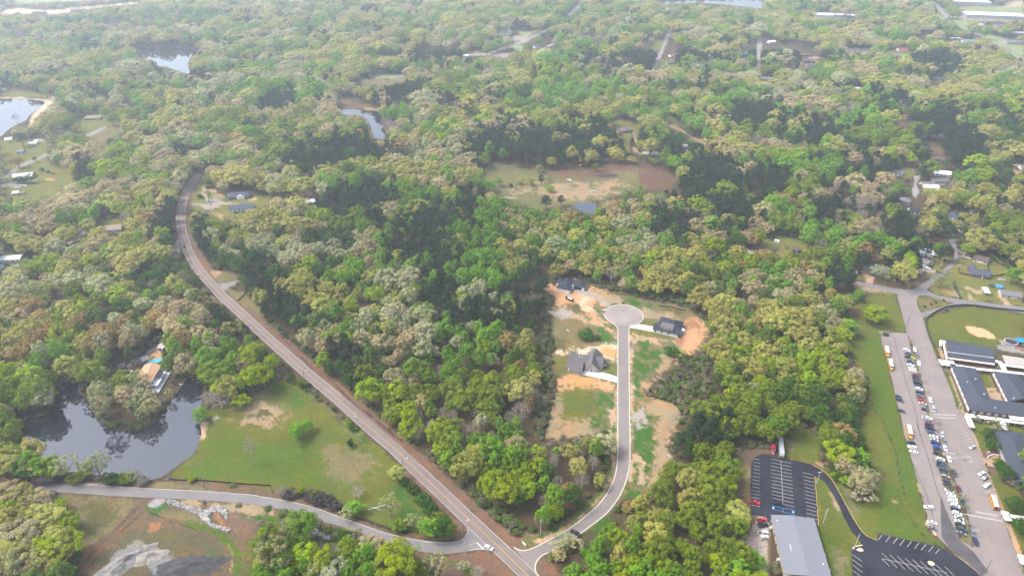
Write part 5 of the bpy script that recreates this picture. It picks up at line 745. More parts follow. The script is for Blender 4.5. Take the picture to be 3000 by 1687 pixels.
for yy in (-19.0, -28.0): MB().box(Wd + .3, Wd + 2.2, yy - .8, yy + .8, 0, 1.5).build('air_conditioner', M_grey, e)
for yy in (-5.2, -25): MB().box(-1.6, -.2, yy - .8, yy + .8, 0, 1.6).build('air_conditioner', M_grey, e)
for yy in (-2, -10, -16, -22): MB().box(-.06, 0, yy - .6, yy + .6, .02, 2.1).build('door', M_dark, e)
finish(e, [(-.5, .6, 0), (Wd, .6, 0), (Wd + .5, .6, 4.6), (Wd + 2, -40, 2), (-1.6, -40, 0), (-1, 0, 4.6)])
sl = MB(); sl.box(-.5, Wd * .62, -L - 8, -L - .02, 3.9, 4.1); sl.build('porch_roof', mat('tan_metal', (.42, .36, .25), .6, .1, .5), e)
# ------------------------------------------------------------------ school
M_blind = mat('white_blinds', (.62, .61, .60), .6)
def wing(parent, ew, rg, ee, he, hr, roofm, wallm=M_brick, ins=.965):
    P = [[G(*p, he) - parent.location for p in ew], [G(*p, hr) - parent.location for p in rg], [G(*p, he) - parent.location for p in ee]]
    r = MB(); r.slab([P[0][0], P[0][1], P[1][1], P[1][0]], .22).slab([P[2][1], P[2][0], P[1][0], P[1][1]], .22); r.build('roof', roofm, parent)
    q = inset([P[0][0], P[0][1], P[2][1], P[2][0]], ins); w = MB(); w.hexa([(p.x, p.y, 0) for p in q], [(p.x, p.y, he - .25) for p in q])
    q2 = inset([P[0][0], P[1][0], P[2][0]], .96); q3 = inset([P[0][1], P[1][1], P[2][1]], .96); sh = (P[0][1] - P[0][0]).normalized() * .7
    w.hexa([Vector((p.x, p.y, p.z - .3)) + sh for p in q2], [Vector((p.x, p.y, p.z - .3)) - sh for p in q3]); w.build('wall', wallm, parent); return P, q
def wall_windows(parent, a, b, n, z0, z1, frac, m=M_blind, off=.08):
    a = Vector((a.x, a.y, 0)); b = Vector((b.x, b.y, 0)); d = (b - a); L = d.length; d.normalize(); nn = Vector((d.y, -d.x, 0))
    if nn.y > .9 or nn.x > .6: nn = -nn
    for i in range(n):
        c = a + d * L * (i + .5) / n; h = L / n * frac / 2; q = [c - d * h, c + d * h, c + d * h + nn * off, c - d * h + nn * off]; w = MB(); w.prism(q, z0, z1); o = w.build('window', m, parent)
        g = MB(); q = [c - d * h * .92 + nn * (off + .003), c + d * h * .92 + nn * (off + .003), c + d * h * .92 + nn * (off + .02), c - d * h * .92 + nn * (off + .02)]; g.prism(q, z0 + .1, z0 + .45); g.build('pane', M_glass, o)
e = empty('school_building', G(*SB((600, 700))[0]), 0, 'U-shaped brick school wing with slate grey roofs round a courtyard', 'school'); sch = ROOFC['school']
P, q = wing(e, [SA((600, 988))[0], SB((655, 968))[0]], [SA((900, 1020))[0], SB((935, 745))[0]], [SA((1258, 1072))[0], SB((1140, 712))[0]], 3.6, 5.3, sch); wall_windows(e, q[0], q[1], 7, .7, 3.0, .82)
P, q = wing(e, [SA((1712, 1140))[0], SB((1560, 775))[0]], [SA((2050, 1190))[0], SB((1935, 705))[0]], [SA((2400, 1240))[0], SB((2250, 640))[0]], 3.6, 5.3, sch); wall_windows(e, q[0], q[1], 6, .7, 3.0, .8)
P, q = wing(e, [SB((655, 968))[0], SB((2300, 1168))[0]], [SB((935, 745))[0], SB((2300, 950))[0]], [SB((1140, 712))[0], SB((2300, 860))[0]], 3.58, 5.32, sch); wall_windows(e, q[0], q[1], 9, .8, 2.9, .5)

for q_, h_ in ((SB((590, 320))[0], 4.6), (SB((990, 600))[0], 4.7), (SB((790, 250))[0], 4.7), (SB((1690, 700))[0], 4.5), (SB((1250, 930))[0], 4.4)):
    p_ = G(*q_, h_) - e.location; MB().box(p_.x - .4, p_.x + .4, p_.y - .4, p_.y + .4, h_ - .6, h_ + .7).build('roof_vent', M_grey, e)
mark_clear([G(*p, 3) for p in SA((590, 980), (2536, 1260))] + [G(*p, 3) for p in SB((640, 960), (1990, 1120), (1990, 300))] + [G(*p, 0) for p in SB((620, 1040), (1990, 1240))])
A0 = empty('school_gym', G(*SA((1100, 750))[0]), 0, 'school hall with a two-step slate roof and a white clerestory band', 'school')
tp = lambda x, y, h: G(*SA((x, y))[0], h) - A0.location
r = MB(); r.slab([tp(505, 610, 6.2), tp(1752, 770, 6.2), tp(1715, 535, 7.4), tp(455, 318, 7.4)], .25).build('roof', sch, A0); r = MB(); r.slab([tp(505, 755, 3.7), tp(1762, 918, 3.7), tp(1752, 812, 4.9), tp(505, 650, 4.9)], .22).build('roof', sch, A0)
q = inset([tp(505, 610, 0), tp(1752, 770, 0), tp(1715, 535, 0), tp(455, 318, 0)], .97)
def under(pts, hs, k=.97): P = inset([Vector((p.x, p.y, 0)) for p in pts], k); return [(p.x, p.y, 0) for p in P], [(p.x, p.y, h) for p, h in zip(P, hs)]
b_, t_ = under([tp(505, 610, 6.2), tp(1752, 770, 6.2), tp(1715, 535, 7.4), tp(455, 318, 7.4)], (5.95, 5.95, 7.0, 7.0)); MB().hexa(b_, t_).build('wall', M_brick, A0)
b_, t_ = under([tp(505, 755, 3.7), tp(1762, 918, 3.7), tp(1752, 812, 4.9), tp(505, 650, 4.9)], (3.45, 3.45, 4.6, 4.6), .985); MB().hexa(b_, t_).build('wall', M_brick, A0)
c0, c1 = tp(505, 612, 6.0), tp(1752, 772, 6.0); nn = Vector(((c1 - c0).y, -(c1 - c0).x, 0)).normalized(); MB().hexa([Vector((p.x, p.y, 4.75)) for p in (c0 + nn * .1, c1 + nn * .1, c1, c0)], [Vector((p.x, p.y, 6.0)) for p in (c0 + nn * .1, c1 + nn * .1, c1, c0)]).build('clerestory', M_white, A0)
r = MB(); r.slab([tp(360, 330, 3.2), tp(470, 345, 3.2), tp(500, 830, 3.2), tp(470, 830, 3.2)], .2).build('side_canopy', M_white, A0); r = MB(); r.slab([tp(295, 330, 3.0), tp(350, 320, 3.0), tp(350, 480, 3.0), tp(290, 470, 3.0)], .2).build('porch_roof', M_white, A0)
r = MB(); r.slab([tp(510, 765, 2.9), tp(1758, 930, 2.9), tp(1758, 985, 2.9), tp(510, 815, 2.9)], .18).build('front_canopy', mat('streaked_white_roof', (.55, .55, .55), .6, .3, .6), A0)
for i in range(5):
    p = tp(560 + i * 290, 815 + i * 38, 0); MB().tube((p.x, p.y, 0), (p.x, p.y, 2.75), .07).build('post', M_white, A0)
mark_clear([G(*p, h) for p, h in ((SA((290, 320))[0], 3), (SA((455, 318))[0], 7), (SA((1715, 535))[0], 7), (SA((1800, 920))[0], 3), (SA((1760, 1000))[0], 0), (SA((500, 900))[0], 0))])
e = empty('school_building', G(*SC((1300, 800))[0]), 0, 'near right school block with a plain slate hip roof behind round trees', 'school')
P, q = wing(e, [SC((872, 292))[0], SC((1370, 1520))[0]], [SC((1330, 500))[0], SC((1780, 1560))[0]], [SC((1570, 380))[0], SC((2200, 1600))[0]], 3.8, 5.6, sch, WALLC['pinkbrick'], .97); wall_windows(e, q[0], q[1], 9, .8, 3.0, .7, M_grey)
r = MB(); r.slab([P[2][0], P[0][0], P[1][0]], .2).build('roof', sch, e); mark_clear([G(*p, 4) for p in SC((872, 292), (1570, 380), (1700, 1500), (1370, 1520))])
e = empty('school_building', G(*SA((2400, 880))[0]), 0, 'low school block with a pale flat roof at the right frame edge', 'school')
P, q = wing(e, [SA((2050, 945))[0], SA((2800, 1040))[0]], [SA((2010, 850))[0], SA((2800, 950))[0]], [SA((1952, 722))[0], SA((2800, 840))[0]], 3.4, 3.8, ROOFC['pale'], M_brick); r = MB(); r.slab([G(*p, 3) - e.location for p in SA((2000, 945), (2800, 1048), (2800, 1110), (2010, 1010))], .2).build('front_canopy', _mats['streaked_white_roof'], e)
for i in range(6): p = G(*SA((2130 + i * 115, 1035 + i * 15))[0], 0) - e.location; MB().tube((p.x, p.y, 0), (p.x, p.y, 2.8), .07).build('post', M_white, e)
mark_clear([G(*p, 3) for p in SA((1950, 720), (2576, 800), (2576, 1080), (2010, 1010))])
def walkway(pts, wd, label, h=2.9, npost=5, pitched=True):
    Pw = [G(*p, h) for p in pts]; e = empty('covered_walkway', (Pw[0].x, Pw[0].y, 0), 0, label, 'walkway', 'white covered walkways of the school'); q = [p - Vector((Pw[0].x, Pw[0].y, 0)) for p in Pw]
    L_, R_ = ribbon_pts(q, -wd / 2, wd / 2); r = MB()
    for i in range(len(q) - 1): r.hexa([Vector((p.x, p.y, h - .3)) for p in (L_[i], R_[i], R_[i + 1], L_[i + 1])], [Vector((p.x, p.y, h)) for p in (L_[i], R_[i], R_[i + 1], L_[i + 1])])
    r.build('roof', ROOFC['white'], e)
    for i in range(npost):
        t = (i + .3) / npost * (len(q) - 1); k = min(int(t), len(q) - 2); f = t - k
        for S in (L_, R_): p = S[k].lerp(S[k + 1], f) * .98 + q[0] * 0; MB().tube((p.x, p.y, 0), (p.x, p.y, h - .3), .07, n=5).build('post', M_white, e)
    mark_clear(Pw)
walkway(SA((300, 905), (700, 950)), 6.5, 'wide white canopy stub at the drive end of the north walkway', npost=3)
walkway(SA((560, 968), (1300, 1085), (2536, 1215), (2700, 1235)), 2.4, 'long white covered walkway north of the courtyard school wing', npost=12)
walkway(SA((1765, 870), (1890, 905), (1960, 990), (2025, 1130)), 3.2, 'curved white covered walkway linking the hall and the courtyard wing', npost=4)
walkway(SB((560, 1078), (1250, 1180), (1990, 1275)), 3.0, 'long white covered walkway south of the courtyard school wing', npost=10)
walkway(SB((600, 1110), (710, 1375)), 3.2, 'short white walkway running down along the sidewalk', npost=3)
walkway(SB((1415, 1240), (1500, 1430)), 2.8, 'short white walkway between two school blocks', npost=3)
walkway(SB((1600, 1150), (1990, 1205)), 5.5, 'broad white flat canopy against the courtyard wing', npost=3)
walkway(SD((675, 550), (735, 680)), 3.6, 'short white bus shelter canopy at the lower crosswalk', npost=2)
walkway(SD((735, 612), (960, 648)), 2.4, 'white walkway from the lower crosswalk shelter to the school', npost=4)
walkway(SD((915, 1150), (965, 1290)), 4.0, 'white canopy at the bottom right frame edge by the sidewalk', npost=2)
# ------------------------------------------------------------------ vehicles: one of each kind, then copies
M_paint = D.materials.new('car_paint'); M_paint.use_nodes = True; _t = M_paint.node_tree; _b = _t.nodes['Principled BSDF']; _oi = _t.nodes.new('ShaderNodeObjectInfo')
_t.links.new(_oi.outputs['Color'], _b.inputs['Base Color']); _b.inputs['Roughness'].default_value = .28; _b.inputs['Coat Weight'].default_value = .4
def wheel_mesh(r, w, name):
    mb = MB(); mb.tube((0, -w / 2, 0), (0, w / 2, 0), r, n=14, mi=0); mb.tube((0, -w / 2 - .012, 0), (0, w / 2 + .012, 0), r * .58, n=10, mi=1); return mb.mesh(name, [M_tyre, M_rim])
WHEEL = wheel_mesh(.34, .23, 'wheel'); WHEELB = wheel_mesh(.5, .3, 'wheel')
def profile(mb, sec, y0, y1, tuck=.0, mi=0):      # side outline (x, z) pushed across the width
    mb.hexa([(a, y0 + tuck * (b > .8), b) for a, b in sec], [(a, y1 - tuck * (b > .8), b) for a, b in sec], mi)
def car_kind(kind):
    """list of (part name, mesh, location)"""
    parts = []; W2 = dict(sedan=.9, suv=.97, hatch=.87, pickup=1.0, van=.98)[kind]
    if kind == 'sedan': sec = [(-2.35, .3), (2.3, .3), (2.36, .62), (2.2, .78), (1.05, .95), (-1.55, .98), (-2.3, .95), (-2.38, .6)]; cab = ((-1.75, 1.15), (-.95, .25), .95, 1.42); wx = (-1.42, 1.42)
    elif kind == 'hatch': sec = [(-1.95, .3), (1.95, .3), (2.0, .62), (1.85, .8), (.95, .98), (-1.9, 1.0), (-2.0, .6)]; cab = ((-1.9, 1.05), (-1.35, .25), .97, 1.5); wx = (-1.25, 1.25)
    elif kind == 'suv': sec = [(-2.4, .38), (2.35, .38), (2.42, .75), (2.25, .98), (1.1, 1.12), (-2.35, 1.12), (-2.45, .7)]; cab = ((-2.35, 1.2), (-2.05, .4), 1.1, 1.75); wx = (-1.45, 1.45)
    elif kind == 'van': sec = [(-2.5, .35), (2.4, .35), (2.5, .8), (2.2, 1.0), (1.6, 1.15), (-2.45, 1.15), (-2.55, .7)]; cab = ((-2.48, 1.75), (-2.3, .7), 1.12, 1.85); wx = (-1.55, 1.55)
    else: sec = [(-2.85, .45), (2.75, .45), (2.85, .85), (2.7, 1.08), (1.3, 1.16), (-.75, 1.16), (-.76, .78), (-2.66, .78), (-2.67, 1.12), (-2.85, 1.12)]; cab = ((-.72, 1.4), (-.55, .75), 1.14, 1.85); wx = (-1.75, 1.85)
    mb = MB(); profile(mb, sec, -W2, W2, .05)
    if kind == 'pickup':
        for s in (-1, 1): mb.box(-2.85, -.74, s * (W2 - .1) - .07, s * (W2 - .1) + .07, .77, 1.15)
    (a0, a1), (b0, b1), z0, z1 = cab; wb, wt = W2 - .06, W2 - .22
    bot = [(a0, -wb, z0), (a1, -wb, z0), (a1, wb, z0), (a0, wb, z0)]; top = [(b0, -wt, z1), (b1, -wt, z1), (b1, wt, z1), (b0, wt, z1)]; mb.hexa(bot, top)
    parts.append(('body', mb.mesh('body', [M_paint]), (0, 0, 0)))
    B_ = [Vector(p) for p in bot]; T_ = [Vector(p) for p in top]
    def pane(i, j, name, k0=.12, k1=.9, m0=.06):
        a, b, c, d = B_[i], B_[j], T_[j], T_[i]; n = (b - a).cross(d - a).normalized(); f = lambda u, v: (a.lerp(b, u)).lerp(d.lerp(c, u), v) + n * .02
        g = MB(); g.poly([f(m0, k0), f(1 - m0, k0), f(1 - m0, k1), f(m0, k1)]); parts.append((name, g.mesh(name, [M_glass]), (0, 0, 0)))
    pane(1, 2, 'windshield'); pane(3, 0, 'rear_window'); pane(0, 1, 'side_window', .15, .85, .08); pane(2, 3, 'side_window', .15, .85, .08)
    if kind == 'pickup': parts.append(('bed_liner', MB().box(-2.6, -.8, -W2 + .2, W2 - .2, .79, .80).mesh('bed_liner', [M_dark]), (0, 0, 0)))
    for xx in wx:
        for s in (-1, 1): parts.append(('wheel', WHEEL, (xx, s * (W2 - .1), .34)))
    fx_ = max(p[0] for p in sec)
    for s in (-1, 1): parts.append(('headlight', MB().box(fx_ - .12, fx_ + .015, s * (W2 - .3) - .16, s * (W2 - .3) + .16, .62, .74).mesh('headlight', [M_white]), (0, 0, 0)))
    return parts
CARK = {k: car_kind(k) for k in ('sedan', 'suv', 'hatch', 'pickup', 'van')}
PAINT = {'white': (.72, .72, .73), 'silver': (.38, .39, .40), 'grey': (.14, .145, .15), 'dark grey': (.05, .053, .06), 'black': (.012, .012, .015), 'navy': (.018, .026, .075), 'blue': (.03, .09, .42), 'red': (.42, .025, .025), 'maroon': (.11, .022, .03), 'lime green': (.50, .62, .03), 'dark green': (.02, .035, .028), 'teal grey': (.05, .075, .085), 'tan': (.3, .24, .17)}
def vehicle(pt, dirpx, kind, color, label, group=None, name=None, cat=None, z=.06, copies=None):
    p = G(pt[0], pt[1], .6); q = G(pt[0] + dirpx[0], pt[1] + dirpx[1], .6); rz = math.atan2(q.y - p.y, q.x - p.x)
    e = empty(name or {'sedan': 'car', 'hatch': 'car', 'suv': 'car', 'pickup': 'pickup_truck', 'van': 'van'}[kind], (p.x, p.y, z), rz, label, cat or {'pickup': 'pickup truck', 'van': 'van'}.get(kind, 'car'), group)
    for nm, me, l in CARK[kind]:
        o = D.objects.new(nm, me); o.parent = e; o.location = l; COL.objects.link(o); o.color = (*PAINT[color], 1)
    return e
ORDW = ['first', 'second', 'third', 'fourth', 'fifth', 'sixth', 'seventh', 'eighth', 'ninth', 'tenth', 'eleventh', 'twelfth', 'thirteenth', 'fourteenth', 'fifteenth', 'sixteenth']
cnt = {}
def row(z, dirpx, lst, where, group):
    for x_, y_, kind, color in lst:
        k = (color, kind, where); cnt[k] = cnt.get(k, 0) + 1
        kw = {'suv': 'SUV', 'hatch': 'hatchback', 'pickup': 'pickup'}.get(kind, kind)
        lab_rows.append((z((x_, y_))[0], dirpx, kind, color, k, cnt[k], kw, where, group))
lab_rows = []
dR = (26, 6); WH = 'in the long staff row'; GR = 'cars in the long row along the planted strip'
row(K4, dR, [(865, 595, 'suv', 'white'), (920, 688, 'sedan', 'dark grey'), (935, 785, 'pickup', 'black'), (1010, 805, 'hatch', 'lime green'), (965, 862, 'sedan', 'grey'), (975, 930, 'suv', 'navy'), (978, 985, 'sedan', 'white'), (1020, 1075, 'sedan', 'white'), (1035, 1142, 'sedan', 'white'), (1100, 1255, 'sedan', 'maroon'), (1122, 1350, 'suv', 'black'), (1130, 1400, 'sedan', 'dark grey')], WH, GR)
row(K5, dR, [(790, 112, 'suv', 'black'), (815, 190, 'sedan', 'navy'), (832, 268, 'suv', 'white'), (855, 362, 'suv', 'navy'), (855, 435, 'sedan', 'grey'), (888, 500, 'sedan', 'dark grey'), (898, 562, 'sedan', 'red'), (940, 652, 'sedan', 'silver'), (980, 805, 'hatch', 'navy'), (1050, 1038, 'pickup', 'white'), (1095, 1138, 'sedan', 'grey'), (1105, 1205, 'suv', 'maroon'), (1118, 1300, 'pickup', 'navy'), (1150, 1395, 'sedan', 'dark grey')], WH, GR)
row(K6, dR, [(860, 170, 'sedan', 'dark grey'), (922, 272, 'sedan', 'white'), (942, 368, 'sedan', 'silver'), (965, 462, 'suv', 'navy'), (1015, 552, 'sedan', 'blue'), (1022, 628, 'sedan', 'black'), (1030, 755, 'suv', 'black'), (1110, 920, 'suv', 'white'), (1135, 1018, 'suv', 'dark grey'), (1145, 1105, 'pickup', 'dark grey'), (1195, 1192, 'suv', 'teal grey'), (1208, 1248, 'suv', 'black'), (1225, 1312, 'sedan', 'dark grey'), (1245, 1405, 'suv', 'tan')], WH, GR)
row(K7, (18, 6), [(645, 125, 'sedan', 'dark grey'), (668, 205, 'sedan', 'black'), (700, 322, 'sedan', 'white'), (735, 402, 'sedan', 'white'), (763, 475, 'suv', 'white'), (770, 545, 'suv', 'white'), (818, 628, 'suv', 'white'), (820, 700, 'suv', 'navy'), (855, 785, 'suv', 'white'), (895, 875, 'sedan', 'white'), (905, 948, 'sedan', 'white'), (920, 1025, 'suv', 'black'), (938, 1098, 'pickup', 'teal grey'), (940, 1180, 'sedan', 'grey')], WH, GR)
WL_ = 'along the lawn edge of the staff lot'; GL = 'cars nosed to the lawn edge of the staff lot'
row(K5, (26, 9), [(295, 472, 'hatch', 'navy'), (325, 565, 'suv', 'dark grey'), (365, 842, 'sedan', 'dark green')], WL_, GL); row(K6, (-26, -7), [(275, 455, 'suv', 'black'), (310, 578, 'suv', 'white'), (352, 702, 'sedan', 'white')], WL_, GL); row(K7, (-26, -3), [(277, 660, 'suv', 'white')], WL_, GL); row(K7, (26, 6), [(350, 965, 'sedan', 'white'), (352, 1078, 'sedan', 'grey')], WL_, GL)
WC = 'at the kerb of the school drive'; GC_ = 'cars parked along the drive side of the strip'
row(K4, (8, 30), [(1085, 578, 'sedan', 'white'), (1140, 735, 'suv', 'grey'), (1195, 955, 'suv', 'white')], WC, GC_); row(K5, (8, 30), [(1142, 552, 'sedan', 'white'), (1212, 812, 'van', 'silver')], WC, GC_); row(K6, (9, 30), [(1155, 220, 'suv', 'silver'), (1218, 425, 'suv', 'grey'), (1248, 598, 'sedan', 'white'), (1365, 912, 'sedan', 'white'), (1500, 1322, 'van', 'dark grey')], WC, GC_)
row(K7, (10, 30), [(882, 292, 'suv', 'maroon'), (912, 395, 'sedan', 'maroon'), (985, 605, 'pickup', 'navy'), (1165, 1182, 'suv', 'grey'), (1230, 1362, 'suv', 'navy')], WC, GC_)
WA = 'angled against the school sidewalk'; GA = 'cars angled against the school sidewalk'
row(SC, (-30, 14), [(395, 718, 'sedan', 'silver'), (615, 1340, 'sedan', 'white')], WA, GA); row(SD, (-30, 13), [(395, 97, 'suv', 'grey'), (430, 200, 'suv', 'silver')], WA, GA)
for (pt, dp, kind, color, k, i, kw, where, group) in lab_rows:
    tot = cnt[k]; lab = ('the only %s %s %s' % (color, kw, where)) if tot == 1 else ('%s %s %s from the far end %s' % (ORDW[i - 1], color, kw, where) if i < tot or tot == 1 else 'nearest %s %s %s' % (color, kw, where))
    vehicle(pt, dp, kind, color, lab, group)
for pt, dp, kind, color, lab in ((CA((195, 1268))[0], (30, 8), 'pickup', 'red', 'red pickup in a left bay of the dark lot'), (CA((618, 1288))[0], (30, 8), 'pickup', 'black', 'black pickup in the middle bays of the dark lot above the blue bays'), (CB((360, 302))[0], (30, -6), 'pickup', 'red', 'red pickup with a pale toolbox beside the grey hall'), (CB((388, 405))[0], (30, -5), 'pickup', 'black', 'black pickup beside the grey hall, below the red one'),
        (CB((385, 560))[0], (30, -6), 'pickup', 'white', 'white pickup with dark bed beside the grey hall'), (CB((408, 655))[0], (30, -6), 'suv', 'white', 'white SUV, lowest vehicle parked beside the grey hall'), (ML((1900, 350))[0], (-10, 12), 'sedan', 'black', 'black car at the far top bend of the main road'), (ML((1711, 614))[0], (3, -20), 'suv', 'silver', 'silver SUV driving away in the bend of the main road'), (ML((1733, 722))[0], (-2, 20), 'suv', 'navy', 'navy SUV coming down the bend of the main road'),
        (ML((1686, 792))[0], (2, -20), 'sedan', 'silver', 'silver car driving away just above the side lane mouth'), (ML((1735, 1040))[0], (-8, -22), 'pickup', 'maroon', 'dull red pickup on the main road beside the side lane mouth'), (BM((2196, 1182))[0], (26, 12), 'suv', 'white', 'white SUV waiting at the stop line of the side road'), (BR((600, 1044))[0], (22, 12), 'pickup', 'black', 'black pickup at the foot of the cul-de-sac street'), (IS((430, 832))[0], (30, -3), 'pickup', 'silver', 'silver pickup on the brick patio of the pond house'),
        (MR((540, 412))[0], (18, 6), 'pickup', 'white', 'white pickup parked in the cleared field'), (JN((1825, 440))[0], (18, 4), 'sedan', 'white', 'white car on the looped drive right of the lane'), (JN((1275, 580))[0], (20, 4), 'suv', 'white', 'white SUV on the white driveway nearest the junction'), (JN((1368, 400))[0], (20, 4), 'van', 'white', 'white van beside the white metal-roofed house'), (JN((1715, 76))[0], (18, 5), 'sedan', 'white', 'white car at the top of the lane under the pale oak'), (JN((1688, 158))[0], (18, 3), 'sedan', 'teal grey', 'grey car in front of the big pale oak'), (JN((1195, 132))[0], (18, 3), 'suv', 'maroon', 'dark red car before the brown-roofed house up the lane'), (JN((1218, 92))[0], (10, 10), 'hatch', 'white', 'small white car tucked beside the brown-roofed house'),
        (MX((1610, 447))[0], (16, -2), 'suv', 'white', 'white car at the end of the long white metal roof'), (MX((2505, 270))[0], (16, 1), 'sedan', 'white', 'white car near the right frame edge beside a bare lot'), (ML((262, 450))[0], (18, 3), 'sedan', 'grey', 'dark-windowed grey car on the drive below the white-roofed red house'), (ML((230, 464))[0], (18, 2), 'sedan', 'white', 'white car beside the grey one on the left lawn drive'), (ML((1925, 487))[0], (8, 2), 'hatch', 'white', 'pale car under the dark round tree by the main road'), (ML((1965, 489))[0], (8, 2), 'hatch', 'navy', 'dark car under the dark round tree by the main road'),
        (TX((2106, 1210))[0], (14, 2), 'van', 'white', 'white van glimpsed among dark pines at right'), (TX((2385, 1302))[0], (14, 1), 'sedan', 'white', 'white car on a sandy drive at the right'), (TR((1384, 562))[0], (2, -10), 'sedan', 'dark grey', 'lone dark car on the far side street'), (MR((1195, 150))[0], (14, 3), 'sedan', 'white', 'pale car beside the long grey-roofed house'), (TX((1480, 566))[0], (12, 2), 'sedan', 'white', 'white car among trees at upper right')):
    vehicle(pt, dp, kind, color, lab)
# -- school buses
M_busy = mat('bus_yellow', (.62, .27, .012), .4, .05, 1)
def bus_parts():
    P = []; W2 = 1.22
    mb = MB(); mb.hexa([(-5.4, -W2, .55), (3.6, -W2, .55), (3.6, W2, .55), (-5.4, W2, .55)], [(-5.4, -W2, 2.0), (3.7, -W2, 2.0), (3.7, W2, 2.0), (-5.4, W2, 2.0)]); mb.hexa([(-5.4, -W2, 2.0), (3.7, -W2, 2.0), (3.7, W2, 2.0), (-5.4, W2, 2.0)], [(-5.35, -W2 + .1, 2.85), (3.2, -W2 + .1, 2.85), (3.2, W2 - .1, 2.85), (-5.35, W2 - .1, 2.85)]); P.append(('body', mb, M_busy))
    P.append(('hood', MB().hexa([(3.6, -1.0, .6), (5.3, -.9, .6), (5.3, .9, .6), (3.6, 1.0, .6)], [(3.6, -.98, 1.75), (5.2, -.8, 1.45), (5.2, .8, 1.45), (3.6, .98, 1.75)]), M_busy))
    P.append(('roof', MB().hexa([(-5.36, -W2 + .09, 2.852), (3.2, -W2 + .09, 2.852), (3.2, W2 - .09, 2.852), (-5.36, W2 - .09, 2.852)], [(-5.2, -W2 + .4, 3.08), (3.0, -W2 + .4, 3.08), (3.0, W2 - .4, 3.08), (-5.2, W2 - .4, 3.08)]), M_white))
    P.append(('windshield', MB().hexa([(3.70, -1.1, 1.95), (3.74, -1.1, 1.95), (3.74, 1.1, 1.95), (3.70, 1.1, 1.95)], [(3.33, -1.05, 2.72), (3.37, -1.05, 2.72), (3.37, 1.05, 2.72), (3.33, 1.05, 2.72)]), M_glass))
    P.append(('rear_window', MB().box(-5.45, -5.41, -1.0, -.45, 1.6, 2.5).box(-5.45, -5.41, .45, 1.0, 1.6, 2.5), M_glass)); P.append(('rear_door', MB().box(-5.46, -5.41, -.38, .38, .8, 2.55), M_glass))
    for s in (-1, 1):
        for i in range(9):
            x0 = -5.1 + i * .93; P.append(('side_window', MB().hexa([(x0, s * 1.235, 2.02), (x0 + .75, s * 1.235, 2.02), (x0 + .75, s * 1.2, 2.02), (x0, s * 1.2, 2.02)][::s], [(x0, s * 1.16, 2.62), (x0 + .75, s * 1.16, 2.62), (x0 + .75, s * 1.12, 2.62), (x0, s * 1.12, 2.62)][::s]), M_glass))
        P.append(('rub_rail', MB().box(-5.38, 3.6, min(s * 1.225, s * 1.25), max(s * 1.225, s * 1.25), 1.15, 1.27), M_dark)); P.append(('mirror', MB().tube((4.0, s * 1.0, 1.7), (4.2, s * 1.55, 1.9), .05).box(4.1, 4.25, s * 1.55 - .12, s * 1.55 + .12, 1.7, 2.15), M_dark))
        P.append(('headlight', MB().box(5.2, 5.33, s * .65 - .15, s * .65 + .15, .85, 1.1), M_white))
    P.append(('bumper', MB().box(5.3, 5.5, -1.15, 1.15, .45, .75), M_dark)); P.append(('bumper', MB().box(-5.6, -5.47, -1.2, 1.2, .45, .75), M_dark))
    return [(n, m.mesh(n, [mm]), (0, 0, 0)) for n, m, mm in P] + [('wheel', WHEELB, (x, s * 1.02, .5)) for x in (-3.2, 4.1) for s in (-1, 1)]
BUS = bus_parts()
for pt, dp, lab in ((K4((352, 632))[0], (6.5, 30), 'yellow school bus with white roof, farthest of three by the lawn edge'), (K4((452, 985))[0], (6.5, 30), 'yellow school bus second from the far end by the lawn edge'), (BX((1497, 90))[0], (7, 30), 'yellow school bus parked alone by the lawn edge above a black SUV'), (SD((530, 412))[0], (-9, -30), 'yellow school bus at the school sidewalk with its rear toward us')):
    p = G(*pt, 1.5); q = G(pt[0] + dp[0], pt[1] + dp[1], 1.5); e = empty('school_bus', (p.x, p.y, .06), math.atan2(q.y - p.y, q.x - p.x), lab, 'school bus', 'yellow school buses at the school')
    for n, me, l in BUS: o = D.objects.new(n, me); o.parent = e; o.location = l; COL.objects.link(o)
# -- lorry and trailer by the dark lot
def heading(pt, dp): p = G(*pt); q = G(pt[0] + dp[0], pt[1] + dp[1]); return (p.x, p.y, .05), math.atan2(q.y - p.y, q.x - p.x)
l, rz = heading(CA((668, 300))[0], (3, 30)); e = empty('box_trailer', l, rz, 'long silver box trailer parked at the top edge of the dark lot', 'trailer'); M_sil = mat('trailer_silver', (.42, .43, .45), .35, .12, .5, metal=.3)
MB().box(-7.0, 7.0, -1.27, 1.27, 1.2, 3.95).build('body', M_sil, e); MB().box(7.003, 7.06, -1.2, 1.2, 1.3, 3.85).build('rear_door', M_white, e); MB().box(-6.8, 6.8, -.6, .6, .9, 1.198).build('chassis', M_dark, e)
for xx in (4.2, 5.4):
    for s in (-1, 1): o = D.objects.new('wheel', WHEELB); o.parent = e; o.location = (xx, s * 1.0, .5); COL.objects.link(o)
for s in (-1, 1): MB().tube((-4.6, s * .8, 0), (-4.6, s * .8, .9), .1).build('landing_leg', M_dark, e)
l, rz = heading(CA((527, 315))[0], (1.5, 30)); e = empty('truck_tractor', l, rz, 'red lorry tractor parked nose to the dark lot beside the silver trailer', 'truck'); M_tr = mat('lorry_red', (.34, .03, .05), .35)
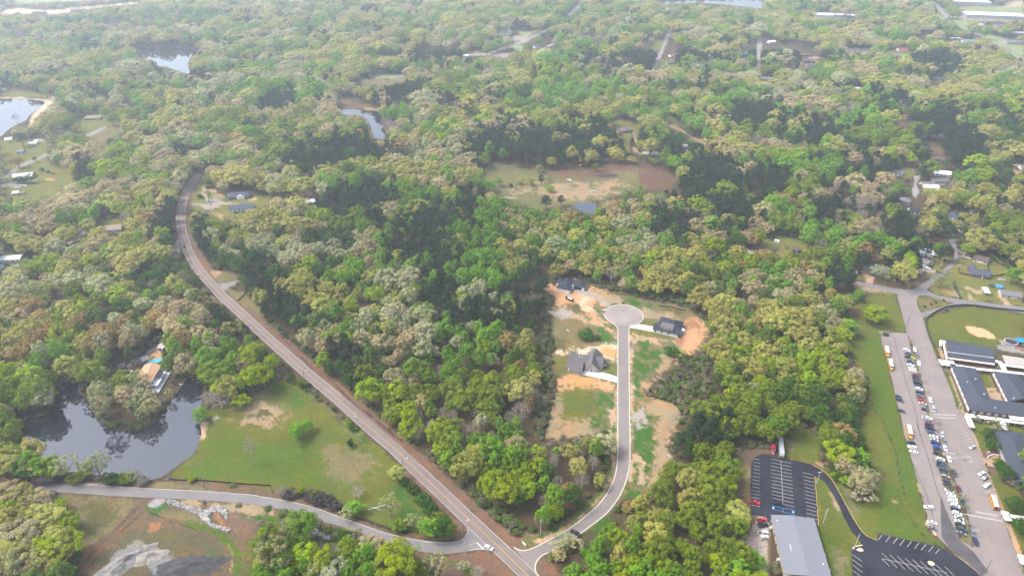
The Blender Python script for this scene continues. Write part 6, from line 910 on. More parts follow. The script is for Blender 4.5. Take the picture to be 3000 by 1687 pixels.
MB().hexa([(1.0, -1.0, .7), (3.2, -.85, .7), (3.2, .85, .7), (1.0, 1.0, .7)], [(1.0, -.95, 2.0), (3.1, -.7, 1.75), (3.1, .7, 1.75), (1.0, .95, 2.0)]).build('hood', M_tr, e); MB().hexa([(-2.8, -1.2, .8), (1.0, -1.2, .8), (1.0, 1.2, .8), (-2.8, 1.2, .8)], [(-2.8, -1.2, 3.3), (.5, -1.1, 2.7), (.5, 1.1, 2.7), (-2.8, 1.2, 3.3)]).build('cab', M_tr, e)
MB().hexa([(1.02, -1.0, 2.02), (1.06, -1.0, 2.02), (1.06, 1.0, 2.02), (1.02, 1.0, 2.02)], [(.62, -.95, 2.62), (.66, -.95, 2.62), (.66, .95, 2.62), (.62, .95, 2.62)]).build('windshield', M_glass, e); MB().box(-5.4, -2.81, -.5, .5, .7, 1.0).build('chassis', M_dark, e); MB().box(3.21, 3.4, -1.1, 1.1, .5, .9).build('bumper', M_grey, e); MB().box(3.15, 3.22, -.6, .6, .95, 1.65).build('grille', M_grey, e)
for xx in (-4.8, -3.5, 2.4):
    for s in (-1, 1): o = D.objects.new('wheel', WHEELB); o.parent = e; o.location = (xx, s * .98, .5); COL.objects.link(o)
for s in (-1, 1): MB().tube((.9, s * 1.25, 1.2), (.9, s * 1.25, 3.4), .08).build('exhaust_stack', M_grey, e)
# -- digger, dump trailer
l, rz = heading(MR((645, 285))[0], (10, 1)); e = empty('excavator', (l[0], l[1], 0), rz + .15, 'orange-yellow excavator with raised boom at the edge of the cleared field', 'excavator'); M_ex = mat('digger_orange', (.60, .27, .03), .5, .1, 1)
for s in (-1, 1):
    t = MB().hexa([(-2.1, s * 1.2 - .3, .25), (-1.7, s * 1.2 - .3, 0), (1.7, s * 1.2 - .3, 0), (2.1, s * 1.2 - .3, .25), (2.1, s * 1.2 - .3, .7), (1.7, s * 1.2 - .3, .95), (-1.7, s * 1.2 - .3, .95), (-2.1, s * 1.2 - .3, .7)], [(a, s * 1.2 + .3, b) for a, b in ((-2.1, .25), (-1.7, 0), (1.7, 0), (2.1, .25), (2.1, .7), (1.7, .95), (-1.7, .95), (-2.1, .7))]); t.build('track', M_dark, e)
MB().box(-2.3, 1.4, -1.4, 1.4, 1.05, 2.3).build('engine_house', M_ex, e); c_ = MB().hexa([(.1, .4, 2.3), (1.5, .4, 2.3), (1.5, 1.4, 2.3), (.1, 1.4, 2.3)], [(.1, .45, 3.3), (1.2, .45, 3.3), (1.2, 1.35, 3.3), (.1, 1.35, 3.3)]).build('cab', M_ex, e); MB().box(1.36, 1.46, .5, 1.3, 2.4, 2.9).build('window', M_glass, c_)
def arm(name, a, b, w0, w1): a = Vector(a); b = Vector(b); return MB().tube(a, b, w0, w1, 4).build(name, M_ex, e)
arm('boom', (1.2, -.3, 1.9), (4.2, -.3, 4.6), .38, .34); arm('boom', (4.1, -.3, 4.5), (7.6, -.3, 5.9), .34, .28); arm('dipper_arm', (7.5, -.3, 6.0), (9.0, -.3, 3.9), .27, .2); MB().hexa([(8.6, -.8, 3.0), (9.6, -.8, 3.2), (9.6, .2, 3.2), (8.6, .2, 3.0)], [(8.8, -.8, 3.9), (9.4, -.8, 4.0), (9.4, .2, 4.0), (8.8, .2, 3.9)]).build('bucket', M_dark, e)
l, rz = heading(H1((925, 850))[0], (20, 9)); e = empty('dump_trailer', (l[0], l[1], 0), rz, 'black skip trailer heaped with white rubble in front of the black-roofed house', 'trailer')
bd = MB()
for a in ((-3.4, 3.4, -1.2, -1.12, .7, 2.1), (-3.4, 3.4, 1.12, 1.2, .7, 2.1), (-3.4, -3.32, -1.117, 1.117, .7, 2.1), (3.32, 3.4, -1.117, 1.117, .7, 2.1), (-3.317, 3.317, -1.117, 1.117, .7, .8)): bd.box(*a)
bd.build('body', mat('dark_maroon_steel', (.03, .015, .018), .5), e); MB().hexa([(-2.6, -1.1, .81), (3.3, -1.1, .81), (3.3, 1.1, .81), (-2.6, 1.1, .81)], [(-1.6, -.6, 2.25), (2.6, -.6, 2.2), (2.6, .6, 2.2), (-1.6, .6, 2.25)]).build('rubble_load', mat('white_rubble', (.62, .60, .58), .9, .3, 2), e)
for xx in (-.9, .3):
    for s in (-1, 1): o = D.objects.new('wheel', WHEEL); o.parent = e; o.location = (xx, s * 1.02, .34); COL.objects.link(o)
# -- trailers, boats, small things
def boxy(pt, dp, Lx, Wy, z0, z1, name, label, cat, m, dark=True):
    l, rz = heading(pt, dp); e = empty(name, (l[0], l[1], 0), rz, label, cat); MB().hexa([(-Lx / 2, -Wy / 2, z0), (Lx / 2, -Wy / 2, z0), (Lx / 2, Wy / 2, z0), (-Lx / 2, Wy / 2, z0)], [(-Lx / 2 + .15, -Wy / 2 + .08, z1), (Lx / 2 - .15, -Wy / 2 + .08, z1), (Lx / 2 - .15, Wy / 2 - .08, z1), (-Lx / 2 + .15, Wy / 2 - .08, z1)]).build('body', m, e)
    if dark: MB().box(-Lx * .3, Lx * .2, -Wy / 2 - .02, -Wy / 2 + .06, z0 + (z1 - z0) * .45, z0 + (z1 - z0) * .75).build('window', M_glass, e)
    for s in (-1, 1): o = D.objects.new('wheel', WHEEL); o.parent = e; o.location = (0, s * (Wy / 2 - .12), .34); COL.objects.link(o)
    return e
boxy(TL((348, 1345))[0], (20, 3), 7, 2.4, .6, 3.0, 'camper', 'grey and white camper parked at the end of the mobile home', 'camper', M_white); boxy(MX((243, 1000))[0], (16, 4), 4.5, 2.2, .5, 2.6, 'camper', 'small white camper on the grassy clearing', 'camper', M_white)
e = empty('boat_on_trailer', G(*JN((305, 658))[0]), R(50), 'white boat on a trailer beside the sandy driveway left of the junction', 'boat'); MB().hexa([(-2.6, -.7, .6), (1.8, -.7, .6), (3.0, 0, .7), (1.8, .7, .6), (-2.6, .7, .6)], [(-2.7, -1.05, 1.3), (1.9, -1.05, 1.3), (3.4, 0, 1.5), (1.9, 1.05, 1.3), (-2.7, 1.05, 1.3)]).build('hull', M_white, e); MB().box(-2.3, 1.2, -.75, .75, 1.305, 1.34).build('cockpit', M_dark, e)
for s in (-1, 1): o = D.objects.new('wheel', WHEEL); o.parent = e; o.location = (-.6, s * .95, .34); COL.objects.link(o)
e = empty('covered_boat', G(*JN((2280, 740))[0]), R(-8), 'grey tarpaulin-covered boat on the lawn behind the brick house', 'boat'); MB().hexa([(-3.4, -1.2, .3), (2.2, -1.2, .3), (3.6, 0, .4), (2.2, 1.2, .3), (-3.4, 1.2, .3)], [(-3.0, -.2, 1.9), (2.0, -.15, 2.0), (2.8, 0, 1.7), (2.0, .15, 2.0), (-3.0, .2, 1.9)]).build('tarpaulin', mat('grey_tarp', (.30, .31, .31), .7, .15, 1), e); MB().tube((2.6, 0, .3), (5.0, 0, .4), .06).build('drawbar', M_dark, e)
def disc(pt, r, h, name, label, cat, mtop, mrim, rimw=.3):
    e = empty(name, G(*pt), 0, label, cat); ring = lambda q: [Vector((q * math.cos(t), q * math.sin(t), 0)) for t in np.linspace(0, 6.283, 28, endpoint=False)]
    MB().prism(ring(r - rimw), h - .12, h).build('top', mtop, e); rm = MB(); a, b = ring(r - rimw), ring(r)
    for i in range(28): j = (i + 1) % 28; rm.prism([a[i], b[i], b[j], a[j]], 0 if h < 1.2 and mtop is not M_dark else h - .2, h + .06)
    rm.build('rim', mrim, e)
    if mtop is M_dark:
        for t in range(4): MB().tube((r * .9 * math.cos(t * 1.57), r * .9 * math.sin(t * 1.57), 0), (r * .9 * math.cos(t * 1.57), r * .9 * math.sin(t * 1.57), h - .2), .06).build('leg', M_grey, e)
disc(JN((2242, 832))[0], 2.9, 1.1, 'round_pool', 'round blue above-ground pool behind the carport house', 'pool', mat('pool_blue', (.06, .22, .33), .1), mat('pool_wall_blue', (.05, .22, .5), .5)); disc(JN((2138, 822))[0], 2.3, .8, 'trampoline', 'dark round trampoline left of the blue pool', 'trampoline', M_dark, mat('tramp_rim', (.03, .06, .05), .6)); disc(SA((2180, 392))[0], 4.6, .9, 'round_play_deck', 'round black play deck with grey rim beside the blue shade', 'play equipment', M_dark, M_grey, .7)
e = empty('shade_sail', G(*SA((2480, 420))[0]), R(-8), 'bright blue fabric shade on posts at the right frame edge', 'shade'); MB().slab([(-4.5, -2.8, 3), (6, -2.8, 2.9), (6, 2.8, 3), (-5, 2.8, 3.1)], .1).build('canopy', mat('shade_blue', (.02, .22, .62), .6), e)
for xx in (-4.2, 5.6):
    for yy in (-2.5, 2.5): MB().tube((xx, yy, 0), (xx, yy, 2.88), .08).build('post', M_grey, e)
for i, (q, w) in enumerate((((2330, 540), 'left'), ((2465, 590), 'right'))):
    e = empty('picnic_table', G(*SA(q)[0]), R(-10), 'red picnic table, the %s of two on the school play slab' % w, 'table'); M_rt = mat('red_plastic', (.5, .06, .05), .5); MB().box(-1.0, 1.0, -.4, .4, .7, .77).build('top', M_rt, e)
    for s in (-1, 1): MB().box(-1.0, 1.0, s * .75 - .14, s * .75 + .14, .42, .47).build('bench', M_rt, e); MB().box(s * .7 - .05, s * .7 + .05, -.8, .8, 0, .42).build('leg', M_dark, e)
e = empty('dumpster', G(*K4((310, 205))[0], 0), R(-12), 'dark green dumpster at the head of the staff lot', 'dumpster'); M_dg = mat('dumpster_green', (.02, .075, .06), .6, .1, 2); MB().hexa([(-1.6, -1.1, .15), (1.6, -1.1, .15), (1.6, 1.1, .15), (-1.6, 1.1, .15)], [(-1.8, -1.3, 1.5), (1.8, -1.3, 1.5), (1.8, 1.3, 1.9), (-1.8, 1.3, 1.9)]).build('bin', M_dg, e); MB().slab([(-1.8, -1.3, 1.56), (1.8, -1.3, 1.56), (1.8, 1.3, 1.96), (-1.8, 1.3, 1.96)], .05).build('lid', M_dark, e)
e = empty('portable_toilet', G(*H1((1785, 1155))[0]), R(20), 'purple portable toilet with white roof beside the turning circle', 'toilet'); MB().box(-.6, .6, -.6, .6, 0, 2.1).build('cabin', mat('toilet_purple', (.12, .03, .26), .5), e); MB().hexa([(-.65, -.65, 2.1), (.65, -.65, 2.1), (.65, .65, 2.1), (-.65, .65, 2.1)], [(-.4, -.4, 2.45), (.4, -.4, 2.45), (.4, .4, 2.45), (-.4, .4, 2.45)]).build('roof', M_white, e); MB().box(-.4, .4, -.64, -.603, .1, 1.9).build('door', mat('toilet_door', (.09, .02, .2), .5), e)
for q, lab in (((705, 1128), 'small dark litter bin on the sidewalk by the red-panelled sign'), ((775, 1330), 'dark litter bin on the sidewalk below the red-panelled sign')):
    e = empty('litter_bin', G(*SC(q)[0]), 0, lab, 'bin'); MB().tube((0, 0, 0), (0, 0, 1.0), .32, .36, 10).build('drum', M_dark, e); MB().tube((0, 0, 1.0), (0, 0, 1.15), .38, .2, 10).build('lid', M_dark, e)
# -- poles
def pole(base, label, h=10.5, kind='utility', yaw=0.0, lean=0.0, m=None):
    p = G(*base); m = m or M_wood; e = empty({'utility': 'utility_pole', 'lamp': 'street_lamp', 'plain': 'wooden_pole', 'tee': 'lamp_post'}[kind], p, yaw, label, {'utility': 'utility pole', 'lamp': 'street lamp', 'plain': 'pole', 'tee': 'lamp'}[kind])
    if lean: e.rotation_euler.y = lean
    MB().tube((0, 0, 0), (0, 0, h), .19, .13, 8).build('post', m, e)
    if kind == 'utility':
        x_ = MB().box(-1.35, 1.35, -.16, -.04, h - .75, h - .6).build('crossarm', M_wood, e)
        for s in (-1.2, -.45, .45, 1.2): MB().tube((s, -.1, h - .6), (s, -.1, h - .35), .06, n=6).build('insulator', M_grey, x_)
        MB().tube((.3, 0, h - 2.4), (.3, 0, h - 1.5), .24, n=8).build('transformer', M_grey, e)
    if kind == 'lamp': MB().tube((0, 0, h - 1), (2.6, 0, h - .1), .07, n=5).build('arm', M_grey, e); MB().hexa([(2.4, -.2, h - .15), (3.3, -.15, h - .15), (3.3, .15, h - .15), (2.4, .2, h - .15)], [(2.4, -.15, h + .08), (3.2, -.1, h + .05), (3.2, .1, h + .05), (2.4, .15, h + .08)]).build('lamp_head', M_white, e)
    if kind == 'tee': MB().box(-1.3, 1.3, -.08, .08, h - .12, h).build('arm', M_grey, e); [MB().box(s * 1.0 - .3, s * 1.0 + .3, -.25, .25, h + .003, h + .15).build('lamp_head', M_grey, e) for s in (-1, 1)]
    return e
M_steel = mat('pale_steel_pole', (.40, .41, .42), .5)
pole((1060.5, 1322), 'utility pole with crossarm on the big lawn beside the dark cedar', 10.5, 'utility', .6); pole((1279.5, 1547), 'utility pole standing in the green trees at the road fork', 12.5, 'utility', .8); pole((1363, 1634), 'pale grey pole beside the mouth of the side road', 13, 'plain', m=M_steel); pole((1357.8, 1560), 'street lamp at the fork corner reaching over the main road', 9, 'lamp', .3); pole((799.7, 1446.6), 'wooden pole in the ditch beside dark brush above the side road', 9, 'plain'); pole((600, 1429.5), 'wooden pole on the verge between pond corner and side road', 9.5, 'utility', .2)
pole((1031, 1250), 'street lamp midway down the left side of the main road', 8, 'lamp', .35); pole((893, 1114), 'street lamp on the left of the main road opposite the yellow sign', 8, 'lamp', .35); pole((1182, 1374), 'street lamp left of the main road above the fork', 8, 'lamp', .35); pole((1583.9, 1567.7), 'pale steel utility pole on the green verge of the cul-de-sac street', 13, 'utility', .5, m=M_steel); pole((1823, 885), 'thin pole at the back of the turning circle', 7, 'plain'); pole((1801, 1064), 'thin service pole in front of the lilac brick house', 8, 'plain'); pole((2046, 974), 'thin pole on red clay right of the dark-roofed house', 7.5, 'plain'); pole((1859, 1324), 'slim dark green post right of the cul-de-sac street', 6.5, 'plain', m=mat('green_post', (.02, .05, .03), .6))
pole((924, 578), 'wooden pole by the red barn at the pine edge', 9, 'plain'); pole((658, 648), 'dark pole on the yard right of the main road', 9, 'plain'); pole((2149, 726), 'pale wooden pole beside the trees right of centre', 11, 'plain'); pole((2653, 963), 'wooden pole at the lawn corner by the school drive', 11, 'utility', .3); pole((2704, 893), 'dark pole on the triangular grass island', 10, 'utility', .4); pole((2548, 853.5), 'pale pole with a lamp on the west lane', 11.5, 'lamp', 1.2, m=M_steel); pole((2755, 779.6), 'pale pole beside the lane above the junction', 8, 'lamp', .3, m=M_steel); pole((2645, 845), 'dark leaning pole on the west side of the junction', 9, 'plain', 0, .12)
pole((2393, 1414), 'grey T-headed lamp post where the driveway leaves the dark lot', 8.5, 'tee', .2, m=M_steel); pole((2411, 1532), 'grey lamp post with heads on the lawn right of the hall', 9.5, 'tee', .9, m=M_steel); pole((2500.6, 1611), 'tall grey steel pole on the sandy corner of the lower lot', 12, 'utility', .9, m=M_steel); pole((2885, 1677), 'dark pole at the bottom of the school drive', 10, 'plain'); pole((2697, 1473), 'thin dark pole on the lawn edge beside the staff lot', 6, 'plain'); pole((2802, 1212), 'pale lamp post on the school lawn strip', 8, 'tee', .3, m=M_steel); pole((2815, 1463), 'slim grey pole in the planted strip beside the white cars', 8, 'plain', m=M_steel)
pole((1474 + 70, 152), 'thin white pole beside the far road', 8, 'plain', m=M_steel); pole((752, 1020), 'short pale pole on the verge left of the main road', 6, 'plain', m=M_steel)
# -- signs
def sign(base, label, w, h, zc, m, yaw=0, dia=False, posts=1, panel2=None):
    e = empty('road_sign' if dia else 'sign_board', G(*base), yaw, label, 'sign')
    for s in ([0] if posts == 1 else [-w * .4, w * .4]): MB().tube((s, .04, 0), (s, .04, zc), .06, n=6).build('post', M_grey, e)
    if dia: MB().hexa([(0, -.06, zc - w * .7), (w * .7, -.06, zc), (0, -.06, zc + w * .7), (-w * .7, -.06, zc)], [(0, -.02, zc - w * .7), (w * .7, -.02, zc), (0, -.02, zc + w * .7), (-w * .7, -.02, zc)]).build('panel', m, e); MB().box(-.12, .12, -.09, -.063, zc - .45, zc + .45).build('black_arrow', M_dark, e)
    else:
        pn = MB().box(-w / 2, w / 2, -.12, .0, zc - h / 2, zc + h / 2).build('panel', m, e)
        if panel2: MB().box(-w * .44, w * .44, -.16, -.123, zc - h * .4, zc + h * .4).build('face', panel2, pn); [MB().box(-w * .36, w * .36 - .2 * i, -.185, -.163, zc + h * (.2 - .25 * i), zc + h * (.3 - .25 * i)).build('lettering', M_white, pn) for i in range(3)]
    return e
sign((924.5, 1078), 'orange-yellow diamond warning sign on the brown right verge of the main road', 1.5, 1.5, 2.2, mat('sign_amber', (.75, .33, .0), .5), -.5, True); sign(BR((115, 1165))[0], 'white-faced signboard on two posts at the subdivision entrance', 2.8, 1.5, 1.9, M_white, -.9, False, 2, mat('pale_slate_face', (.33, .36, .38), .6)); sign(SC((820, 1205))[0], 'white school sign with a red message panel by the entrance walk', 3.4, 1.9, 1.8, M_white, -.5, False, 2, mat('sign_red', (.5, .03, .05), .5)); sign(SC((715, 970))[0], 'tall white and red sign on a pole before the curved entrance wall', 1.5, 1.3, 4.4, M_white, -.4, False, 1, _mats['sign_red'])
cw = [G(*p) for p in SC((745, 1000), (775, 950), (850, 920), (920, 915), (1000, 935))]; e = empty('entrance_wall', (cw[2].x, cw[2].y, 0), 0, 'low curved cream wall round the school entrance walk', 'wall'); w = MB(); raised_ribbon(w, [p - Vector((cw[2].x, cw[2].y, 0)) for p in smooth(cw)], -.3, .3, 0, 1.0); w.build('wall', M_conc, e)
# -- fences
M_link = mat('dark_chainlink', (.045, .05, .045), .8); M_silt = mat('black_silt_fabric', (.012, .012, .012), .9)
def fence(name, pts, h, label, m, step=3.0, cat='fence', panel=True, th=.05, group=None):
    pw = smooth(W(pts), 4); o = pw[0]; e = empty(name, o, 0, label, cat, group); q = [p - o for p in pw]; pb = MB(); raised_ribbon(pb, q, -th / 2, th / 2, .05, h); pb.build('mesh_panel' if m is M_link else 'foliage' if cat == 'hedge' else 'fabric', m, e); acc = 0
    for i in range(len(q) - 1):
        acc += (q[i + 1] - q[i]).length
        if acc > step: acc = 0; MB().tube((q[i].x, q[i].y, 0), (q[i].x, q[i].y, h + .12), .06, n=5).build('post', M_dark, e)
fence('chainlink_fence', NX((1768, 640), (1740, 560), (1700, 480), (1668, 400), (1652, 330), (1655, 285), (1700, 235), (1830, 168), (1960, 150), (2100, 152), (2340, 182), (2600, 208)), 1.7, 'dark chain-link fence curving round the school playing field', M_link, 5)
fence('yard_fence', JN((1695, 575), (1712, 650), (1850, 680)), 1.3, 'low dark wire fence round the side yard of the brick house', M_dark, 6); fence('yard_fence', JN((2080, 515), (2096, 610), (2150, 690), (2340, 660)), 1.3, 'dark wire fence behind the brick house on the junction lawn', M_dark, 6); fence('clipped_hedge', JN((1625, 755), (1660, 860), (1725, 985)), 1.2, 'long narrow dark hedge across the junction lawn', mat('hedge_green', (.035, .055, .028), .95, .5, 1.5), 999, 'hedge', th=1.4)
fence('silt_fence', NR((1385, 148), (1480, 160), (1560, 178), (1640, 195)), .8, 'black silt fence behind the cream house toward the woods', M_silt, 4, group='silt fences'); fence('silt_fence', NR((1265, 995), (1400, 1022), (1530, 1078), (1590, 1145), (1592, 1185)), .8, 'black silt fence curving below the scrub right of the street', M_silt, 4, group='silt fences'); fence('silt_fence', NR((378, 1060), (345, 1180), (312, 1290), (306, 1380), (335, 1445)), .8, 'black silt fence along the left edge of the lowest lot', M_silt, 4, group='silt fences'); fence('silt_fence', H1((1965, 968), (2050, 955), (2140, 945)), .8, 'short black silt fence at the back of the turning circle', M_silt, 3, group='silt fences'); fence('silt_fence', H1((2235, 945), (2320, 910)), 1.0, 'black rubber barrier at the back right of the turning circle', M_silt, 3)
fence('wooden_fence', NL((2240, 105), (2290, 60), (2320, 20), (2320, -10)), 1.2, 'short brown rail fence beside the drive on the right of the main road', M_wood, 3); fence('wire_fence', BL((1560, 520), (1650, 545), (1900, 552), (2300, 585), (2560, 600)), 1.1, 'thin dark wire fence along the lawn bottom above the ditch', M_dark, 5, th=.03)
# -- spoil heaps on the scarred ground
def heap(pt, rx, ry, h, yaw, name, label, m):
    e = empty(name, G(*pt), yaw, label, 'spoil heap'); n_, k_ = 26, 9; vs = [(0, 0, h)]; fs = []
    for j in range(1, k_ + 1):
        for i in range(n_):
            a = 2 * math.pi * i / n_; t = j / k_; q = t * (1 + .10 * math.sin(3 * a + 1) + .07 * math.sin(5 * a)); X_, Y_ = q * rx * math.cos(a), q * ry * math.sin(a); vs.append((X_, Y_, -.05 if j == k_ else h * (1 - t) ** 1.1 * (.55 + .9 * float(vnoise(X_ / 2.2, Y_ / 2.2, 4))) + .04))
    for i in range(n_): fs.append((0, 1 + i, 1 + (i + 1) % n_))
    for j in range(k_ - 1):
        for i in range(n_): a, b = 1 + j * n_ + i, 1 + j * n_ + (i + 1) % n_; fs.append((a, a + n_, b + n_, b))
    me = D.meshes.new('heap'); me.from_pydata(vs, [], fs); me.materials.append(m); o = D.objects.new('heap', me); o.parent = e; COL.objects.link(o)
heap(BL((1180, 1320))[0], 15, 5.5, 3.2, .75, 'spoil_heap', 'pale grey gravel spoil heap at the bottom edge of the scarred ground', mat('grey_spoil', (.19, .18, .165), .95, .5, .5)); heap(BL((1800, 1350))[0], 17, 6, 2.2, .15, 'spoil_heap', 'dark ash-grey spoil heap at the bottom edge right of the pale one', mat('ash_spoil', (.05, .048, .05), .95, .5, .5)); heap(BL((1400, 1270))[0], 9, 4.5, 2.4, .3, 'spoil_heap', 'small tan-grey spoil heap between the pale and the dark one', mat('tan_spoil', (.23, .205, .175), .95, .45, .5))
# -- brush pile and logs in the clearing
rg = np.random.RandomState(5)
def logs(pt, n, L, rad, spread, name, label, m): 
    e = empty(name, G(*pt), 0, label, 'brush pile'); mb = MB()
    for i in range(n):
        c = Vector((rg.normal() * spread[0], rg.normal() * spread[1], abs(rg.normal()) * .5 + .2)); a = rg.uniform(-.8, .8) + (3.14 if rg.rand() < .5 else 0); d = Vector((math.cos(a), math.sin(a), rg.uniform(-.12, .2))) * L * rg.uniform(.4, 1); mb.tube(c - d * .5, c + d * .5, rad, rad * .5, 5)
    mb.build('branches', m, e)
logs(MR((890, 372))[0], 170, 7, .16, (6, 2.6), 'brush_pile', 'big grey brush pile in the middle of the cleared field', mat('dead_brush', (.12, .10, .08), .95, .3, 1)); logs(MR((625, 318))[0], 80, 6, .16, (4, 1.5), 'brush_pile', 'brush pile beside the excavator tracks', _mats['dead_brush']); logs(MR((755, 522))[0], 4, 12, .3, (.8, .8), 'fallen_log', 'pale fallen trunk on the near side of the cleared field', M_conc); logs(BM((1150, 818))[0], 3, 12, .22, (.8, .5), 'fallen_log', 'bleached fallen trunk under the trees at the road fork', M_conc); logs(NR((515, 385))[0], 10, 1.2, .35, (1, 1), 'stone_heap', 'small heap of pale stones on the grassy lot', M_conc); logs(BR((1485, 325))[0], 6, 3, .2, (1, .6), 'fallen_log', 'pale cut logs at the wood edge right of the lots', M_conc)
for q in (CA((0, 0)),): pass
# ------------------------------------------------------------------ vegetation: one mesh per kind of crown, copied
M_leaf = attr_mat('leaves', 'tint', 'INSTANCER', vattr='lv', translucent=.12)
M_bark = mat('bark', (.11, .085, .065), .95, .2, 2.0); M_palebark = mat('pale_bark', (.40, .36, .31), .95, .2, 2.0)
def leaf_quads(c, nrm, size, rng):
    n = len(c); r = rng.normal(size=(n, 3)); t = np.cross(nrm, r); t /= np.linalg.norm(t, axis=1, keepdims=True) + 1e-9; b = np.cross(nrm, t)
    s = (size * rng.uniform(.7, 1.3, n))[:, None]; e = rng.uniform(.65, 1.0, n)[:, None]
    return np.stack([c - t * s - b * s * e, c + t * s - b * s * e * .6, c + t * s * .8 + b * s * e, c - t * s + b * s * e * .8], 1)
def crown_proto(kind, seed):
    rng = np.random.RandomState(seed); C_ = []; N_ = []; S_ = []; V_ = []
    def unit(n):
        v = rng.normal(size=(n, 3)); return v / np.linalg.norm(v, axis=1, keepdims=True)
    limbs = []
    if kind in ('oak', 'loose', 'poplar', 'shrub'):
        P = dict(oak=(62, .08, .145, 105, .0145, 1.33, (0, 0, .84), (.5, .5, .46)), loose=(50, .06, .12, 50, .0145, 1.55, (0, 0, 1.0), (.5, .5, .55)), poplar=(96, .055, .10, 74, .0135, 1.75, (0, 0, 1.02), (.46, .46, .72)), shrub=(36, .10, .19, 80, .025, .85, (0, 0, .40), (.48, .48, .40)))[kind]
        nc, r0, r1, nl, ls, Ht, cen, rad = P; cen = np.array(cen); rad = np.array(rad)
        lob = rng.uniform(0, 6.28, 6); k = 0
        while k < nc:
            d = unit(1)[0]
            if d[2] < (-.55 if kind != 'shrub' else -.3): continue
            az = math.atan2(d[1], d[0]); wob = 1 + .13 * math.sin(2 * az + lob[0]) + .10 * math.sin(3 * az + lob[1] + 2 * d[2]) + .07 * math.sin(5 * az + lob[2])
            rr = rad * wob * rng.uniform(.70, .98)
            if kind == 'poplar': rr = rr * np.array([1, 1, 1]) * np.array([(1 - .45 * max(d[2], 0) ** 1.3)] * 2 + [1])
            if d[2] < 0: rr = rr * np.array([.95, .95, .75])
            c = cen + d * rr; r = rng.uniform(r0, r1); v = rng.uniform(.86, 1.13); n = int(nl * (r / r1) ** 1.2) + 8
            u = unit(n); u[:, 2] = np.abs(u[:, 2]) * .9 + rng.uniform(-.45, .1, n); u = u * .75 + d * .45; u /= np.linalg.norm(u, axis=1, keepdims=True)
            C_.append(c + u * r * rng.uniform(.75, 1.1, (n, 1))); nn = u + rng.normal(size=(n, 3)) * .38; N_.append(nn / np.linalg.norm(nn, axis=1, keepdims=True)); S_.append(np.full(n, ls)); V_.append(v * rng.uniform(.92, 1.08, n)); k += 1
            if k % 7 == 0: limbs.append(c)
        if kind != 'loose':
            n = 260; u = unit(n); c = cen + u * rad * rng.uniform(.25, .68, (n, 1)); C_.append(c); N_.append(unit(n)); S_.append(np.full(n, ls * 2.3)); V_.append(rng.uniform(.8, 1.1, n))
    elif kind == 'pine':
        Ht = 2.3
        for k in range(62):
            z = rng.uniform(1.0, 2.22); t = (z - 1.0) / 1.25; rmax = .5 * (1 - t ** 2.2 * .82) * (.75 + .25 * min(1, t * 5)); a = rng.uniform(0, 6.28); q = rng.uniform(.25, 1) * rmax
            c = np.array([math.cos(a) * q, math.sin(a) * q, z]); n = 62; u = unit(n); u[:, 2] = u[:, 2] * .55 + .15
            C_.append(c + u * rng.uniform(.09, .16) * np.array([1, 1, .6])); nn = u + rng.normal(size=(n, 3)) * .7; nn[:, 2] += .5; N_.append(nn / np.linalg.norm(nn, axis=1, keepdims=True)); S_.append(np.full(n, .019)); V_.append(rng.uniform(.7, 1.35) * rng.uniform(.8, 1.2, n))
            if k % 6 == 0: limbs.append(c)
    elif kind == 'bare':
        Ht = 1.6; n = 620; u = unit(n); u[:, 2] = np.abs(u[:, 2]) * 1.3 - .35; u /= np.linalg.norm(u, axis=1, keepdims=True)
        C_.append(np.array([0, 0, .95]) + u * np.array([.47, .47, .62]) * rng.uniform(.55, 1.0, (n, 1))); N_.append(unit(n)); S_.append(np.full(n, .016)); V_.append(rng.uniform(.7, 1.3, n))
    C_ = np.concatenate(C_); N_ = np.concatenate(N_); S_ = np.concatenate(S_); V_ = np.concatenate(V_)
    verts = leaf_quads(C_, N_, S_, rng).reshape(-1, 3); lv = np.repeat(V_, 4)
    # trunk and limbs
    mb = MB(); top = .62 * Ht if kind not in ('pine', 'bare') else .93 * Ht; lean = rng.uniform(-.03, .03, 2)
    rt = dict(oak=.034, loose=.026, poplar=.028, pine=.030, bare=.024, shrub=.03)[kind]
    if kind == 'shrub':
        for k in range(5): a = k * 1.26; mb.tube((0, 0, 0), (.25 * math.cos(a), .25 * math.sin(a), .4), .02, .008, 4)
    else:
        m0 = (lean[0] * .5, lean[1] * .5, top * .5); mb.tube((0, 0, 0), m0, rt, rt * .75, 7); mb.tube(m0, (lean[0], lean[1], top), rt * .75, rt * .35, 7)
        for c in limbs[:8]: mb.tube((lean[0] * .5, lean[1] * .5, min(top * .9, max(.25 * Ht, c[2] - .35))), c, rt * .38, rt * .12, 4)
    if kind in ('bare', 'loose'):
        tw = []
        def grow(p, d, L, r, lev):
            q = p + d * L; mb.tube(p, q, r, r * .6, 4 if lev < 2 else 3)
            if lev >= 4: return
            for k in range(3):
                nd = Vector(d) + Vector(rng.normal(size=3)) * .5 + Vector((0, 0, .12)); nd.normalize(); grow(q, nd, L * rng.uniform(.6, .8), r * .58, lev + 1)
        for k in range(5):
            a = k * 1.257 + rng.uniform(-.4, .4); d = Vector((math.cos(a) * .7, math.sin(a) * .7, .8)).normalized(); grow(Vector((0, 0, Ht * rng.uniform(.22, .42))), d, .22, .012, 1)
    tv = np.array(mb.v); tf = mb.f
    sc3 = np.array([1, 1, 1 / Ht]); verts = verts * sc3; tv = tv * sc3
    return verts, lv, tv, tf
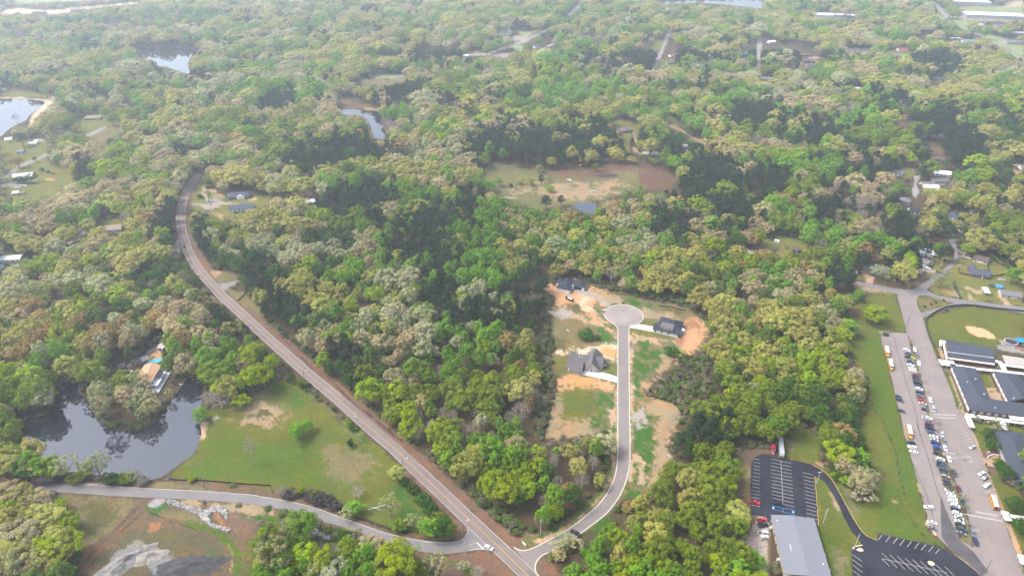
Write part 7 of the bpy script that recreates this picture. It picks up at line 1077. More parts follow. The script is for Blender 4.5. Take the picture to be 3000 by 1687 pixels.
def leaf_mesh(name, verts, lv):
    me = npmesh(name, verts, np.arange(len(verts)).reshape(-1, 4), [M_leaf]); a = me.attributes.new('lv', 'FLOAT_COLOR', 'POINT')
    a.data.foreach_set('color', np.stack([lv, lv, lv, np.ones_like(lv)], 1).astype(np.float32).ravel()); return me
def joined_mesh(name, verts, lv, tv, tf, bark):
    me = D.meshes.new(name); n = len(verts); V = np.concatenate([verts, tv]); Fq = [tuple(range(i, i + 4)) for i in range(0, n, 4)] + [tuple(n + i for i in f) for f in tf]
    me.from_pydata(V.tolist(), [], Fq); me.materials.append(M_leaf); me.materials.append(bark)
    me.polygons.foreach_set('material_index', np.array([0] * (n // 4) + [1] * len(tf), np.int32))
    a = me.attributes.new('lv', 'FLOAT_COLOR', 'POINT'); l4 = np.concatenate([lv, np.ones(len(tv))]); a.data.foreach_set('color', np.stack([l4, l4, l4, np.ones_like(l4)], 1).astype(np.float32).ravel()); me.update(); return me
KINDS = ['oak'] * 5 + ['poplar'] * 4 + ['pine'] * 4 + ['bare'] * 3 + ['loose'] * 3 + ['shrub'] * 3
KIDX = {k: [i for i, q in enumerate(KINDS) if q == k] for k in set(KINDS)}
PROTO = []; PCOL = D.collections.new('tree_kinds')
for i, k in enumerate(KINDS):
    v, lv, tv, tf = crown_proto(k, 100 + i); cm = leaf_mesh('crown', v, lv); tm = D.meshes.new('trunk'); tm.from_pydata(tv.tolist(), [], tf); tm.materials.append(M_palebark if k in ('bare',) else M_bark)
    PROTO.append((cm, tm)); po = D.objects.new('tree_kind_%02d' % i, joined_mesh('tree_kind', v, lv, tv, tf, M_palebark if k == 'bare' else M_bark)); PCOL.objects.link(po)
# colour and build of every sort of tree: (albedo, crown kind, diameter, height, word)
SORT = dict(G=((.105, .215, .016), 'poplar', (7.5, 12), (14, 20), 'fresh green'), D=((.048, .115, .016), 'poplar', (7.5, 12), (12, 18), 'dark green'), O=((.265, .25, .06), 'oak', (9, 14.5), (13, 18), 'olive yellow'), T=((.30, .24, .125), 'oak', (8.5, 13), (12, 17), 'tan'),
            W=((.29, .29, .15), 'oak', (8.5, 13), (13, 18), 'pale cream'), P=((.036, .054, .027), 'pine', (6, 10), (15, 22), 'dark'), B=((.20, .165, .14), 'bare', (7, 11), (11, 16), 'grey leafless'), R=((.245, .155, .055), 'oak', (8.5, 13), (12, 17), 'rusty orange'),
            K=((.055, .046, .045), 'shrub', (5, 8), (3, 5), 'black twiggy'), Y=((.185, .250, .008), 'oak', (8, 13), (12, 18), 'lime green'), L=((.20, .215, .09), 'loose', (8, 12), (13, 18), 'thin pale green'), E=((.122, .165, .014), 'oak', (8, 13), (12, 17), 'mid green'))
FOL = 1.40
SORT = {k: (tuple(q * (FOL if k not in 'PD' else 1.0) for q in v[0]),) + v[1:] for k, v in SORT.items()}
SK = list(SORT)
MIX = dict(top=dict(O=.34, G=.24, P=.12, T=.13, B=.05, E=.10, Y=.04, W=.12, D=.04), left=dict(O=.42, T=.24, G=.12, W=.07, B=.04, Y=.08, E=.14, R=.03, D=.05), ctr=dict(G=.52, O=.10, T=.05, W=.08, Y=.10, E=.12, B=.02, D=.09, R=.015), low=dict(G=.26, D=.19, O=.13, T=.05, Y=.14, B=.05, W=.05, E=.22, R=.015),
           rlow=dict(O=.20, Y=.17, G=.18, T=.05, D=.13, E=.30, B=.04, R=.02, W=.04), rtop=dict(O=.32, G=.26, P=.15, B=.07, T=.07, E=.18, D=.07, Y=.04), pine=dict(P=.93, D=.05, B=.02), lime=dict(Y=.36, O=.22, E=.28, T=.03, G=.12, L=.05, R=.02), isl=dict(W=.22, O=.38, T=.22, L=.1, E=.08, B=.05))
def FE(cx, cy, rx, ry): return (cx * 1.1646, cy * 1.1646, rx * 1.1646, ry * 1.1646)
PINES = [FE(1055, 610, 100, 75), FE(1090, 545, 60, 40), FE(1105, 740, 60, 45), FE(1180, 790, 80, 40), FE(1330, 770, 70, 60), FE(1370, 700, 30, 40), FE(700, 770, 60, 70), FE(650, 690, 55, 45), FE(505, 600, 32, 60), FE(880, 380, 130, 40), FE(760, 400, 60, 40), FE(1240, 360, 70, 45), FE(1360, 375, 200, 40), FE(1480, 350, 90, 30), FE(1780, 440, 70, 70), FE(1850, 520, 70, 50), FE(1730, 480, 45, 40), FE(1690, 560, 60, 35),
         FE(1760, 1090, 75, 60), FE(2430, 385, 70, 45), FE(2370, 300, 60, 40), FE(2080, 520, 60, 40), FE(1930, 450, 60, 40), FE(415, 560, 35, 50), FE(205, 420, 25, 40), FE(860, 510, 60, 40), FE(930, 500, 60, 50), FE(1180, 520, 30, 50), FE(2050, 330, 80, 30), FE(2200, 660, 60, 40), FE(2120, 690, 40, 30), FE(1900, 290, 90, 30), FE(2290, 570, 60, 60), FE(700, 1300, 5, 5), FE(450, 380, 20, 20), FE(870, 880, 40, 30), FE(690, 250, 40, 30), FE(1000, 230, 60, 30), FE(1100, 130, 120, 30), FE(1650, 130, 120, 40), FE(1980, 120, 160, 40), FE(300, 60, 120, 25), FE(2350, 150, 80, 40), FE(480, 630, 30, 30), FE(640, 800, 30, 40), FE(560, 800, 40, 20)]
BAREZ = [FE(985, 290, 70, 45), FE(1640, 600, 50, 30), FE(1390, 900, 25, 120), FE(1120, 640, 30, 30), FE(2070, 560, 60, 30), FE(640, 1240, 10, 10), FE(570, 970, 50, 40), FE(1540, 690, 60, 20), FE(1350, 1010, 60, 90), FE(2260, 480, 60, 40), FE(1600, 960, 40, 90)]
GREENZ = [FE(1500, 600, 260, 110), FE(1150, 870, 120, 60), FE(900, 700, 90, 60), FE(880, 790, 120, 50), FE(1100, 860, 100, 80)]
SCRUBZ = [NR((250, 470), (330, 400), (420, 560), (380, 620), (430, 850), (400, 980), (340, 1160), (320, 1420), (200, 1449), (230, 1100), (300, 900)), NR((1260, 930), (1380, 810), (1500, 640), (1560, 600), (1640, 620), (1760, 560), (1880, 700), (1850, 1000), (1650, 1130), (1560, 1080), (1400, 1030)), NR((1420, 40), (1660, 100), (1720, 200), (1640, 180), (1500, 130)), BM((2050, 520), (2200, 700), (2420, 900), (2560, 1010), (2560, 1040), (2350, 1040), (2100, 800), (1960, 620))]
# -- where the photograph shows open ground (no crown may cover it)
rs = 3.0; RX0, RY0 = -300, -120; rw, rh = int(3600 / rs), int(2000 / rs)
gxx, gyy = np.meshgrid(RX0 + (np.arange(rw) + .5) * rs, RY0 + (np.arange(rh) + .5) * rs)
clear = np.zeros((rh, rw), bool); scrub = np.zeros((rh, rw), bool)
def mark(r, poly, grow=0):
    P = np.array(poly); x0, x1 = int((P[:, 0].min() - RX0 - grow) / rs) - 1, int((P[:, 0].max() - RX0 + grow) / rs) + 2; y0, y1 = int((P[:, 1].min() - RY0 - grow) / rs) - 1, int((P[:, 1].max() - RY0 + grow) / rs) + 2
    x0, y0 = max(x0, 0), max(y0, 0); x1, y1 = min(x1, rw), min(y1, rh)
    if x1 <= x0 or y1 <= y0: return
    sx, sy = gxx[y0:y1, x0:x1], gyy[y0:y1, x0:x1]
    r[y0:y1, x0:x1] |= (sdist(sx, sy, poly) > -grow) if grow else inside(sx, sy, poly)
for key, pts, s_, a_, cl in AREAS:
    if cl: mark(clear, pts)
for p in (POND, POND_FL, POND_F2, POND_M, POND_C, POND_D, LAKE, PATIO, POOL, IS((370, 640), (560, 540), (770, 450), (900, 330), (1100, 150), (1190, 60), (1230, 90), (1130, 240), (900, 430), (700, 600), (560, 640)), IS((700, 660), (960, 610), (1170, 680), (1310, 780), (1320, 900), (1240, 1080), (1070, 1320), (960, 1230), (1060, 1160), (1080, 1010), (900, 1010), (780, 1040))): mark(clear, p)
mark(clear, side_top + side_bot[::-1]); mark(clear, [proj(p.x, p.y, 0) for p in WL] + [proj(p.x, p.y, 0) for p in reversed(WR)], 4); mark(clear, ell(cc[0], cc[1], 60, 34)); mark(clear, lot); mark(clear, drive); mark(clear, hall_lot)
MLs, MRs = ribbon_pts(MAIN, -5, 5); hid = lambda i0, i1: [proj(p.x, p.y, 0) for p in MLs[i0:i1]] + [proj(p.x, p.y, 0) for p in reversed(MRs[i0:i1])]
mark(clear, hid(0, NMN))
for nm_ in ('north_lane', 'west_lane', 'east_lane'): mark(clear, [proj(v.co.x, v.co.y, 0) for v in D.objects[nm_].data.vertices])
for p in CLEAR + NOTREE: mark(clear, p)
for p in SCRUBZ: mark(scrub, p)
scrub &= ~clear
bclear = clear | scrub
def look(r, px, py):
    i = ((py - RY0) / rs).astype(int); j = ((px - RX0) / rs).astype(int); ok = (i >= 0) & (i < rh) & (j >= 0) & (j < rw)
    out = np.zeros(px.shape, bool); out[ok] = r[i[ok], j[ok]]; return out
rng = np.random.RandomState(11)
def grid_points(y0, y1, step):
    ys = np.arange(y0, y1, step); X = []; Y = []
    for y in ys:
        hw = (1500 + 260) / FPX * (y * CP + CAMH * SP); xs = np.arange(-hw, hw, step); X.append(xs + rng.uniform(-.5, .5, len(xs)) * step * .95); Y.append(np.full(len(xs), y) + rng.uniform(-.5, .5, len(xs)) * step * .95)
    return np.concatenate(X), np.concatenate(Y)
gp = [grid_points(*b) for b in ((165, 430, 8.5), (430, 620, 9.4), (620, 900, 10.0), (900, 1300, 11.6), (1300, 2800, 13.4))]
pg = grid_points(165, 1300, 6.4); pcx, pcy = proj(pg[0], pg[1], 12.0); pf = np.zeros(len(pcx))
def pinef(cx, cyp):
    r = np.zeros(len(cx))
    for e in PINES: r = np.maximum(r, np.clip(1.35 - .95 * np.sqrt(((cx - e[0]) / e[2]) ** 2 + ((cyp - e[1]) / e[3]) ** 2), 0, 1))
    return r
pf = pinef(pcx, pcy); pk = rng.rand(len(pcx)) < pf * .86 * np.clip(.48 + 1.1 * fbm(pg[0] / 30, pg[1] / 30, 91), 0, 1); n0 = sum(len(g[0]) for g in gp)
x = np.concatenate([g[0] for g in gp] + [pg[0][pk]]); y = np.concatenate([g[1] for g in gp] + [pg[1][pk]]); n = len(x); ispn = np.arange(n) >= n0
cx, cyp = proj(x, y, 11.0)                       # crown centres as seen
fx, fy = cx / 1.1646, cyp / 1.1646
wts = np.zeros((n, len(SK)))
def put(mask, mix):
    for k, v in mix.items(): wts[mask, SK.index(k)] = v
def setmix(mask, name): wts[mask] = 0; put(mask, MIX[name])
setmix(np.ones(n, bool), 'top'); setmix((fy > 280) & (fx < 1250), 'left'); setmix((fy > 250) & (fx >= 1250), 'rtop')
setmix((fy > 480) & (fx > 780) & (fx < 2000) & (fy < 830), 'ctr'); setmix((fy > 620) & (fx > 1620) & (fx < 2300), 'rlow'); setmix((fy > 760) & (fx > 640) & (fx < 1620), 'low'); setmix((fy > 1120) & (fx > 1500) & (fx < 1950), 'lime'); setmix((fy > 860) & (fx < 560), 'left'); setmix((fy > 930) & (fx > 170) & (fx < 430) & (fy < 1100), 'isl'); setmix((fy > 860) & (fx > 2050) & (fx < 2300), 'rlow')
for k, s_ in zip(SK, range(len(SK))): wts[:, s_] *= np.exp(14 * (fbm(x / 64, y / 64, 50 + s_, 3) - .5))
for e in BAREZ:
    f = np.clip(1.5 - 1.2 * np.sqrt(((cx - e[0]) / e[2]) ** 2 + ((cyp - e[1]) / e[3]) ** 2), 0, 1); wts[:, SK.index('B')] += f * .7; wts[:, SK.index('T')] += f * .2
for e in GREENZ:
    f = np.clip(1.5 - 1.2 * np.sqrt(((cx - e[0]) / e[2]) ** 2 + ((cyp - e[1]) / e[3]) ** 2), 0, 1); wts[:, SK.index('G')] += f * .5; wts[:, SK.index('P')] *= (1 - f * .6)
wts[ispn] = 0; wts[ispn, SK.index('P')] = 1; wts[ispn, SK.index('D')] = .05
wts /= wts.sum(1, keepdims=True); cum = np.cumsum(wts, 1); srt = (rng.rand(n)[:, None] > cum).sum(1).clip(0, len(SK) - 1)
dd = np.zeros(n); hh = np.zeros(n); kk = np.zeros(n, int); tint = np.zeros((n, 3))
for i, k in enumerate(SK):
    m = np.where(srt == i)[0]; c, kind, dr, hr, _ = SORT[k]; q = len(m)
    u = rng.rand(q) ** 1.4; dd[m] = dr[0] + (dr[1] - dr[0]) * u; hh[m] = hr[0] + (hr[1] - hr[0]) * (.5 * u + .5 * rng.rand(q)); kk[m] = rng.choice(KIDX[kind], q)
    if k in 'GE':
        o = rng.rand(q) < .3; kk[m] = np.where(o, rng.choice(KIDX['oak'], q), kk[m])
    tint[m] = np.array(c) * rng.uniform(.8, 1.2, (q, 1)) * (1 + rng.uniform(-.06, .06, (q, 3)))
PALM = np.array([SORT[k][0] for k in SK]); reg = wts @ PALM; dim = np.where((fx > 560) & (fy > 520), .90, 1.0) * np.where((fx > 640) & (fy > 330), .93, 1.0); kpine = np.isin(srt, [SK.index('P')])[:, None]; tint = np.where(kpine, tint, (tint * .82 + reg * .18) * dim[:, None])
fy_ = np.clip((y - 400) / 420, 0, 1); ff_ = 1 + .18 * np.clip((y - 850) / 600, 0, 1); dd *= ff_ * np.where(y > 600, rng.uniform(.72, 1.25, n), 1); hh *= 1 + (ff_ - 1) * .5; dd *= np.where(srt == SK.index('P'), 1.05 + .25 * fy_, 1.0 + .42 * fy_); hh *= np.where(srt == SK.index('P'), 1.1 + .1 * fy_, 1.0 + .2 * fy_)
em_ = (rng.rand(n) < .28) & ~np.isin(srt, [SK.index('P')]); dd *= np.where(em_, 1.30, .97); hh *= np.where(em_, 1.2, .88); hh *= np.where((fx < 460) & (fy > 840) & (fy < 1100), 1.25, 1.0)
# a tree stands where neither its foot nor its crown covers ground the photograph shows
def shows(x, y, d, h, base=bclear):
    s = .0029 * (proj(x, y, 0 * x)[1] + 375); bad = np.zeros(len(x), bool)
    p, q = proj(x, y, 0 * x); bad |= look(base, p, q)
    for fh, fr in ((.45, 0), (.62, -.36), (.62, .36), (.8, -.2), (.8, .2), (.97, 0)):
        p, q = proj(x, y, h * fh); bad |= look(base, p + s * d * fr, q)
    return ~bad
keep = shows(x, y, dd, hh)
small = ~keep                                    # a smaller tree may still fit at an edge
d2 = dd * .6; h2 = hh * .5; k2 = shows(x, y, d2, h2) & small
dd[k2] = d2[k2]; hh[k2] = h2[k2]; keep |= k2
thin = (fbm(x / 30, y / 30, 77) > .60) & (rng.rand(n) < .22); keep &= ~thin; keep &= ispn | ~(pinef(cx, cyp) > rng.rand(n) * .85 + .12)
SPARSE = [F((250, 230), (480, 250), (480, 330), (250, 380), (150, 330)), MX((1500, 150), (2576, 100), (2576, 900), (1900, 900), (1500, 600)), TX((1300, 250), (2576, 300), (2576, 700), (1300, 600)), TR((0, 250), (1500, 250), (1500, 480), (0, 560))]
for p in SPARSE: keep &= ~(inside(cx, cyp, p) & (rng.rand(n) < .42))
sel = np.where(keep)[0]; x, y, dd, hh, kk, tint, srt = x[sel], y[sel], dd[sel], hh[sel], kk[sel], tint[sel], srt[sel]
rot = rng.uniform(0, 6.28, len(x))
# -- trees that stand by themselves, each where the photograph has it: (foot px, foot py, sort, diameter, height)
OWN = [(2448, 1362, 'Y', 17, 15), (2510, 1368, 'G', 13, 13), (2464, 1302, 'R', 14, 14), (2522, 1424, 'L', 13, 12), (2473, 1412, 'E', 12, 6, 'shrub'), (2420, 1312, 'E', 14, 14), (2498, 1400, 'E', 10, 8), (2452, 1395, 'D', 9, 6, 'shrub'), (2535, 1445, 'T', 9, 8), (408, 1142, 'L', 13, 15), (392, 1150, 'E', 11, 12), (425, 1158, 'W', 10, 11), (368, 1120, 'E', 9, 10), (458, 1092, 'D', 9, 6, 'shrub'), (877, 1284, 'G', 13.5, 11), (906, 1262, 'G', 8, 9), (1027, 1307, 'D', 4, 5, 'shrub'), (744, 1358, 'B', 9, 22), (745, 1152, 'Y', 14, 20), (778, 1142, 'Y', 14, 19), (735, 1082, 'Y', 13, 18), (760, 1060, 'Y', 11, 17), (711, 1192, 'Y', 10, 9), (592, 1232, 'G', 12, 9), (650, 1195, 'B', 18, 13), (620, 1185, 'B', 12, 11), (640, 1135, 'E', 21, 19), (672, 1120, 'G', 14, 18), (1165, 1406, 'O', 9, 9), (1190, 1420, 'D', 6, 4, 'shrub'), (1212, 1442, 'D', 7, 5, 'shrub'), (1240, 1472, 'D', 8, 5, 'shrub'), (1262, 1500, 'D', 8, 5, 'shrub'), (1285, 1520, 'E', 7, 4, 'shrub'),
       (1146, 1513, 'L', 10, 16), (1262, 1570, 'G', 12, 12), (1300, 1572, 'D', 13, 12), (1042, 1502, 'G', 11, 8), (1022, 1515, 'L', 9, 7), (1212, 1542, 'L', 9, 8), (1170, 1550, 'E', 8, 6, 'shrub'), (1053, 1456, 'B', 9, 8), (828, 1456, 'B', 7, 9), (883, 1449, 'Y', 5, 6), (848, 1452, 'K', 8, 3.4), (868, 1452, 'K', 7, 3.4), (912, 1457, 'K', 8, 3.4), (935, 1466, 'K', 9, 4), (960, 1476, 'K', 8, 4), (982, 1484, 'K', 7, 3.2), (926, 1456, 'E', 5, 4, 'shrub'),
       (852, 1612, 'L', 10, 20), (880, 1584, 'L', 9, 18), (866, 1590, 'L', 8, 16), (815, 1672, 'L', 16, 21), (790, 1640, 'L', 11, 16), (895, 1652, 'Y', 15, 12), (870, 1670, 'Y', 11, 9), (1039, 1590, 'L', 9, 11), (1012, 1592, 'D', 9, 9), (1092, 1622, 'T', 13, 10), (1060, 1618, 'B', 10, 8), (1165, 1706, 'Y', 21, 22), (1140, 1700, 'O', 14, 18), (1215, 1642, 'L', 8, 10), (1045, 1692, 'Y', 11, 10), (1075, 1710, 'R', 9, 8), (970, 1696, 'W', 18, 13), (930, 1690, 'O', 13, 11), (985, 1640, 'B', 12, 9), (945, 1625, 'B', 9, 8), (1000, 1660, 'E', 10, 8), (1255, 1682, 'L', 8, 13), (1292, 1694, 'L', 10, 17), (1357, 1668, 'W', 6, 5, 'loose'), (1230, 1700, 'E', 10, 10), (1400, 1690, 'B', 8, 7), (1100, 1665, 'E', 11, 9),
       (150, 1562, 'O', 19, 15), (192, 1642, 'Y', 20, 17), (85, 1602, 'T', 20, 16), (60, 1640, 'O', 16, 15), (35, 1482, 'T', 18, 13), (70, 1478, 'O', 14, 12), (120, 1480, 'T', 14, 9), (90, 1692, 'L', 17, 19), (45, 1690, 'L', 15, 17), (150, 1655, 'B', 8, 13), (135, 1702, 'O', 10, 9), (12, 1565, 'G', 13, 13), (165, 1690, 'D', 13, 9), (205, 1560, 'Y', 12, 12), (10, 1650, 'B', 13, 12), (60, 1540, 'B', 12, 8), (185, 1500, 'Y', 9, 8), (30, 1520, 'E', 8, 6), (215, 1690, 'D', 8, 6),
       (20, 1398, 'O', 19, 20), (62, 1400, 'O', 17, 19), (50, 1375, 'E', 15, 18), (95, 1397, 'G', 16, 18), (126, 1402, 'G', 13, 16), (152, 1400, 'Y', 12, 14), (172, 1404, 'Y', 9, 10), (205, 1406, 'L', 13, 17), (188, 1402, 'B', 8, 11), (232, 1407, 'E', 9, 5, 'shrub'), (264, 1406, 'Y', 7, 13), (300, 1406, 'L', 14, 19), (285, 1400, 'B', 8, 12), (327, 1413, 'D', 8, 6, 'shrub'), (352, 1408, 'E', 6, 4, 'shrub'), (375, 1411, 'E', 8, 5, 'shrub'), (400, 1415, 'L', 8, 10), (418, 1414, 'B', 7, 4, 'shrub'), (140, 1408, 'B', 10, 7, 'shrub'), (560, 1408, 'Y', 5, 3, 'shrub'), (110, 1360, 'O', 15, 17), (5, 1350, 'O', 16, 18),
       (2560, 948, 'Y', 18, 14), (2540, 940, 'E', 12, 11), (2478, 980, 'G', 18, 13), (2504, 990, 'B', 8, 12), (2887, 1290, 'D', 9.5, 9), (2900, 1318, 'D', 9, 8), (2922, 1378, 'D', 9, 8), (2940, 1404, 'D', 10, 9), (2967, 1496, 'D', 10.5, 9), (2985, 1562, 'D', 11, 10), (2910, 1262, 'L', 11, 8), (2992, 1420, 'D', 6, 5), (2862, 740, 'O', 28, 21), (2895, 748, 'O', 16, 17), (2830, 750, 'E', 13, 12), (2751, 842, 'L', 14, 16), (2766, 764, 'P', 13, 15), (2525, 768, 'R', 18, 17), (2622, 758, 'G', 12, 14), (2634, 842, 'O', 17, 22), (2648, 812, 'Y', 15, 20), (2567, 822, 'L', 14, 15), (2600, 835, 'L', 9, 12), (2676, 815, 'P', 8, 20), (2960, 830, 'G', 14, 15), (2742, 735, 'G', 7, 7), (2470, 850, 'P', 12, 16), (2490, 840, 'P', 9, 13), (2460, 815, 'G', 13, 13), (2700, 700, 'L', 12, 14), (2735, 695, 'L', 12, 13), (2795, 690, 'L', 13, 15), (2705, 765, 'P', 10, 19), (2690, 745, 'P', 10, 20), (2660, 720, 'P', 11, 19),
       (2690, 1097, 'B', 4.5, 3), (2701, 1118, 'B', 5, 3.2), (2712, 1148, 'B', 4.5, 3), (2741, 1240, 'B', 6, 4), (2744, 1262, 'B', 6, 4), (2792, 1425, 'B', 3.5, 3), (2815, 1462, 'L', 4.5, 4), (2826, 1495, 'L', 4.5, 4), (2833, 1540, 'B', 4, 4), (2670, 1005, 'B', 4, 4), (2880, 1058, 'L', 5, 6), (2790, 1052, 'L', 4, 5), (2709, 900, 'D', 2.2, 1.6, 'shrub'), (2728, 893, 'D', 2.2, 1.6, 'shrub'), (2740, 887, 'D', 2.2, 1.6, 'shrub'), (2764, 882, 'D', 2.2, 1.4, 'shrub'),
       (1599, 614, 'P', 14, 15), (1643, 604, 'P', 9, 12), (1585, 545, 'P', 8, 13), (1553, 542, 'Y', 10, 7), (1525, 540, 'O', 9, 7), (1610, 536, 'L', 9, 9), (1610, 562, 'Y', 11, 7), (1838, 572, 'L', 14, 11), (1615, 494, 'O', 13, 14), (1645, 492, 'P', 6, 10), (1744, 503, 'E', 8, 10), (1740, 484, 'L', 6, 11), (1433, 563, 'G', 17, 14), (1463, 546, 'G', 11, 11), (1497, 562, 'P', 5, 10), (1580, 506, 'O', 9, 9), (1875, 562, 'G', 7, 8), (1780, 600, 'L', 11, 12), (1765, 620, 'L', 9, 14),
       (1714, 988, 'D', 11.5, 5, 'shrub'), (1748, 994, 'D', 5, 3, 'shrub'), (1966, 1037, 'D', 10, 5, 'shrub'), (1990, 1040, 'O', 8, 3, 'shrub'), (1767, 1328, 'W', 15, 12), (1750, 1330, 'E', 12, 9), (1640, 1606, 'L', 11, 9), (1665, 1600, 'L', 8, 7), (1686, 1607, 'W', 8, 6, 'loose'), (2526, 1468, 'W', 11, 8, 'loose'), (2515, 1440, 'L', 10, 9), (2498, 1462, 'W', 4, 5, 'loose'), (2200, 1660, 'G', 14, 9), (2150, 1690, 'G', 16, 12), (2190, 1600, 'B', 10, 6), (2150, 1538, 'O', 15, 13), (2122, 1452, 'Y', 12, 12),
       (165, 372, 'P', 14, 18), (186, 370, 'P', 14, 17), (200, 382, 'P', 9, 9), (228, 388, 'O', 13, 12), (70, 430, 'P', 15, 17), (75, 405, 'O', 11, 11), (228, 330, 'B', 13, 15), (246, 334, 'B', 12, 15), (262, 328, 'T', 13, 16), (278, 326, 'T', 13, 16), (302, 316, 'T', 13, 17), (210, 318, 'O', 13, 13), (52, 362, 'B', 13, 14), (80, 380, 'L', 11, 11), (172, 440, 'L', 15, 14), (176, 488, 'G', 14, 14), (152, 482, 'B', 8, 15), (200, 484, 'L', 9, 17), (58, 492, 'R', 15, 13), (105, 476, 'E', 5, 7), (125, 502, 'D', 5, 4, 'shrub'), (143, 507, 'D', 4, 3, 'shrub'), (157, 510, 'D', 3, 2, 'shrub'), (95, 536, 'D', 12, 11), (75, 537, 'D', 9, 8, 'shrub'), (55, 535, 'D', 9, 7, 'shrub'), (20, 545, 'B', 12, 11), (607, 548, 'D', 13, 9), (620, 612, 'L', 6, 13), (615, 590, 'L', 6, 13), (667, 605, 'L', 5, 11), (720, 608, 'B', 9, 9), (587, 580, 'D', 6, 4, 'shrub'), (25, 718, 'O', 14, 15), (50, 712, 'O', 12, 13), (195, 722, 'O', 22, 17), (222, 716, 'L', 10, 12), (150, 690, 'R', 20, 13), (110, 722, 'D', 9, 7), (50, 738, 'D', 9, 5, 'shrub'), (70, 738, 'E', 8, 5, 'shrub'), (260, 760, 'L', 14, 15), (390, 670, 'D', 12, 8), (270, 690, 'E', 11, 10), (1080, 225, 'E', 16, 16), (1118, 214, 'P', 9, 11), (1180, 212, 'O', 24, 23), (1148, 208, 'G', 9, 10), (1210, 220, 'P', 12, 15), (1500, 162, 'P', 9, 12), (1516, 162, 'P', 7, 8), (1545, 164, 'E', 19, 16)]
def add_tree(x, y, sort, kind_i, d, h, rz, tn, label, group):
    kd = KINDS[kind_i]; nm = {'pine': 'pine_tree', 'bare': 'bare_tree', 'shrub': 'shrub'}.get(kd, 'broadleaf_tree')
    e = empty(nm, (x, y, 0), rz, label, {'pine_tree': 'pine', 'shrub': 'shrub', 'bare_tree': 'tree', 'broadleaf_tree': 'tree'}[nm], group); e.scale = (d, d, h)
    c = D.objects.new('crown', PROTO[kind_i][0]); c.parent = e; COL.objects.link(c); c['tint'] = [float(q) for q in tn]; t = D.objects.new('trunk', PROTO[kind_i][1]); t.parent = e; COL.objects.link(t); return e
items = []                                       # (x, y, sort, kind, d, h, rz, tint, own)
for r in OWN:
    p = G(r[0], r[1]); s_ = r[2]; kd = r[5] if len(r) > 5 else SORT[s_][1]; c = np.array(SORT[s_][0]) * rng.uniform(.72, 1.0) * (1 + rng.uniform(-.08, .08, 3))
    items.append((p.x, p.y, s_, rng.choice(KIDX[kd]), r[3], r[4], rng.uniform(0, 6.28), c, True))
px_, py_ = proj(x, y, hh * .6); app = dd * hh * (.0029 * (py_ + 375)) ** 2; vis = (px_ > 8) & (px_ < 2992) & (py_ > 8) & (py_ < 1680)
isp = np.array([KINDS[k] == 'pine' for k in kk]); isb = np.array([KINDS[k] == 'bare' for k in kk]); order = np.argsort(-app * vis)
nown = sum(1 for r in items if KINDS[r[3]] not in ('pine', 'bare', 'shrub')); quota = dict(leaf=300 - nown, pine=110, bare=50); single = np.zeros(len(x), bool)
for i in order:
    if not vis[i]: break
    k = 'pine' if isp[i] else 'bare' if isb[i] else 'leaf'
    if quota[k] > 0: quota[k] -= 1; single[i] = True; items.append((x[i], y[i], SK[srt[i]], kk[i], dd[i], hh[i], rot[i], tint[i], False))
    if max(quota.values()) <= 0: break
ZONES = [('on the wooded pond peninsula', F((170, 900), (440, 880), (450, 1090), (170, 1100))), ('on the near pond bank', F((0, 1020), (110, 1060), (170, 1130), (400, 1160), (400, 1225), (0, 1225))), ('in the bottom left corner clump', F((0, 1200), (260, 1225), (260, 1500), (0, 1500))), ('below the side road', F((520, 1250), (1240, 1320), (1340, 1500), (520, 1500))), ('inside the road fork', F((860, 1130), (1160, 1260), (1160, 1360), (700, 1290), (680, 1220))), ('on the big lawn beside the pond', F((500, 900), (720, 780), (920, 1100), (700, 1230), (430, 1210))),
         ('left of the curving main road', F((0, 500), (480, 560), (700, 860), (450, 1000), (0, 1080))), ('by the turning circle lots', F((1380, 690), (1780, 690), (1790, 900), (1620, 1260), (1480, 1260), (1390, 900))), ('between main road and lots', F((640, 650), (1400, 650), (1560, 1200), (1330, 1420), (1200, 1320), (700, 860))), ('left of the grey hall', F((1330, 1120), (1960, 1120), (1960, 1500), (1330, 1500))), ('in the wood right of the lots', F((1600, 740), (2060, 700), (2100, 1150), (1620, 1150))), ('in the strip beside the school lawn', F((2040, 700), (2330, 700), (2330, 1300), (2040, 1300))),
         ('in the school grounds', F((2300, 650), (2576, 760), (2576, 1449), (2340, 1449))), ('around the junction houses', F((2080, 480), (2576, 480), (2576, 780), (2080, 780))), ('round the cleared field', F((1200, 330), (1760, 330), (1760, 560), (1200, 560))), ('above the turning circle', F((900, 480), (2060, 480), (2060, 760), (900, 760))), ('among the houses at upper left', F((0, 180), (420, 180), (420, 700), (0, 700)))]
def zone(px, py):
    for nm, p in ZONES:
        if inside(np.array([px]), np.array([py]), p)[0]: return nm
    return 'in the far woods'
ORD = ['leftmost', 'second', 'third', 'fourth', 'fifth', 'sixth', 'seventh', 'eighth', 'ninth', 'tenth', 'eleventh', 'twelfth', 'thirteenth', 'fourteenth', 'fifteenth', 'sixteenth', 'seventeenth', 'eighteenth', 'nineteenth', 'twentieth']
grp = {}
for it in items:
    a, b = proj(it[0], it[1], it[5] * .6); kd = KINDS[it[3]]; noun = {'pine': 'pine', 'bare': 'tree', 'shrub': 'bush', 'loose': 'tree', 'poplar': 'tall domed tree', 'oak': 'broad clumpy tree'}[kd]
    sz = '' if not it[8] else ('small ' if it[4] < 7 else 'wide ' if it[4] > 15 else '')
    grp.setdefault((sz + SORT[it[2]][4] + ' ' + noun, zone(a, b)), []).append((a, it))
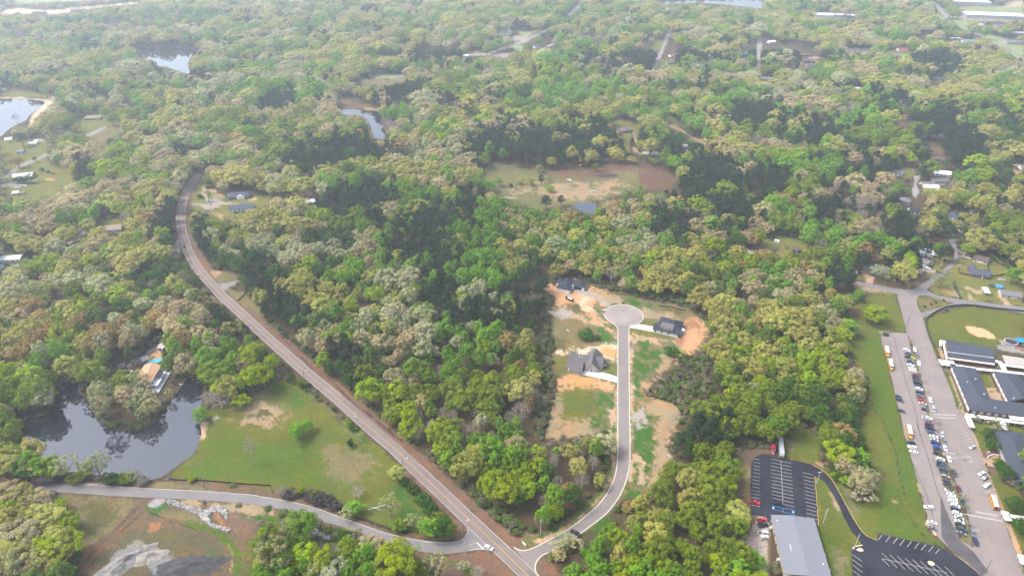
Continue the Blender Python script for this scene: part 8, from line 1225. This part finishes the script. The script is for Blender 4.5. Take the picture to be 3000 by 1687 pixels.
for (desc, zn), L in grp.items():
    L.sort(key=lambda q: q[0]); nL = len(L)
    for i, (a, it) in enumerate(L):
        if nL == 1: lab = 'the only ' + desc + ' ' + zn
        elif i == nL - 1: lab = 'rightmost ' + desc + ' ' + zn
        elif i == 0: lab = 'leftmost ' + desc + ' ' + zn
        else: lab = (ORD[i] if i < 20 else '%dth' % (i + 1)) + ' ' + desc + ' from the left ' + zn
        add_tree(*it[:8], lab, 'trees ' + zn)
# -- all the rest of the woods
def scatter(name, pts, rots, scl, kinds, tints, label, cat):
    me = D.meshes.new(name); me.vertices.add(len(pts)); me.vertices.foreach_set('co', np.asarray(pts, np.float32).ravel())
    for an, ty, dat, key in (('rot', 'FLOAT_VECTOR', rots, 'vector'), ('scl', 'FLOAT_VECTOR', scl, 'vector'), ('tint', 'FLOAT_COLOR', np.concatenate([tints, np.ones((len(tints), 1))], 1), 'color')):
        a = me.attributes.new(an, ty, 'POINT'); a.data.foreach_set(key, np.asarray(dat, np.float32).ravel())
    a = me.attributes.new('kind_of_tree', 'INT', 'POINT'); a.data.foreach_set('value', np.asarray(kinds, np.int32)); me.update()
    o = D.objects.new(name, me); COL.objects.link(o); tag(o, label, cat, None, 'stuff')
    ng = D.node_groups.new(name + '_nodes', 'GeometryNodeTree'); ng.interface.new_socket('Geometry', in_out='INPUT', socket_type='NodeSocketGeometry'); ng.interface.new_socket('Geometry', in_out='OUTPUT', socket_type='NodeSocketGeometry')
    gi = ng.nodes.new('NodeGroupInput'); go = ng.nodes.new('NodeGroupOutput'); ip = ng.nodes.new('GeometryNodeInstanceOnPoints'); ci = ng.nodes.new('GeometryNodeCollectionInfo')
    ci.inputs[0].default_value = PCOL; ci.inputs['Separate Children'].default_value = True; ci.inputs['Reset Children'].default_value = True; ip.inputs['Pick Instance'].default_value = True
    def na(nm, ty):
        q = ng.nodes.new('GeometryNodeInputNamedAttribute'); q.data_type = ty; q.inputs[0].default_value = nm; return [s for s in q.outputs if s.enabled][0]
    ng.links.new(gi.outputs[0], ip.inputs['Points']); ng.links.new(ci.outputs[0], ip.inputs['Instance']); ng.links.new(na('kind_of_tree', 'INT'), ip.inputs['Instance Index'])
    e2r = ng.nodes.new('FunctionNodeEulerToRotation'); ng.links.new(na('rot', 'FLOAT_VECTOR'), e2r.inputs[0]); ng.links.new(e2r.outputs[0], ip.inputs['Rotation']); ng.links.new(na('scl', 'FLOAT_VECTOR'), ip.inputs['Scale']); ng.links.new(ip.outputs[0], go.inputs[0])
    md = o.modifiers.new('scatter', 'NODES'); md.node_group = ng; return o
m = ~single; q = m.sum(); print('forest', q, 'singles', len(items))
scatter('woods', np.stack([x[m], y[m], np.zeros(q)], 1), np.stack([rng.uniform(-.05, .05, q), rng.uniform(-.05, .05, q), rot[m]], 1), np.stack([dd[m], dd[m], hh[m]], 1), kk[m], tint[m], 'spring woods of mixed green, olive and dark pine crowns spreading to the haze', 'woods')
# -- scrub along the edges of the lots, and young growth under the wood edges
P_ = []; ys = np.arange(170, 640, 2.6)
for yv in ys:
    hw = 1560 / FPX * (yv * CP + CAMH * SP); xs = np.arange(-hw, hw, 2.6); P_.append(np.stack([xs + rng.uniform(-1.3, 1.3, len(xs)), yv + rng.uniform(-1.3, 1.3, len(xs))], 1))
P_ = np.concatenate(P_); sx, sy = P_[:, 0], P_[:, 1]; a, b = proj(sx, sy, 0 * sx); inz = look(scrub, a, b); edge = look(clear, a, b - 26) | look(clear, a - 22, b) | look(clear, a + 22, b) | look(clear, a, b + 18)
near = (~look(clear, a, b)) & edge & (rng.rand(len(sx)) < .55); okk = inz & (rng.rand(len(sx)) < .62) | near; hgt = rng.uniform(1.2, 3.6, len(sx)); dia = rng.uniform(1.8, 4.8, len(sx))
okk &= shows(sx, sy, dia, hgt, clear); sx, sy, hgt, dia = sx[okk], sy[okk], hgt[okk], dia[okk]; q = len(sx); cols = np.array([(.125, .145, .05), (.165, .16, .085), (.075, .12, .035), (.105, .17, .035), (.19, .17, .12)])[rng.choice(5, q, p=[.28, .26, .2, .14, .12])] * rng.uniform(.8, 1.2, (q, 1))
kinds = np.where(rng.rand(q) < .09, rng.choice(KIDX['bare'], q), rng.choice(KIDX['shrub'], q)); print('scrub', q)
scatter('undergrowth', np.stack([sx, sy, np.zeros(q)], 1), np.stack([np.zeros(q), np.zeros(q), rng.uniform(0, 6.28, q)], 1), np.stack([dia, dia, hgt], 1), kinds, cols, 'low brown and green scrub along the edges of the woods', 'undergrowth')
# -- quarry stones in the washed gully
mb = MB()
for poly, nn in ((RIP, 1000), (RIP2, 340)):
    P = np.array(poly); k = 0
    while k < nn:
        a = rng.uniform(P[:, 0].min(), P[:, 0].max(), 300); b = rng.uniform(P[:, 1].min(), P[:, 1].max(), 300); okp = inside(a, b, poly)
        for u, v in zip(a[okp], b[okp]):
            c = G(u, v); r = rng.uniform(.3, 1.0); s1 = [Vector((r * math.cos(t) * rng.uniform(.7, 1.2), r * math.sin(t) * rng.uniform(.7, 1.2), 0)) for t in np.arange(5) * 1.257 + rng.uniform(0, 1)]
            mb.hexa([c + p for p in s1], [c + p * .6 + Vector((0, 0, r * .8)) for p in s1]); k += 1
            if k >= nn: break
o = mb.build('riprap_stones', mat('quarry_stone', (.235, .222, .205), .95, .6, .45)); tag(o, 'pale quarry stones lining the washed gully below the side road', 'stones', None, 'stuff')
# ------------------------------------------------------------------ haze
hb = MB(); hb.box(-6000, 6000, -300, 9000, -1, 330); hz = D.materials.new('haze_air'); hz.use_nodes = True; t = hz.node_tree; t.nodes.clear(); out = t.nodes.new('ShaderNodeOutputMaterial'); pv = t.nodes.new('ShaderNodeVolumePrincipled')
pv.inputs['Color'].default_value = (.81, .885, 1.0, 1); pv.inputs['Density'].default_value = HAZE_DENSITY; pv.inputs['Anisotropy'].default_value = .6; t.links.new(pv.outputs[0], out.inputs['Volume'])
o = hb.build('haze', hz); tag(o, 'thin pale spring haze over the woods', 'haze', None, 'stuff'); o.display_type = 'BOUNDS'
